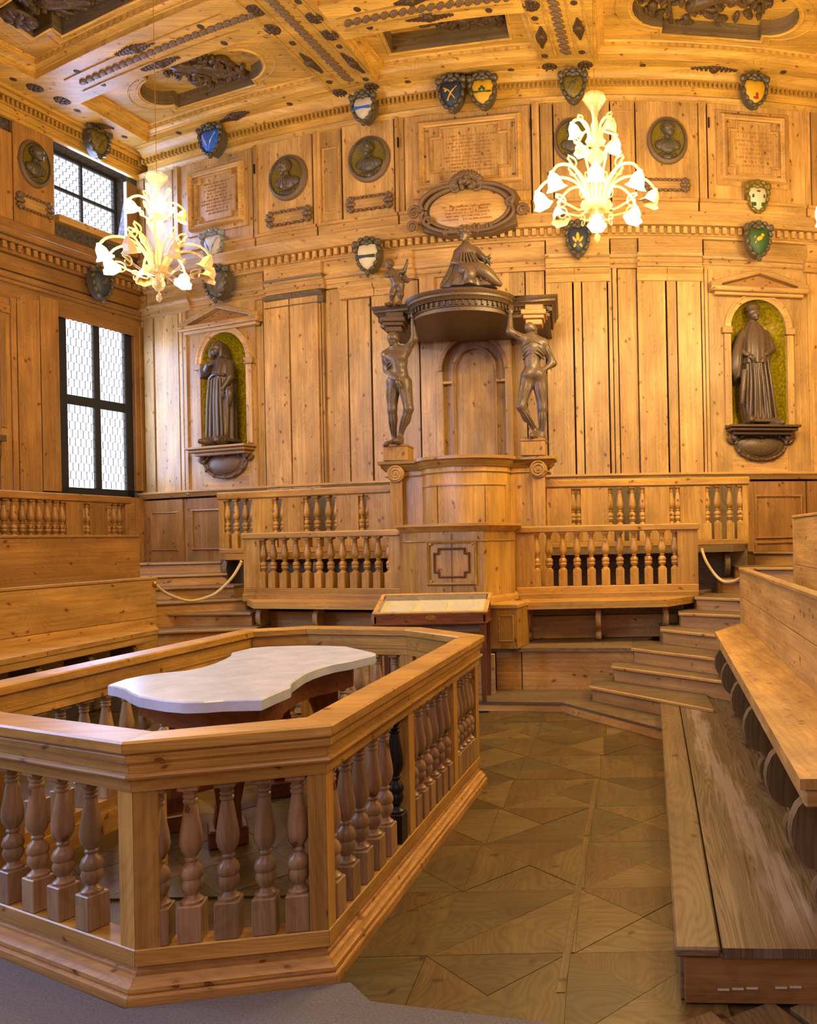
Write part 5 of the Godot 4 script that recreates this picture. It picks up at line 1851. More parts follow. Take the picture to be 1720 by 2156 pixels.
# ---------------------------------------------------------------- marble table, display case
func table_and_case() -> void:
	var hT := 0.97
	var o := [[227, 1442], [262, 1430], [300, 1422], [345, 1416], [390, 1412], [425, 1405], [450, 1397], [472, 1388], [486, 1380], [487, 1374], [530, 1364], [565, 1361], [600, 1360], [640, 1359], [690, 1359.5], [730, 1361], [752, 1366], [792, 1375], [790, 1379], [760, 1386], [735, 1392], [705, 1397], [682, 1403], [660, 1410], [642, 1418], [628, 1427], [614, 1437], [612, 1446], [580, 1459], [550, 1472], [510, 1473], [470, 1474], [430, 1477], [390, 1478], [350, 1475], [318, 1470], [290, 1465], [275, 1458], [262, 1450], [245, 1445]]
	var p := PackedVector2Array()
	for q: Array in o:
		p.append(flat2(level(q[0], q[1], hT)))
	var ct := Vector2.ZERO
	for q in p:
		ct += q / p.size()
	var t := thing("dissection_table", "white marble table with curved waisted outline inside the railing", "table")
	var st := begin()
	var f := Transform3D(Basis(Vector3.RIGHT, Vector3.BACK, Vector3.UP), Vector3.ZERO)
	prism(st, p, hT - 0.05, hT, f, 0.006)
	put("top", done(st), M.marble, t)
	var small := PackedVector2Array()
	for q in p:
		small.append(ct + (q - ct) * 0.80)
	st = begin()
	prism(st, small, hT - 0.17, hT - 0.051, f)
	put("apron", done(st), M.case_u1, t)
	for q: Array in [[358, 1745], [480, 1772]]:
		var b := level(q[0], q[1], 0.0)
		for far in 2:
			var g := b + Vector3(0.42, 0, -0.62) * far
			g.y = 0
			var lean := (Vector3(ct.x, 0, ct.y) - g) * 0.25
			st = begin()
			box(st, Vector3(0, 0.05, 0), Vector3(0.20, 0.10, 0.20), 0.008)
			put("foot", done(st), M.case_u2, t, Transform3D(Basis(Vector3.UP, 0.5), g))
			st = begin()
			var pr := V2([-0.07, 0.0, 0.07, 0.0, 0.06, 0.12, 0.085, 0.30, 0.06, 0.5, 0.10, 0.72, -0.10, 0.72, -0.06, 0.5, -0.085, 0.30, -0.06, 0.12])
			prism(st, pr, -0.045, 0.045)
			var leg := face(g + Vector3(0, 0.1, 0), Vector3(0.85, 0, -0.5))
			leg.basis.y = (Vector3.UP * 0.72 + lean).normalized()
			put("leg", done(st), M.case_v1, t, leg)
	put("stretcher", box_mesh(Vector3(0.9, 0.10, 0.05), 0.005), M.case_u0, t, face(Vector3(ct.x, 0.45, ct.y), Vector3(0.42, 0, -0.62)))

	var a := at(787, 1287, 7.6)
	var b := at(1022, 1287, 7.6)
	var w := b.x - a.x
	var fr := Transform3D(Basis(), Vector3(a.x, 0, -7.6))
	var c := thing("display_case", "sloping glass-topped display case on legs in front of the reading desk", "display case", fr)
	var h0 := 0.85
	var h1 := 0.945
	var hb := 1.105
	var dp := 0.36
	put("front_board", box_mesh(Vector3(w, h1 - h0, 0.02), 0.004, Vector3(w / 2, (h0 + h1) / 2, -0.01)), M.case_u1, c)
	put("base", box_mesh(Vector3(w + 0.02, 0.02, dp + 0.02), 0.004, Vector3(w / 2, h0, -dp / 2)), M.case_u0, c)
	put("back_board", box_mesh(Vector3(w, hb - h0, 0.02), 0.004, Vector3(w / 2, (h0 + hb) / 2, -dp + 0.01)), M.case_u2, c)
	for x: float in [0.01, w - 0.01]:
		put("end_board", prism_mesh(V2([0, h0, -dp, h0, -dp, h1, 0, h1 - 0.02]), -0.01, 0.01), M.case_u3, c, Transform3D(Basis(Vector3(0, 0, 1), Vector3.UP, Vector3(-1, 0, 0)), Vector3(x, 0, 0)))
		put("end_glass", prism_mesh(V2([0, h1 - 0.01, -dp, h1, -dp, hb - 0.02, 0, h1]), -0.002, 0.002), M.case_glass, c, Transform3D(Basis(Vector3(0, 0, 1), Vector3.UP, Vector3(-1, 0, 0)), Vector3(x, 0, 0)))
	var slope := atan2(hb - h1, dp)
	var sl := Transform3D(Basis(Vector3.RIGHT, slope), Vector3(0, h1, 0))
	var ls := Vector2(dp, hb - h1).length()
	put("lid_glass", box_mesh(Vector3(w - 0.06, 0.004, ls - 0.05), 0.0, Vector3(w / 2, 0.004, -ls / 2)), M.case_glass, c, sl)
	for q: Array in [[w / 2, -0.012, w + 0.03, 0.03], [w / 2, -ls + 0.012, w + 0.03, 0.03]]:
		put("lid_frame", box_mesh(Vector3(q[2], 0.022, q[3]), 0.004, Vector3(q[0], 0.006, q[1])), M.bench_u1, c, sl)
	for x: float in [0.0, w]:
		put("lid_frame", box_mesh(Vector3(0.035, 0.022, ls), 0.004, Vector3(x, 0.006, -ls / 2)), M.bench_v1, c, sl)
	put("lining", box_mesh(Vector3(w - 0.04, 0.01, ls - 0.03), 0.0, Vector3(w / 2, -0.045, -ls / 2)), M.paper, c, sl)
	for i in 3:
		var doc := put("document", box_mesh(Vector3(0.24, 0.006, 0.2), 0.0), M.cream, self, fr * sl * Transform3D(Basis(Vector3.UP, 0.06 * (i - 1)), Vector3(w * (0.2 + 0.3 * i), -0.036, -ls * 0.5)))
		doc.set_meta("label", ["pale sheet under the glass at the case's left end", "pale sheet under the glass in the middle of the case", "pale sheet under the glass at the case's right end"][i])
		doc.set_meta("category", "document")
		doc.set_meta("group", "sheets in the display case")
	st = begin()
	lathe(st, V2([0, 0.004, 0.03, 0.004, 0.034, 0.0]), 18, Transform3D(Basis(Vector3.RIGHT, PI / 2).scaled(Vector3(1.4, 0.75, 1)), Vector3(w * 0.51, (h0 + h1) / 2 + 0.01, 0.001)))
	put("lock_plate", done(st), M.brass, c)
	for x: float in [0.03, w - 0.03]:
		for z: float in [-0.03, -dp + 0.03]:
			put("leg", prism_mesh(V2([-0.03, h0, 0.03, h0, 0.02, 0.096, -0.02, 0.096]), -0.025, 0.025), M.case_v2, c, Transform3D(Basis(), Vector3(x, 0, z)))
	put("apron", box_mesh(Vector3(w - 0.1, 0.08, 0.02), 0.003, Vector3(w / 2, h0 - 0.05, -0.06)), M.deck_u1, c)

# ---------------------------------------------------------------- shields, medallions, tablets on the walls
func fit(px: float, py: float, out: float, left := false) -> Array:      # frame on a wall and metres per pixel across and up
	if left:
		var f := side_hung(px, py, out)
		return [f, side(px - 10, py, out).distance_to(side(px + 10, py, out)) / 20.0, -f.origin.z / FOCAL]
	var g := hung(px, py, out)
	return [g, bay(px - 10, py - 0.0, out).distance_to(bay(px + 10, py, out)) / 20.0, -g.origin.z / FOCAL]

func shield_outline(w: float, h: float) -> PackedVector2Array:
	var p := PackedVector2Array()
	for q: Array in [[-0.8, 0.9], [-0.3, 0.98], [0.0, 0.9], [0.3, 0.98], [0.8, 0.9], [0.98, 0.5], [0.92, 0.0], [0.72, -0.48], [0.4, -0.82], [0.0, -1.0], [-0.4, -0.82], [-0.72, -0.48], [-0.92, 0.0], [-0.98, 0.5]]:
		p.append(Vector2(q[0] * w, q[1] * h))
	return p

func dome(st: SurfaceTool, p: PackedVector2Array, rise: float, z: float) -> void:    # a cushion over an outline
	var n := p.size()
	var rings := [[1.0, 0.0], [0.8, 0.55], [0.45, 0.9], [0.0, 1.0]]
	for k in 3:
		for i in n:
			var j := (i + 1) % n
			var a: Array = rings[k]
			var b: Array = rings[k + 1]
			quad(st, Vector3(p[i].x * a[0], p[i].y * a[0], z + rise * a[1]), Vector3(p[j].x * a[0], p[j].y * a[0], z + rise * a[1]), Vector3(p[j].x * b[0], p[j].y * b[0], z + rise * b[1]), Vector3(p[i].x * b[0], p[i].y * b[0], z + rise * b[1]), 4)

func shield(label: String, px: float, py: float, w: float, h: float, out: float, fieldm: String, charge: String, cm: String, left := false, group := "painted shields on the cornices", framem := "bronze") -> void:
	var ft := fit(px, py, out, left)
	var s := thing("shield", label, "shield", ft[0], group)
	var a: float = w * 0.5 * ft[1]
	var b: float = h * 0.5 * ft[2]
	var st := begin()
	prism(st, shield_outline(a * 0.82, b * 0.8), -0.10, 0.03)
	var o := shield_outline(a * 0.84, b * 0.8)
	for i in o.size():
		var d := o[i].normalized()
		ball(st, Vector3(o[i].x, o[i].y, 0.045), Vector3(0.05, 0.028, 0.035), 7, 4, Basis(Vector3(0, 0, 1), d.angle() + PI / 2))
	for sg: float in [-1.0, 1.0]:
		ball(st, Vector3(sg * a * 0.85, b * 0.72, 0.05), Vector3(0.045, 0.05, 0.05), 8, 5)
		ball(st, Vector3(sg * a * 0.45, b * 0.92, 0.05), Vector3(0.05, 0.03, 0.04), 7, 4, Basis(Vector3(0, 0, 1), sg * -0.5))
	ball(st, Vector3(0, b * 0.95, 0.05), Vector3(0.05, 0.04, 0.05), 8, 5)
	ball(st, Vector3(0, -b * 0.92, 0.05), Vector3(0.035, 0.035, 0.04), 8, 5)
	put("carved_frame", done(st), M[framem], s)
	st = begin()
	var fo := shield_outline(a * 0.73, b * 0.69)
	dome(st, fo, 0.05, 0.04)
	put("field", done(st), M[fieldm], s)
	st = begin()
	var z := 0.088
	match charge:
		"band":
			box(st, Vector3(0, -b * 0.02, z - 0.008), Vector3(a * 1.2, b * 0.17, 0.02), 0.004)
		"hill":
			box(st, Vector3(0, -b * 0.08, z - 0.006), Vector3(a * 1.2, b * 0.08, 0.02), 0.004)
			for q: Array in [[0, 0.16], [-0.14, 0.05], [0.14, 0.05]]:
				ball(st, Vector3(q[0] * a, q[1] * b, z), Vector3(0.022, 0.022, 0.012), 8, 4)
		"branch":
			tube(st, PackedVector3Array([Vector3(a * 0.42, b * 0.35, z - 0.02), Vector3(0.01, 0, z + 0.004), Vector3(-a * 0.2, -b * 0.4, z - 0.016)]), [0.012], 5)
			tube(st, PackedVector3Array([Vector3(-a * 0.45, b * 0.3, z - 0.02), Vector3(-a * 0.1, b * 0.12, z), Vector3(a * 0.3, -b * 0.3, z - 0.016)]), [0.012], 5)
			ball(st, Vector3(-a * 0.28, b * 0.14, z - 0.01), Vector3(0.03, 0.03, 0.012), 8, 4)
		"lily":
			ball(st, Vector3(0, b * 0.12, z), Vector3(0.025, 0.06, 0.015), 8, 5)
			for sg: float in [-1.0, 1.0]:
				ball(st, Vector3(sg * a * 0.22, -b * 0.02, z - 0.008), Vector3(0.022, 0.05, 0.014), 8, 5, Basis(Vector3(0, 0, 1), sg * -0.6))
				ball(st, Vector3(sg * a * 0.2, -b * 0.3, z - 0.014), Vector3(0.02, 0.04, 0.014), 8, 5, Basis(Vector3(0, 0, 1), sg * 0.5))
		"chevron":
			for sg: float in [-1.0, 1.0]:
				tube(st, PackedVector3Array([Vector3(sg * a * 0.5, b * 0.42, z - 0.028), Vector3(sg * a * 0.2, -b * 0.1, z - 0.004), Vector3(0, -b * 0.5, z - 0.03)]), [0.014], 5)
		"tree":
			ball(st, Vector3(0, -b * 0.36, z - 0.02), Vector3(0.05, 0.035, 0.014), 8, 4)
			ball(st, Vector3(a * 0.05, -b * 0.2, z - 0.01), Vector3(0.03, 0.05, 0.012), 8, 4)
		"beast":
			ball(st, Vector3(-a * 0.02, b * 0.1, z), Vector3(0.05, 0.03, 0.015), 8, 5, Basis(Vector3(0, 0, 1), 0.5))
			ball(st, Vector3(a * 0.2, b * 0.28, z - 0.01), Vector3(0.028, 0.026, 0.015), 8, 5)
			for q: Array in [[-0.25, -0.05], [0.0, -0.2], [0.2, 0.0], [-0.3, 0.2]]:
				ball(st, Vector3(q[0] * a, q[1] * b, z - 0.012), Vector3(0.012, 0.035, 0.012), 6, 4, Basis(Vector3(0, 0, 1), q[0] * 2.0))
		"checks":
			for i in 3:
				for j in 4:
					if (i + j) % 2 == 0:
						box(st, Vector3((i - 1) * a * 0.36, (j - 1.6) * b * 0.24, z - 0.016), Vector3(a * 0.3, b * 0.2, 0.02), 0.003)
	put("charge", done(st), M[cm], s)

func medallion(label: String, px: float, py: float, rx: float, ry: float, faceturn: float, kind: int, left := false) -> void:
	var ft := fit(px, py, 0.05, left)
	var s := thing("medallion", label, "medallion", ft[0], "round portrait medallions of the upper wall")
	var a: float = rx * ft[1]
	var b: float = ry * ft[2]
	var sc := Transform3D(Basis(Vector3.RIGHT, PI / 2).scaled(Vector3(a, b, 1)), Vector3.ZERO)
	var st := begin()
	lathe(st, V2([0.80, 0.0, 0.82, 0.05, 0.88, 0.055, 0.93, 0.03, 0.97, 0.03, 1.0, 0.0]), 36, sc)
	put("rim", done(st), M.tan_carve, s)
	st = begin()
	lathe(st, V2([0.80, 0.045, 0.84, 0.065, 0.88, 0.045]), 36, sc)
	put("bead", done(st), M.bronze, s)
	st = begin()
	lathe(st, V2([0.0, 0.008, 0.6, 0.012, 0.82, 0.03]), 36, sc)
	put("dish", done(st), M.gilt_dim, s)
	var k := b * 1.18
	var head := Basis(Vector3.UP, faceturn)
	var hc := Vector3(0, 0.34, 0.16) * k
	st = begin()
	flesh(st, head_parts(hc, 0.56 * k, head), 0.016 * k, 0.012 * k)
	var parts := [
		[hc + Vector3(0, -0.16, -0.03) * k, Vector3(0, 0.02, 0.04) * k, 0.085 * k, 0.12 * k],
		[Vector3(0, -0.15, 0.05) * k, Vector3(0.42 * a / b, 0.2, 0.17) * k, Basis()], [Vector3(0, -0.32, 0.06) * k, Vector3(0.28 * a / b, 0.16, 0.13) * k, Basis()],
		[Vector3(-0.36 * a / b, -0.19, 0.04) * k, Vector3(0.18 * a / b, 0.16, 0.11) * k, Basis()], [Vector3(0.36 * a / b, -0.19, 0.04) * k, Vector3(0.18 * a / b, 0.16, 0.11) * k, Basis()]]
	if kind != 2:
		parts.append([hc + head * Vector3(0, -0.22, 0.13) * k, Vector3(0.09, 0.12, 0.07) * k, head])     # beard
	flesh(st, parts, 0.03 * k, 0.022 * k)
	put("bust", done(st), M.figure if kind == 1 else M.bronze, s)
	st = begin()
	for i in 7:                                                         # folds of the gown
		var x := (i - 3) / 3.0
		tube(st, curve([Vector3(x * 0.12, 0.0, 0.2) * k, Vector3(x * 0.34 * a / b, -0.16, 0.235 - 0.08 * x * x) * k, Vector3(x * 0.46 * a / b, -0.34, 0.16 - 0.06 * x * x) * k], 4), [0.018 * k], 5)
	put("gown", done(st), M.figure if kind == 1 else M.bronze, s)
	st = begin()
	if kind == 0:
		ball(st, hc + Vector3(0, 0.13, -0.01) * k, Vector3(0.18, 0.11, 0.18) * k, 12, 6)
	elif kind == 1:
		box(st, hc + Vector3(0, 0.17, 0) * k, Vector3(0.30, 0.10, 0.30) * k, 0.01, Transform3D())
	else:
		for i in 9:
			var t := PI * (i / 8.0) - PI * 0.5
			ball(st, hc + Vector3(sin(t) * 0.17, 0.06 + cos(t) * 0.13, -0.03) * k, Vector3(0.07, 0.08, 0.08) * k, 7, 4)
	put("hat" if kind < 2 else "hair", done(st), M.bronze, s)
	st = begin()
	ball(st, Vector3(0, -0.58, 0.05) * k, Vector3(0.26 * a / b, 0.1, 0.08) * k, 10, 5)
	for sg: float in [-1.0, 1.0]:
		ball(st, Vector3(sg * 0.28 * a / b, -0.52, 0.05) * k, Vector3(0.1, 0.06, 0.06) * k, 8, 5, Basis(Vector3(0, 0, 1), sg * 0.6))
	put("socle", done(st), M.bronze, s)

func tablet(label: String, px: float, py: float, w: float, h: float, left := false) -> void:
	var ft := fit(px, py, 0.055, left)
	var tilt := 0.0
	var s := thing("name_tablet", label, "tablet", ft[0], "scrolled tablets under the medallions")
	var a: float = w * 0.5 * ft[1]
	var b: float = h * 0.5 * ft[2]
	var st := begin()
	box(st, Vector3(0, 0, 0.01), Vector3(a * 1.5, b * 1.1, 0.035), 0.01)
	put("plate", done(st), M.pine_u2, s)
	st = begin()
	for sg: float in [-1.0, 1.0]:
		for i in 8:
			var t := TAU * i / 8
			ball(st, Vector3(sg * a * 0.84 + cos(t) * a * 0.12, sin(t) * b * 0.6, 0.03), Vector3(0.04, 0.03, 0.03), 7, 4, Basis(Vector3(0, 0, 1), t))
		ball(st, Vector3(sg * a * 0.84, 0, 0.04), Vector3(0.035, 0.035, 0.03), 8, 4)
	for i in 7:
		var x := (i - 3) / 3.2
		ball(st, Vector3(x * a * 0.62, b * 0.62, 0.025), Vector3(a * 0.1, 0.022, 0.022), 7, 4, Basis(Vector3(0, 0, 1), 0.4 * (1 if i % 2 else -1)))
		ball(st, Vector3(x * a * 0.62, -b * 0.62, 0.025), Vector3(a * 0.1, 0.022, 0.022), 7, 4, Basis(Vector3(0, 0, 1), 0.4 * (-1 if i % 2 else 1)))
	put("carved_scrolls", done(st), M.tan_carve, s)

func script_lines(wide: float, high: float, lines: int, sd: int, ragged: float) -> ArrayMesh:   # worn painted capitals, no longer legible at this distance
	var st := begin()
	var r := RandomNumberGenerator.new()
	r.seed = sd
	for i in lines:
		var y := high * (0.5 - (i + 0.5) / lines)
		var half := wide * 0.5 * r.randf_range(1.0 - ragged, 1.0)
		var x := -half
		var lh := high / lines * 0.55
		while x < half:
			if r.randf() < 0.86:
				var lw := lh * 0.16
				box(st, Vector3(x, y, 0), Vector3(lw, lh, 0.003), 0.0)
				if r.randf() < 0.7:
					box(st, Vector3(x + lh * 0.2, y + lh * [0.45, 0.0, -0.45][r.randi() % 3], 0), Vector3(lh * 0.4, lw * 0.8, 0.003), 0.0)
				if r.randf() < 0.5:
					box(st, Vector3(x + lh * 0.4, y, 0), Vector3(lw, lh, 0.003), 0.0)
			x += lh * 0.75
	return done(st)

func inscription(label: String, px: float, py: float, hw: float, hh: float, outer: float, cut: float, lines: int, sd: int) -> void:
	var ft := fit(px, py, 0.035)
	var s := thing("inscription_panel", label, "inscription", ft[0], "framed inscriptions of the upper wall")
	var a: float = hw * ft[1]
	var b: float = hh * ft[2]
	var g: float = outer * ft[1]
	put("board", box_mesh(Vector3(a * 2 + g, b * 2 + g, 0.02), 0.004, Vector3(0, 0, 0.0)), M.pine_v0, s)
	put("outer_frame", frame_mesh(V2([-a, -b, a, -b, a, b, -a, b]), 0.08, 0.075), M.pine_u1, s, Transform3D(Basis(), Vector3(0, 0, 0.01)))
	var c: float = cut * ft[1]
	put("inner_frame", frame_mesh(cut_corner(a * 0.78, b * 0.82, c), 0.035, 0.045), M.pine_u3, s, Transform3D(Basis(), Vector3(0, 0, 0.01)))
	stuff(put("lettering", script_lines(a * 1.18, b * 1.12, lines, sd, 0.45), M.ink, s, Transform3D(Basis(), Vector3(0, 0, 0.0115))))
	for q: Vector2 in [Vector2(0, 0.9), Vector2(0, -0.9), Vector2(-0.88, 0), Vector2(0.88, 0)]:
		var st := begin()
		ball(st, Vector3(q.x * a, q.y * b, 0.012), Vector3(0.02, 0.02, 0.012), 8, 4)
		put("stud", done(st), M.boss, s)
	for sx: float in [-1.0, 1.0]:
		for sy: float in [-1.0, 1.0]:
			var st := begin()
			ball(st, Vector3(sx * (a - c * 0.9), sy * (b - c * 0.9), 0.012), Vector3(0.03, 0.014, 0.012), 8, 4)
			put("corner_leaf", done(st), M.tan_carve, s)

func console(label: String, px: float, py: float, w: float, h: float, shelf: float, sy: float, m: String, fieldm: String) -> void:
	var ft := fit(px, py, 0.05)
	var s := thing("console", label, "console", ft[0], "carved consoles under the niche figures")
	var a: float = w * 0.5 * ft[1]
	var b: float = h * 0.5 * ft[2]
	var up: float = (py - sy) * ft[2]
	var sw: float = shelf * 0.5 * ft[1]
	var st := begin()
	box(st, Vector3(0, up, 0.10), Vector3(sw * 2, 0.035, 0.3), 0.008)
	box(st, Vector3(0, up - 0.04, 0.085), Vector3(sw * 1.9, 0.045, 0.25), 0.012)
	box(st, Vector3(0, up - 0.085, 0.06), Vector3(sw * 1.68, 0.05, 0.18), 0.01)
	put("shelf", done(st), M[m] if m != "tan_carve" else M.pine_u2, s)
	var p := PackedVector2Array()
	for q: Array in [[-0.7, 0.85], [-0.35, 1.0], [0, 0.82], [0.35, 1.0], [0.7, 0.85], [0.95, 0.35], [0.85, -0.3], [0.5, -0.8], [0, -1.0], [-0.5, -0.8], [-0.85, -0.3], [-0.95, 0.35]]:
		p.append(Vector2(q[0] * a, q[1] * b))
	st = begin()
	dome(st, p, 0.05, 0.0)
	var ring := []
	for q in p:
		ring.append(Vector3(q.x, q.y, 0.03))
	ring.append(ring[0])
	tube(st, curve(ring, 3), [0.022], 6)
	for i in p.size():
		ball(st, Vector3(p[i].x * 0.98, p[i].y * 0.98, 0.05), Vector3(0.045, 0.024, 0.03), 7, 4, Basis(Vector3(0, 0, 1), p[i].angle() + 1.2))
	for sg: float in [-1.0, 1.0]:
		ball(st, Vector3(sg * a * 1.14, b * 0.45, 0.03), Vector3(0.07, 0.03, 0.03), 8, 4, Basis(Vector3(0, 0, 1), sg * 0.6))
		ball(st, Vector3(sg * a * 1.0, b * 0.75, 0.05), Vector3(0.05, 0.06, 0.05), 8, 5)
	put("cartouche", done(st), M[m], s)
	st = begin()
	var q2 := PackedVector2Array()
	for q in p:
		q2.append(q * 0.72)
	dome(st, q2, 0.05, 0.04)
	put("field", done(st), M[fieldm], s)

func wall_ornaments() -> void:
	shield("carved shield with bright blue field above the left inscription", 447, 300, 52, 70, 0.26, "blue", "chevron", "cream")
	shield("small carved shield, cream crossed by a blue band, under the ceiling", 768, 232, 54, 68, 0.26, "cream", "band", "blue")
	shield("slate-blue shield with yellow branches, left of the pair over the great inscription", 952, 202, 62, 78, 0.28, "slate", "branch", "yellow")
	shield("yellow shield with dark hill, right of the pair over the great inscription", 1018, 197, 62, 76, 0.28, "yellow", "hill", "green")
	shield("dull gold shield with beast under the ceiling behind the chandelier stem", 1207, 187, 60, 70, 0.28, "gilt_dim", "beast", "bronze")
	shield("yellow shield with red and green charge above the right inscription", 1587, 197, 60, 72, 0.28, "yellow", "tree", "red")
	shield("white and blue shield on the ledge below the left inscription", 452, 520, 50, 66, 0.12, "cream", "chevron", "blue", false, "painted shields on the cornices", "silver")
	shield("dark unpainted shield with pale chevron above the left niche", 458, 600, 56, 78, 0.32, "bronze", "chevron", "tan_carve")
	shield("white shield crossed by a blue band on the cornice above the cherub", 777, 543, 58, 78, 0.32, "cream", "band", "slate")
	shield("slate-blue shield with yellow lily below the right chandelier", 1217, 508, 58, 78, 0.32, "slate", "lily", "yellow")
	shield("pale chequered shield just under the right inscription", 1593, 421, 52, 70, 0.12, "cream", "checks", "green", false, "painted shields on the cornices", "gilt_dim")
	shield("dark green shield with yellow beast above the right niche pediment", 1595, 511, 60, 80, 0.32, "green", "beast", "yellow")
	shield("dull gold shield over the small upper window", 205, 302, 46, 70, 0.26, "gilt_dim", "branch", "bronze", true, "painted shields on the cornices")
	shield("dim grey-green shield above the tall window", 212, 600, 46, 74, 0.30, "slate", "beast", "bronze", true)
	medallion("medallion with bearded man in gilt dish, nearest the left inscription", 607, 375, 40, 48, -0.7, 1)
	medallion("medallion with hooded bust left of the great inscription", 778, 336, 44, 49, 0.1, 0)
	medallion("medallion behind the right chandelier's glass arms", 1205, 296, 39, 47, 0.5, 0)
	medallion("medallion with curly-haired bust between right chandelier and right inscription", 1405, 297, 43, 50, 0.9, 2)
	medallion("dark medallion on the left wall beside the small window", 72, 346, 31, 50, 0.6, 2, true)
	tablet("pale scrolled tablet under the gilt-dished medallion", 610, 458, 92, 42)
	tablet("darker scrolled tablet under the hooded medallion", 780, 428, 94, 42)
	tablet("scrolled tablet half hidden by the right chandelier", 1400, 391, 100, 34)
	tablet("scrolled tablet under the left wall's medallion", 72, 434, 68, 44, true)
	inscription("tall framed inscription above the left niche", 457, 416, 56, 62, 14, 9, 10, 3)
	inscription("wide framed inscription above the pulpit", 990, 322, 108, 72, 30, 20, 11, 4)
	inscription("framed inscription with cut corners above the right niche", 1585, 316, 68, 70, 16, 16, 9, 5)
	console("pale carved console with violet-grey boss under the left niche figure", 478, 980, 92, 52, 124, 944, "tan_carve", "tan_carve")
	console("dark carved console under the right niche figure", 1600, 942, 112, 54, 146, 901, "carved", "carved")
	# hinges of the hinged inscription boards
	for q: Array in [[1118, 262], [1492, 258], [535, 356], [838, 300]]:
		var f := hung(q[0], q[1], 0.09)
		var h := put("hinge", box_mesh(Vector3(0.02, 0.14, 0.02), 0.003), M.iron, self, f)
		h.set_meta("label", {1118: "iron hinge at the great inscription's right edge", 1492: "iron hinge at the right inscription's left edge", 535: "iron hinge beside the left inscription", 838: "iron hinge at the great inscription's left edge"}[q[0]])
		h.set_meta("category", "hinge")
	# great cartouche over the canopy
	var ft := fit(985, 440, 0.33)
	var c := thing("cartouche", "large carved oval cartouche over the pulpit canopy", "cartouche", ft[0])
	var a: float = 82 * ft[1]
	var b: float = 42 * ft[2]
	var st := begin()
	lathe(st, V2([0.0, 0.05, 0.7, 0.04, 1.0, 0.0]), 32, Transform3D(Basis(Vector3.RIGHT, PI / 2).scaled(Vector3(a, b, 1)), Vector3.ZERO))
	put("field", done(st), M.pine_u1, c)
	stuff(put("lettering", script_lines(a * 1.3, b * 0.8, 5, 9, 0.3), M.ink, c, Transform3D(Basis(), Vector3(0, -b * 0.25, 0.052))))
	st = begin()
	prism(st, V2([-a * 1.2, -b * 0.9, -a * 0.6, -b * 1.25, a * 0.6, -b * 1.25, a * 1.2, -b * 0.9, a * 1.2, b * 0.8, a * 0.7, b * 1.2, -a * 0.7, b * 1.2, -a * 1.2, b * 0.8]), -0.30, -0.02)
	for q: Array in [[100, 178, 0.03], [2, 80, 0.03], [182, 268, 0.026], [272, 358, 0.026]]:
		for rr: float in [1.08, 1.28]:
			var pts := PackedVector3Array()
			for i in 14:
				var t := deg_to_rad(lerpf(q[0], q[1], i / 13.0))
				var g: float = rr - (0.16 * pow(absf(i - 6.5) / 6.5, 3.0) if rr > 1.2 else 0.0)
				pts.append(Vector3(cos(t) * a * g, sin(t) * b * g, 0.03 if rr < 1.2 else 0.05))
			tube(st, pts, [q[2]], 7)
	for q: Array in [[-0.28, 1.05, 0.1], [0.28, 1.05, 0.1], [-1.36, -0.05, 0.12], [-1.42, -0.75, 0.1], [1.4, -0.35, 0.11], [-1.02, -0.55, 0.09], [1.1, 0.1, 0.08]]:
		var p := PackedVector3Array()
		for i in 18:
			var f := i / 17.0
			var t: float = f * TAU * 1.4 + q[1]
			p.append(Vector3(q[0] * a + cos(t) * q[2] * lerpf(1.0, 0.25, f) * 0.8, q[1] * b + sin(t) * q[2] * lerpf(1.0, 0.25, f) * 0.8, 0.05))
		tube(st, p, [0.022], 6)
	var r := RandomNumberGenerator.new()
	r.seed = 31
	for i in 16:
		var t := PI * (i + 0.5) / 16.0
		ball(st, Vector3(cos(t) * a * 0.34, b * 1.15 + sin(t) * b * 0.5, 0.05), Vector3(0.07, 0.035, 0.04), 7, 4, Basis(Vector3(0, 0, 1), t + r.randf_range(-0.3, 0.3)))
	for i in 12:
		ball(st, Vector3(r.randf_range(-0.25, 0.25) * a, b * r.randf_range(0.95, 1.45), 0.08), Vector3(0.05, 0.03, 0.04), 7, 4, Basis(Vector3(0, 0, 1), r.randf() * 3.0))
	for i in 18:
		ball(st, Vector3(r.randf_range(-0.7, 0.7) * a, -b * r.randf_range(0.95, 1.2), 0.05), Vector3(0.05, 0.022, 0.03), 7, 4, Basis(Vector3(0, 0, 1), r.randf() * 3.0))
	put("carved_scrolls", done(st), M.tan_carve, c)

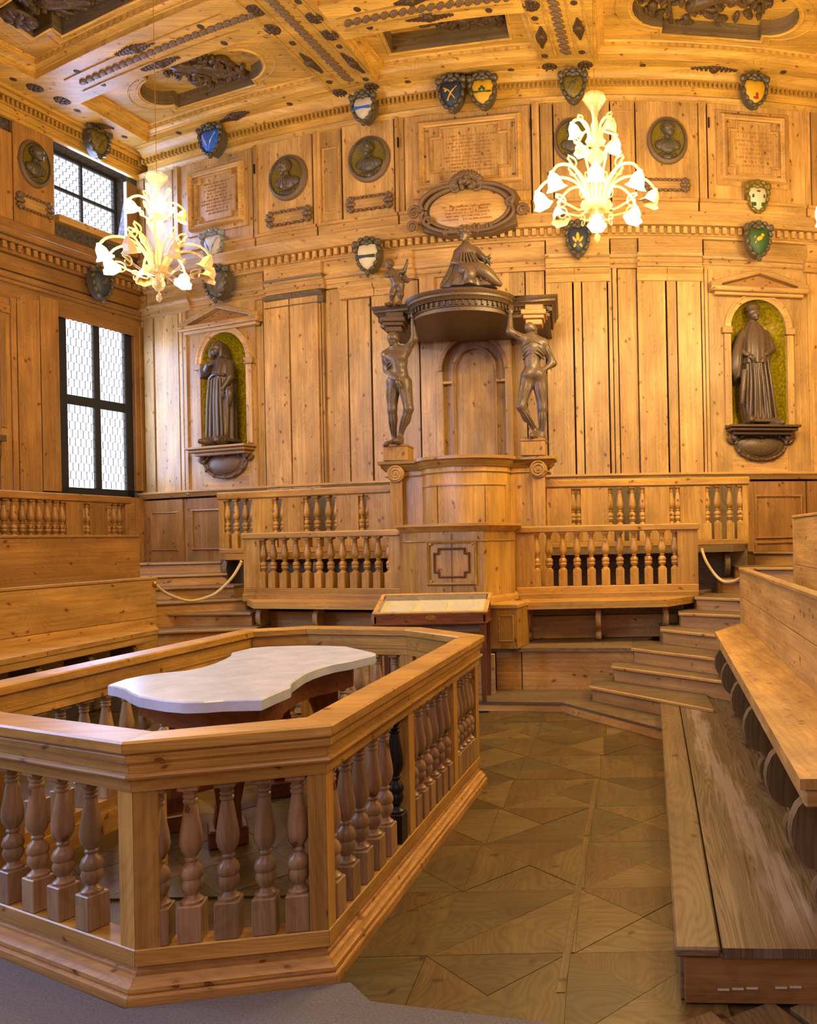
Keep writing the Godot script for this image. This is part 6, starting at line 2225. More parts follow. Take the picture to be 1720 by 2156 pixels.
# ---------------------------------------------------------------- carved figures
func loft(st: SurfaceTool, sec: Array, folds: int, amp: float, seed_ := 0.0, segs := 56) -> void:   # sections [y, x, z, half width, half depth]
	var rings: Array[PackedVector3Array] = []
	var steps := 5
	for i in sec.size() - 1:
		for k in (steps if i < sec.size() - 2 else steps + 1):
			var f := float(k) / steps
			var s := []
			for c in 5:
				s.append(cubic_interpolate(sec[i][c], sec[i + 1][c], sec[maxi(i - 1, 0)][c], sec[mini(i + 2, sec.size() - 1)][c], f))
			var t := (i + f) / (sec.size() - 1)
			var ring := PackedVector3Array()
			for q in segs:
				var a := TAU * q / segs
				var w := amp * (1.15 - t * 0.8)
				var r := 1.0 + w * sin(a * folds + seed_ + t * 1.6) + w * 0.6 * sin(a * (folds * 0.5 + 1.5) - seed_ * 2.0 + t * 3.0) - w * 0.5
				ring.append(Vector3(s[1] + cos(a) * s[3] * r, s[0], s[2] + sin(a) * s[4] * r))
			rings.append(ring)
	for i in rings.size() - 1:
		for q in segs:
			var j := (q + 1) % segs
			quad(st, rings[i][q], rings[i][j], rings[i + 1][j], rings[i + 1][q], 5)
	for e: int in [0, rings.size() - 1]:
		var c := Vector3.ZERO
		for p in rings[e]:
			c += p / segs
		for q in segs:
			tri(st, c, rings[e][q], rings[e][(q + 1) % segs])

func cubic_interpolate(a: float, b: float, pre: float, post: float, t: float) -> float:
	return cubic_interp(a, b, pre, post, t)

func cubic_interp(a: float, b: float, pre: float, post: float, t: float) -> float:
	return 0.5 * ((a * 2.0) + (-pre + b) * t + (2.0 * pre - 5.0 * a + 4.0 * b - post) * t * t + (-pre + 3.0 * a - 3.0 * b + post) * t * t * t)

func head_parts(c: Vector3, s: float, b: Basis) -> Array:               # s = height of the head
	var out := [
		[c + b * Vector3(0, 0.10, -0.02) * s, Vector3(0.36, 0.40, 0.42) * s, b], [c + b * Vector3(0, -0.18, 0.10) * s, Vector3(0.25, 0.27, 0.26) * s, b],
		[c + b * Vector3(0, 0.02, 0.36) * s, c + b * Vector3(0, -0.11, 0.46) * s, 0.03 * s, 0.062 * s],
		[c + b * Vector3(-0.16, 0.06, 0.32) * s, c + b * Vector3(0.16, 0.06, 0.32) * s, 0.055 * s, 0.055 * s],
		[c + b * Vector3(-0.08, -0.22, 0.33) * s, c + b * Vector3(0.08, -0.22, 0.33) * s, 0.035 * s, 0.035 * s],
		[c + b * Vector3(0, -0.37, 0.26) * s, Vector3(0.12, 0.09, 0.1) * s, b]]
	for sg: float in [-1.0, 1.0]:
		out.append([c + b * Vector3(sg * 0.36, -0.02, 0.0) * s, Vector3(0.05, 0.11, 0.07) * s, b])
		out.append([c + b * Vector3(sg * 0.13, 0.0, 0.30) * s, Vector3(0.045, 0.04, 0.045) * s, b])
	return out

func hand(st: SurfaceTool, wrist: Vector3, d: Vector3, n: Vector3, s: float, curl := 0.5) -> void:   # d along the hand, n out of its back
	d = d.normalized()
	var x := d.cross(n).normalized()
	n = x.cross(d)
	var b := Basis(x, n, d)
	ball(st, wrist + d * s * 0.28, Vector3(s * 0.22, s * 0.1, s * 0.3), 9, 6, b)
	var ln := [0.40, 0.47, 0.43, 0.34]
	for i in 4:
		var r := wrist + b * Vector3((i - 1.5) * 0.11, 0, 0.5) * s
		var l: float = ln[i] * s
		var p := [r]
		var a := 0.2 * curl
		var q: Vector3 = r
		for k in 3:
			q += (d * cos(a) - n * sin(a)) * l * [0.45, 0.32, 0.25][k]
			a += 0.75 * curl
			p.append(q)
		tube(st, curve(p, 3), [s * 0.055, s * 0.055, s * 0.052, s * 0.05, s * 0.047, s * 0.045, s * 0.042, s * 0.04, s * 0.036, s * 0.03], 6)
	var th := wrist + b * Vector3(-0.18, 0, 0.2) * s
	tube(st, curve([th, th + b * Vector3(-0.13, -0.08 * curl, 0.14) * s, th + b * Vector3(-0.16, -0.2 * curl, 0.3) * s], 3), [s * 0.07, s * 0.06, s * 0.055, s * 0.05, s * 0.045, s * 0.042, s * 0.035], 6)

func foot_parts(ankle: Vector3, d: Vector3, s: float) -> Array:
	d = d.normalized()
	return [[ankle + Vector3(0, -0.03, 0) * s, ankle + d * 0.16 * s + Vector3(0, -0.065, 0) * s, 0.036 * s, 0.026 * s], [ankle - d * 0.03 * s + Vector3(0, -0.06, 0) * s, ankle + d * 0.1 * s + Vector3(0, -0.07, 0) * s, 0.03 * s, 0.034 * s]]

func flayed(st: SurfaceTool, h: float, back: bool) -> void:              # standing nude study of the muscles, one arm raised
	var J := {}
	if not back:
		J = {"head": Vector3(-0.02, 0.935, 0.02), "neck": Vector3(-0.015, 0.865, 0.0), "chest": Vector3(0.0, 0.75, 0.0), "waist": Vector3(0.03, 0.645, 0.01), "hips": Vector3(0.02, 0.56, 0.0),
			"sa": Vector3(-0.098, 0.80, 0.0), "ea": Vector3(-0.098, 0.675, -0.01), "wa": Vector3(0.03, 0.565, 0.10), "sb": Vector3(0.082, 0.825, 0.0), "eb": Vector3(0.168, 0.93, 0.01), "wb": Vector3(0.165, 1.10, 0.03),
			"ha": Vector3(-0.035, 0.55, 0.0), "ka": Vector3(-0.045, 0.31, 0.02), "aa": Vector3(-0.04, 0.055, -0.01), "hb": Vector3(0.065, 0.555, 0.0), "kb": Vector3(0.12, 0.31, 0.05), "ab": Vector3(0.03, 0.075, 0.035)}
	else:
		J = {"head": Vector3(-0.02, 0.94, 0.0), "neck": Vector3(-0.005, 0.875, 0.0), "chest": Vector3(0.0, 0.775, 0.0), "waist": Vector3(-0.015, 0.665, 0.0), "hips": Vector3(-0.005, 0.565, 0.0),
			"sa": Vector3(-0.075, 0.855, 0.0), "ea": Vector3(-0.195, 0.92, 0.02), "wa": Vector3(-0.19, 1.07, 0.0), "sb": Vector3(0.085, 0.82, 0.0), "eb": Vector3(0.16, 0.655, -0.03), "wb": Vector3(0.08, 0.585, 0.03),
			"ha": Vector3(-0.05, 0.53, 0.0), "ka": Vector3(-0.11, 0.275, 0.05), "aa": Vector3(0.005, 0.075, -0.01), "hb": Vector3(0.045, 0.53, 0.0), "kb": Vector3(0.065, 0.265, 0.0), "ab": Vector3(0.055, 0.05, 0.0)}
	for k: String in J:
		J[k] = J[k] * h
	var zs := -1.0 if back else 1.0
	var p := [
		[J.neck - Vector3(0, 0.02, 0) * h, J.head - Vector3(0, 0.03, 0) * h, 0.033 * h, 0.03 * h],
		[J.chest, Vector3(0.098, 0.105, 0.066) * h, Basis()], [J.chest + Vector3(-0.045, 0.02, 0.035 * zs) * h, Vector3(0.05, 0.042, 0.035) * h, Basis()], [J.chest + Vector3(0.045, 0.02, 0.035 * zs) * h, Vector3(0.05, 0.042, 0.035) * h, Basis()],
		[J.chest, J.waist, 0.075 * h, 0.062 * h], [J.waist, J.hips, 0.064 * h, 0.075 * h], [J.hips, Vector3(0.09, 0.06, 0.065) * h, Basis()],
		[J.sa, J.neck, 0.042 * h, 0.032 * h], [J.sb, J.neck, 0.042 * h, 0.032 * h],
		[J.sa, J.ea, 0.040 * h, 0.030 * h], [J.ea, J.wa, 0.031 * h, 0.019 * h], [J.sb, J.eb, 0.040 * h, 0.030 * h], [J.eb, J.wb, 0.031 * h, 0.019 * h],
		[J.ha, J.ka, 0.066 * h, 0.040 * h], [J.ka, J.aa, 0.038 * h, 0.021 * h], [J.ka.lerp(J.aa, 0.28) + Vector3(0, 0, -0.014) * h, Vector3(0.036, 0.065, 0.036) * h, Basis()],
		[J.hb, J.kb, 0.066 * h, 0.040 * h], [J.kb, J.ab, 0.038 * h, 0.021 * h], [J.kb.lerp(J.ab, 0.28) + Vector3(0, 0, -0.014) * h, Vector3(0.036, 0.065, 0.036) * h, Basis()]]
	if back:
		for sg: float in [-1.0, 1.0]:
			p.append([J.hips + Vector3(sg * 0.042, -0.015, 0.04) * h, Vector3(0.046, 0.05, 0.045) * h, Basis()])
	p.append_array(foot_parts(J.aa, Vector3(-0.2, 0, 1.0), h * 0.85))
	p.append_array(foot_parts(J.ab, Vector3(0.15, 0, 1.0 if not back else -0.8), h * 0.85))
	flesh(st, head_parts(J.head, 0.135 * h, Basis(Vector3.UP, -0.5 if not back else 2.2) * Basis(Vector3.RIGHT, 0.12)), 0.006, 0.005)
	flesh(st, p, 0.0115 * h / 1.37 * 1.1, 0.011)
	hand(st, J.wa, (J.wa - J.ea) if back else Vector3(0.4, -0.8, 0.1), Vector3(0, 0, 1), 0.105 * h)
	hand(st, J.wb, (J.wb - J.eb) if not back else Vector3(-0.7, -0.2, 0.3), Vector3(0, 0, 1), 0.105 * h)
	# muscle strings of the anatomical carving
	for q: Array in [["ha", "ka", 0.055], ["hb", "kb", 0.055], ["ka", "aa", 0.033], ["kb", "ab", 0.033], ["sa", "ea", 0.034], ["sb", "eb", 0.034]]:
		for i in 3:
			var a: Vector3 = J[q[0]]
			var b: Vector3 = J[q[1]]
			var o := Vector3((i - 1) * 0.7, 0, 0.75).normalized() * float(q[2]) * h
			tube(st, curve([a.lerp(b, 0.1) + o * 0.9, a.lerp(b, 0.45) + o * 0.98, a.lerp(b, 0.9) + o * 0.62], 4), [0.004 * h, 0.009 * h, 0.010 * h, 0.011 * h, 0.011 * h, 0.010 * h, 0.008 * h, 0.006 * h, 0.004 * h], 5)
	for i in 4:                                                         # ribs, or the furrows of the back
		for sg: float in [-1.0, 1.0]:
			var y := 0.05 - i * 0.032
			var c: Vector3 = J.chest
			tube(st, curve([c + Vector3(sg * 0.012, y, 0.066) * h, c + Vector3(sg * 0.055, y - 0.02, 0.058) * h, c + Vector3(sg * 0.088, y - 0.05, 0.02) * h], 3), [0.008 * h], 5)

func statues() -> void:
	# right niche: scholar in cap and gown
	var f := hung(1594, 891, -0.04)
	var k := -f.origin.z / FOCAL * 0.349
	var s := thing("statue", "dark carved scholar in cap and short cape in the right niche", "statue", f, "figures in the niches")
	var P := func(x: float, y: float, z: float) -> Vector3: return Vector3((x - 1365.0) * k, (1005.0 - y) * k, z)
	var st := begin()
	box(st, Vector3(0.02, 0.015, 0.02), Vector3(0.42, 0.05, 0.36), 0.01)
	put("plinth", done(st), M.figure, s)
	st = begin()
	var hc: Vector3 = P.call(1345, 352, 0.06)
	flesh(st, head_parts(hc, 0.215, Basis(Vector3.UP, 0.55)), 0.006, 0.005)
	var parts := []
	parts.append([P.call(1345, 400, 0.02), P.call(1345, 445, 0.0), 0.06, 0.085])
	parts.append([P.call(1285, 470, 0.0), P.call(1242, 570, 0.06), 0.075, 0.055])
	parts.append([P.call(1242, 570, 0.06), P.call(1285, 610, 0.17), 0.05, 0.035])
	parts.append([P.call(1425, 470, 0.0), P.call(1460, 560, 0.05), 0.07, 0.055])
	parts.append([P.call(1460, 560, 0.05), P.call(1400, 605, 0.16), 0.05, 0.035])
	parts.append_array([[P.call(1310, 960, 0.08), P.call(1335, 620, 0.0), 0.05, 0.09], [P.call(1425, 975, 0.08), P.call(1385, 620, 0.0), 0.05, 0.09], [P.call(1355, 640, 0.0), P.call(1350, 450, 0.0), 0.11, 0.1]])
	parts.append_array(foot_parts(P.call(1300, 965, 0.12), Vector3(-0.3, 0, 1), 1.4))
	parts.append_array(foot_parts(P.call(1430, 980, 0.12), Vector3(0.4, 0, 1), 1.4))
	flesh(st, parts, 0.013, 0.014)
	hand(st, P.call(1285, 610, 0.17), Vector3(0.6, -0.5, 0.3), Vector3(0, 0.4, 1), 0.15)
	hand(st, P.call(1400, 605, 0.16), Vector3(-0.8, -0.4, 0.3), Vector3(0, 0.4, 1), 0.15)
	put("body", done(st), M.figure, s)
	st = begin()
	loft(st, [[P.call(0, 992, 0).y, P.call(1382, 0, 0).x, 0.0, 0.235, 0.19], [P.call(0, 900, 0).y, P.call(1362, 0, 0).x, 0.0, 0.225, 0.18], [P.call(0, 760, 0).y, P.call(1355, 0, 0).x, 0.01, 0.21, 0.17], [P.call(0, 620, 0).y, P.call(1352, 0, 0).x, 0.01, 0.19, 0.16], [P.call(0, 480, 0).y, P.call(1355, 0, 0).x, 0.0, 0.18, 0.14]], 13, 0.085, 0.4)
	put("gown", done(st), M.figure, s)
	st = begin()
	loft(st, [[P.call(0, 655, 0).y, P.call(1352, 0, 0).x, 0.02, 0.205, 0.185], [P.call(0, 570, 0).y, P.call(1352, 0, 0).x, 0.02, 0.215, 0.18], [P.call(0, 490, 0).y, P.call(1353, 0, 0).x, 0.01, 0.205, 0.155], [P.call(0, 440, 0).y, P.call(1352, 0, 0).x, 0.0, 0.15, 0.12], [P.call(0, 405, 0).y, P.call(1348, 0, 0).x, 0.01, 0.075, 0.08]], 11, 0.07, 1.3)
	put("cape", done(st), M.figure, s)
	st = begin()
	for q: Array in [[[1262, 500, 0.05], [1232, 600, 0.09], [1222, 690, 0.10], [1232, 745, 0.09]]]:
		var pts := []
		for v: Array in q:
			pts.append(P.call(v[0], v[1], v[2]))
		tube(st, curve(pts, 4), [0.06, 0.065, 0.07, 0.075, 0.08, 0.085, 0.085, 0.085, 0.08, 0.075, 0.06, 0.05, 0.03], 9)
	for i in 4:
		tube(st, curve([P.call(1250 - i * 8, 540, 0.12 - i * 0.02), P.call(1235 - i * 6, 640, 0.18 - i * 0.03), P.call(1228 - i * 2, 740, 0.15 - i * 0.02)], 4), [0.016], 5)
	for i in 6:
		tube(st, curve([P.call(1300 + i * 22, 640, 0.17), P.call(1300 + i * 26, 800, 0.185), P.call(1290 + i * 33, 985, 0.18)], 4), [0.010, 0.014, 0.018, 0.02, 0.022, 0.022, 0.02, 0.02, 0.02], 5)
	tube(st, curve([P.call(1270, 700, 0.12), P.call(1255, 800, 0.16), P.call(1248, 900, 0.15)], 4), [0.05, 0.05, 0.045, 0.04, 0.04, 0.035, 0.03, 0.03, 0.02], 7)
	put("sleeve_folds", done(st), M.figure, s)
	st = begin()
	lathe(st, V2([0.0, 0.075, 0.07, 0.07, 0.095, 0.045, 0.10, 0.0, 0.09, -0.02, 0.0, -0.02]), 18, Transform3D(Basis(), hc + Vector3(-0.005, 0.055, -0.012)))
	put("cap", done(st), M.figure, s)

	# left niche: long-haired physician
	f = hung(474, 931, -0.03)
	var k2 := -f.origin.z / FOCAL * 0.3256
	s = thing("statue", "carved long-haired man in a gown, hand to chest, in the left niche", "statue", f, "figures in the niches")
	P = func(x: float, y: float, z: float) -> Vector3: return Vector3((x - 596.0) * k2, (1140.0 - y) * k2, z)
	st = begin()
	box(st, Vector3(0.0, 0.015, 0.02), Vector3(0.40, 0.05, 0.34), 0.01)
	put("plinth", done(st), M.figure, s)
	st = begin()
	hc = P.call(582, 545, 0.08)
	flesh(st, head_parts(hc, 0.22, Basis(Vector3.UP, -0.25)), 0.006, 0.005)
	parts = []
	parts.append([P.call(584, 590, 0.02), P.call(592, 640, 0.0), 0.06, 0.09])
	parts.append([P.call(535, 630, 0.0), P.call(482, 690, 0.10), 0.075, 0.06])
	parts.append([P.call(482, 690, 0.10), P.call(556, 652, 0.20), 0.055, 0.036])
	parts.append([P.call(650, 640, 0.0), P.call(676, 730, 0.05), 0.07, 0.055])
	parts.append([P.call(676, 730, 0.05), P.call(652, 812, 0.15), 0.05, 0.034])
	parts.append_array([[P.call(562, 1100, 0.08), P.call(580, 740, 0.0), 0.05, 0.09], [P.call(638, 1100, 0.08), P.call(610, 740, 0.0), 0.05, 0.09], [P.call(595, 760, 0.0), P.call(592, 640, 0.0), 0.11, 0.1]])
	parts.append_array(foot_parts(P.call(560, 1105, 0.10), Vector3(-0.3, 0, 1), 1.45))
	parts.append_array(foot_parts(P.call(640, 1105, 0.10), Vector3(0.4, 0, 1), 1.45))
	flesh(st, parts, 0.013, 0.014)
	hand(st, P.call(556, 652, 0.20), Vector3(0.9, 0.2, 0.1), Vector3(0, 0.3, 1), 0.15)
	hand(st, P.call(652, 812, 0.15), Vector3(0.2, -0.9, 0.3), Vector3(0.2, 0.2, 1), 0.15)
	put("body", done(st), M.figure, s)
	st = begin()
	loft(st, [[P.call(0, 1125, 0).y, P.call(582, 0, 0).x, 0.0, 0.20, 0.18], [P.call(0, 1000, 0).y, P.call(584, 0, 0).x, 0.0, 0.205, 0.17], [P.call(0, 850, 0).y, P.call(590, 0, 0).x, 0.01, 0.205, 0.16], [P.call(0, 720, 0).y, P.call(594, 0, 0).x, 0.01, 0.175, 0.15], [P.call(0, 640, 0).y, P.call(594, 0, 0).x, 0.0, 0.18, 0.125], [P.call(0, 595, 0).y, P.call(590, 0, 0).x, 0.0, 0.09, 0.08]], 12, 0.09, 2.2)
	put("gown", done(st), M.figure, s)
	st = begin()
	tube(st, curve([P.call(530, 640, 0.04), P.call(478, 690, 0.12), P.call(470, 720, 0.13)], 4), [0.08, 0.085, 0.09, 0.09, 0.085, 0.07, 0.05, 0.04, 0.03], 9)
	for i in 5:
		tube(st, curve([P.call(545 + i * 24, 740, 0.16), P.call(535 + i * 28, 900, 0.175), P.call(520 + i * 33, 1110, 0.17)], 4), [0.012, 0.016, 0.02, 0.022, 0.022, 0.022, 0.02, 0.02, 0.02], 5)
	tube(st, curve([P.call(530, 735, 0.13), P.call(600, 715, 0.18), P.call(665, 720, 0.13)], 4), [0.022], 6)
	tube(st, curve([P.call(690, 800, 0.1), P.call(700, 860, 0.12), P.call(690, 910, 0.1)], 3), [0.04, 0.06, 0.06, 0.05, 0.045, 0.03, 0.02], 7)
	put("sleeve_folds", done(st), M.figure, s)
	st = begin()
	for sg: float in [-1.0, 1.0]:
		for i in 5:
			tube(st, curve([hc + Vector3(sg * 0.05, 0.09, -0.02 - i * 0.02), hc + Vector3(sg * (0.10 - i * 0.01), 0.0, 0.02 - i * 0.035), hc + Vector3(sg * 0.105, -0.13, 0.03 - i * 0.035)], 4), [0.03, 0.034, 0.034, 0.034, 0.034, 0.032, 0.03, 0.026, 0.02], 6)
	ball(st, hc + Vector3(0, 0.06, -0.03), Vector3(0.088, 0.075, 0.09), 12, 7)
	put("hair", done(st), M.figure, s)

	# the two flayed men carrying the canopy
	var p := row(839, 938, 9.5)
	s = thing("statue", "flayed male figure facing front, left arm raised to the canopy", "statue", face(Vector3(p.x - 0.0, 2.825, p.z), Vector3(1, 0, 0.12)), "flayed men carrying the canopy")
	st = begin()
	flayed(st, 1.40, false)
	put("body", done(st), M.figure, s)
	p = row(1127, 926, 9.5)
	s = thing("statue", "flayed male figure seen from behind, hand on hip, right of the pulpit", "statue", face(Vector3(p.x, 2.825, p.z), Vector3(1, 0, 0)), "flayed men carrying the canopy")
	st = begin()
	flayed(st, 1.41, true)
	put("body", done(st), M.figure, s)

	# seated woman and cherub on the canopy
	p = row(990, 604, 9.45)
	s = thing("statue", "seated carved woman in loose robes on top of the canopy", "statue", face(Vector3(p.x, 4.655, p.z), Vector3(1, 0, 0)))
	P = func(x: float, y: float, z: float) -> Vector3: return Vector3((x - 905.0) * 0.0016, (545.0 - y) * 0.00168, z)
	st = begin()
	hc = P.call(872, 170, 0.03)
	flesh(st, head_parts(hc, 0.155, Basis(Vector3.UP, -0.5)), 0.005, 0.004)
	parts = []
	parts.append([P.call(878, 205, 0.0), P.call(882, 250, 0.0), 0.04, 0.06])
	parts.append([P.call(882, 285, 0.0), P.call(885, 380, 0.0), 0.12, 0.11])
	parts.append([P.call(955, 270, 0.0), P.call(1005, 330, 0.06), 0.05, 0.04])
	parts.append([P.call(1005, 330, 0.06), P.call(1035, 372, 0.14), 0.038, 0.026])
	parts.append([P.call(815, 280, 0.0), P.call(795, 360, 0.05), 0.048, 0.04])
	parts.append([P.call(795, 360, 0.05), P.call(860, 385, 0.15), 0.036, 0.025])
	flesh(st, parts, 0.011, 0.012)
	hand(st, P.call(1035, 372, 0.14), Vector3(0.8, -0.3, 0.3), Vector3(0, 1, 0.3), 0.1)
	hand(st, P.call(860, 385, 0.15), Vector3(0.9, -0.1, 0.2), Vector3(0, 1, 0.3), 0.1)
	put("body", done(st), M.figure, s)
	st = begin()
	loft(st, [[0.0, P.call(910, 0, 0).x, 0.0, 0.33, 0.24], [P.call(0, 490, 0).y, P.call(905, 0, 0).x, 0.02, 0.25, 0.22], [P.call(0, 420, 0).y, P.call(895, 0, 0).x, 0.01, 0.185, 0.17], [P.call(0, 340, 0).y, P.call(882, 0, 0).x, 0.0, 0.14, 0.12], [P.call(0, 270, 0).y, P.call(882, 0, 0).x, 0.0, 0.13, 0.1], [P.call(0, 240, 0).y, P.call(880, 0, 0).x, 0.0, 0.07, 0.07]], 9, 0.10, 0.9)
	tube(st, curve([P.call(930, 430, 0.12), P.call(1020, 450, 0.17), P.call(1100, 510, 0.14), P.call(1150, 538, 0.1)], 4), [0.10, 0.10, 0.10, 0.095, 0.09, 0.085, 0.08, 0.07, 0.06, 0.05, 0.04, 0.03, 0.02], 9)
	tube(st, curve([P.call(880, 430, 0.14), P.call(930, 470, 0.22), P.call(900, 530, 0.2)], 4), [0.09, 0.09, 0.09, 0.085, 0.08, 0.075, 0.07, 0.06, 0.05], 9)
	tube(st, curve([P.call(810, 300, -0.02), P.call(760, 430, 0.0), P.call(690, 535, 0.02)], 4), [0.04, 0.045, 0.05, 0.05, 0.05, 0.05, 0.045, 0.04, 0.025], 8)
	for i in 6:
		tube(st, curve([P.call(860 + i * 15, 300, 0.11), P.call(850 + i * 30, 400, 0.17), P.call(840 + i * 42, 520, 0.2)], 4), [0.012], 5)
	put("robe", done(st), M.figure, s)
	st = begin()
	for i in 9:
		var t := TAU * i / 9
		ball(st, hc + Vector3(cos(t) * 0.055, 0.045 + sin(t) * 0.02, sin(t) * 0.06 - 0.02), Vector3(0.032, 0.03, 0.032), 7, 4)
	ball(st, hc + Vector3(0.01, 0.07, -0.03), Vector3(0.05, 0.04, 0.05), 9, 5)
	put("hair", done(st), M.figure, s)
	var g := P.call(1045, 365, 0.15) as Vector3
	st = begin()
	for i in 12:
		var d := Vector3(cos(i * 2.4), sin(i * 1.7), cos(i * 3.1)).normalized()
		tube(st, PackedVector3Array([g, g + d * 0.09]), [0.018, 0.006], 5)
	ball(st, g, Vector3(0.045, 0.045, 0.04))
	put("attribute", done(st), M.bronze, s)
	p = row(834, 641, 9.55)
	s = thing("statue", "small nude winged cherub standing on the canopy's left end", "statue", face(Vector3(p.x, 4.575, p.z), Vector3(1, 0, 0.1)))
	P = func(x: float, y: float, z: float) -> Vector3: return Vector3((x - 330.0) * 0.00165, (650.0 - y) * 0.00172, z)
	st = begin()
	hc = P.call(290, 358, 0.02)
	flesh(st, head_parts(hc, 0.135, Basis(Vector3.UP, -0.9)), 0.005, 0.004)
	parts = []
	parts.append_array([[P.call(300, 395, 0.0), P.call(312, 420, 0.0), 0.03, 0.045], [P.call(315, 430, 0.0), P.call(345, 500, 0.0), 0.065, 0.07], [P.call(325, 505, 0.0), P.call(308, 580, 0.03), 0.05, 0.034], [P.call(308, 580, 0.03), P.call(290, 632, 0.0), 0.034, 0.02], [P.call(368, 505, 0.0), P.call(372, 580, 0.02), 0.05, 0.034], [P.call(372, 580, 0.02), P.call(358, 632, 0.0), 0.034, 0.02], [P.call(282, 412, 0.0), P.call(270, 440, 0.05), 0.03, 0.026], [P.call(270, 440, 0.05), P.call(300, 455, 0.1), 0.026, 0.018], [P.call(350, 415, 0.0), P.call(400, 415, 0.02), 0.03, 0.024], [P.call(400, 415, 0.02), P.call(428, 355, 0.03), 0.024, 0.016]])
	parts.append_array(foot_parts(P.call(290, 632, 0.0), Vector3(-0.4, 0, 1), 0.6))
	parts.append_array(foot_parts(P.call(358, 632, 0.0), Vector3(-0.2, 0, 1), 0.6))
	flesh(st, parts, 0.0095, 0.010)
	hand(st, P.call(300, 455, 0.1), Vector3(0.9, -0.2, 0.3), Vector3(0, 0.3, 1), 0.055)
	hand(st, P.call(428, 355, 0.03), Vector3(0.1, 1, 0), Vector3(0, 0, 1), 0.055)
	put("body", done(st), M.figure, s)
	st = begin()
	for i in 7:
		ball(st, P.call(372 + i * 8, 440 + i * 6, -0.04), Vector3(0.016, 0.06 - i * 0.004, 0.012), 6, 5, Basis(Vector3(0, 0, 1), -0.25 - i * 0.1))
	put("wing", done(st), M.figure, s)

# ---------------------------------------------------------------- blown-glass chandeliers
func shade_mesh(petals: float) -> ArrayMesh:                             # bell flower hanging down from y = 0
	var st := begin()
	lathe(st, V2([0.012, 0.02, 0.022, 0.0, 0.04, -0.02, 0.055, -0.05, 0.06, -0.085, 0.068, -0.115, 0.095, -0.14, 0.091, -0.143, 0.06, -0.118, 0.052, -0.085, 0.048, -0.05, 0.03, -0.022, 0.012, -0.012]), 24, Transform3D(), petals, 6)
	return done(st)

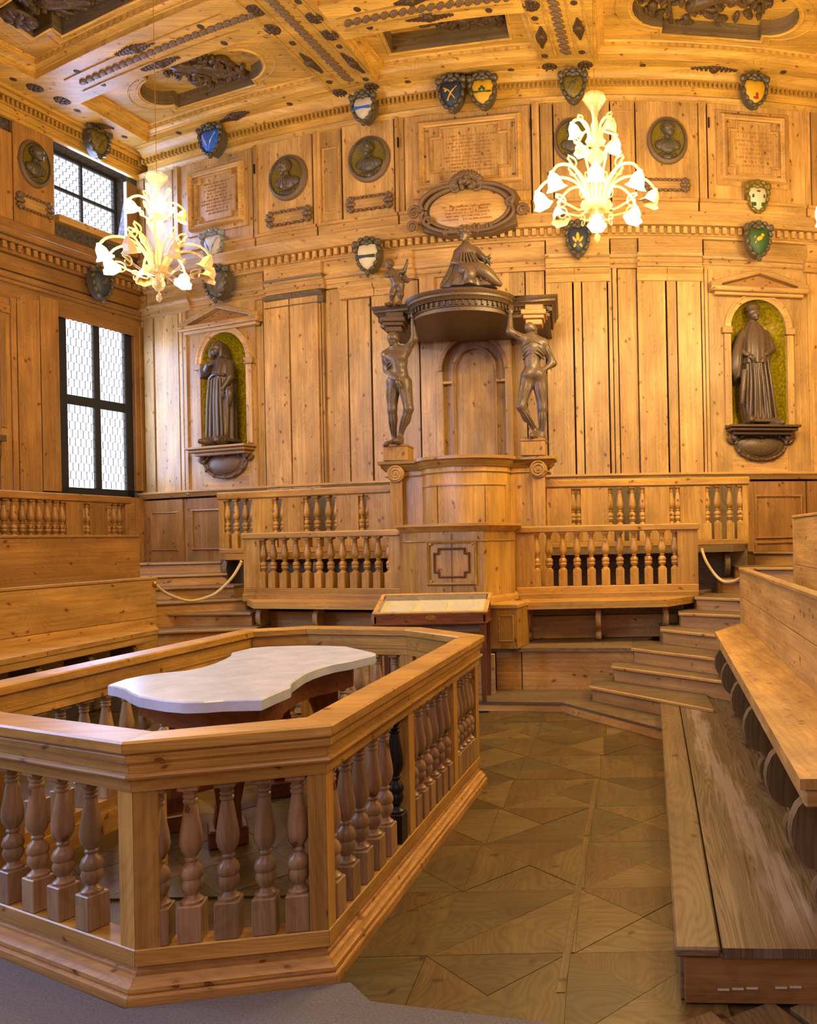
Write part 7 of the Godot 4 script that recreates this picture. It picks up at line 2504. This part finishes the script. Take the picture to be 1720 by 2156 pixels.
func chandelier(label: String, o: Vector3, lower: Array, upper: Array, energy: float) -> void:
	var c := thing("chandelier", label, "chandelier", Transform3D(Basis(), o), "blown-glass chandeliers")
	var st := begin()
	tube(st, PackedVector3Array([Vector3(0, 1.06, 0), Vector3(0, SOFFIT - o.y, 0)]), [0.0035], 5)
	put("wire", done(st), M.brass, c)
	st = begin()
	lathe(st, V2([0.0, 0.83, 0.022, 0.84, 0.035, 0.90, 0.085, 0.98, 0.112, 1.02, 0.10, 1.05, 0.06, 1.075, 0.02, 1.085, 0.0, 1.085]), 20, Transform3D(), 0.05, 10)
	put("top_vase", done(st), M.blown_glass, c)
	st = begin()
	lathe(st, V2([0.0, 0.0, 0.02, 0.0, 0.025, 0.1, 0.03, 0.2, 0.022, 0.3, 0.03, 0.36, 0.016, 0.40]), 12)
	put("stem", done(st), M.gold_glass, c)
	st = begin()
	lathe(st, V2([0.016, 0.58, 0.03, 0.64, 0.022, 0.74, 0.03, 0.80, 0.018, 0.85]), 12)
	put("stem", done(st), M.gold_glass, c)
	st = begin()
	ball(st, Vector3(0, 0.48, 0), Vector3(0.082, 0.075, 0.082), 16, 9)
	put("globe", done(st), M.blown_glass, c)
	st = begin()
	lathe(st, V2([0.0, -0.05, 0.05, -0.05, 0.11, -0.03, 0.145, 0.01, 0.15, 0.03, 0.13, 0.035, 0.08, 0.02, 0.0, 0.015]), 24, Transform3D(), 0.03, 12)
	put("bowl", done(st), M.gold_glass, c)
	st = begin()
	lathe(st, V2([0.0, 0.575, 0.04, 0.58, 0.085, 0.605, 0.095, 0.625, 0.07, 0.63, 0.0, 0.62]), 20, Transform3D(), 0.04, 10)
	put("bowl", done(st), M.gold_glass, c)
	st = begin()
	lathe(st, V2([0.0, -0.215, 0.03, -0.205, 0.055, -0.17, 0.062, -0.13, 0.05, -0.085, 0.028, -0.06, 0.0, -0.05]), 18, Transform3D(), 0.05, 9)
	put("finial", done(st), M.blown_glass, c)
	st = begin()
	lathe(st, V2([0.0, -0.335, 0.014, -0.32, 0.03, -0.29, 0.024, -0.26, 0.008, -0.235, 0.01, -0.21, 0.0, -0.20]), 14)
	put("drop", done(st), M.blown_glass, c)
	var bell := shade_mesh(0.08)
	var bulb := begin()
	ball(bulb, Vector3(0, -0.06, 0), Vector3(0.028, 0.04, 0.028))
	var bm := done(bulb)
	for tier in 2:
		var list := lower if tier == 0 else upper
		var n: int = list.size()
		for i in n:
			var a: float = TAU * i / n + (0.0 if tier == 0 else 0.65)
			var d := Vector3(sin(a), 0, cos(a))
			var y0 := 0.02 if tier == 0 else 0.61
			var r := 0.56 if tier == 0 else 0.27
			var pk := 0.27 if tier == 0 else 0.17
			var ey := 0.13 if tier == 0 else 0.10
			var pts := [d * 0.06 + Vector3(0, y0, 0), d * r * 0.30 + Vector3(0, y0 + pk * 0.75, 0), d * r * 0.58 + Vector3(0, y0 + pk, 0), d * r * 0.85 + Vector3(0, y0 + pk * 0.85, 0), d * r + Vector3(0, y0 + ey, 0)]
			st = begin()
			tube(st, curve(pts, 4), [0.017, 0.016, 0.015, 0.014, 0.013], 7)
			put("arm", done(st), M.gold_glass, c)
			var e: Vector3 = pts[4]
			var sx := Transform3D(Basis(d.cross(Vector3.UP), -0.45).orthonormalized(), e)
			if tier == 1:
				sx = sx.scaled_local(Vector3(0.8, 0.8, 0.8))
			var lit: bool = list[i] == 1
			var sh := put("shade", bell, M.lit_shade if lit else M.shade_glass, c, sx)
			put("bulb", bm, M.lit_shade if lit else M.cream, sh)
			if lit:
				var l := OmniLight3D.new()
				l.name = named(c, "lamp_light")
				l.position = sx * Vector3(0, -0.07, 0)
				l.light_color = Color(1.0, 0.86, 0.60)
				l.light_energy = energy * (1.0 if tier == 0 else 0.7)
				l.light_size = 0.04
				l.omni_range = 30.0
				l.omni_attenuation = 2.0
				l.shadow_enabled = true
				c.add_child(l)
			# curled leaves between the arms
			var b := a + PI / n
			var db := Vector3(sin(b), 0, cos(b))
			for cu: Array in ([[0.24, 0.36, 0.06], [0.36, -0.02, 0.07]] if tier == 0 else [[0.14, 0.24, 0.035], [0.19, 0.03, 0.035]]):
				var p := [db * 0.07 + Vector3(0, y0, 0), db * float(cu[0]) * 0.5 + Vector3(0, y0 + float(cu[1]) * 0.5 - (0.06 if cu[1] < 0.1 else 0.0), 0)]
				var cc := db * float(cu[0]) + Vector3(0, y0 + float(cu[1]), 0)
				for q in 9:
					var t := q / 8.0
					var an := -PI * 0.75 + t * TAU * 0.95
					var rr := float(cu[2]) * lerpf(1.0, 0.35, t)
					p.append(cc + (db * -cos(an) + Vector3.UP * -sin(an)) * rr)
				st = begin()
				tube(st, curve(p, 2), [0.012, 0.012, 0.011, 0.011, 0.010, 0.010, 0.009, 0.009, 0.008, 0.008, 0.007, 0.006], 6)
				put("scroll", done(st), M.gold_glass if cu[1] > 0.1 else M.blown_glass, c)

func chandeliers() -> void:
	chandelier("glass chandelier with most bells lit, right of the pulpit", at(1256, 437, 7.5), [1, 1, 0, 1, 1, 0, 1, 1], [0, 1, 0, 1], 1.5)
	chandelier("glass chandelier before the small window, half its bells dark", at(334, 572, 8.6), [0, 0, 0, 0, 1, 0, 1, 1], [1, 0, 0, 1], 1.5)
	chandelier("glass chandelier cut off by the right edge of the frame", at(1846, 470, 7.6), [1, 1, 1, 1, 1, 0, 1, 1], [1, 1, 1, 1], 1.5)
	chandelier("unseen glass chandelier added above the viewer for foreground light", Vector3(-1.6, 5.3, -2.6), [1, 1, 1, 1, 1, 1, 1, 1], [1, 1, 1, 1], 0.7)  # added out of view to light the near part of the room
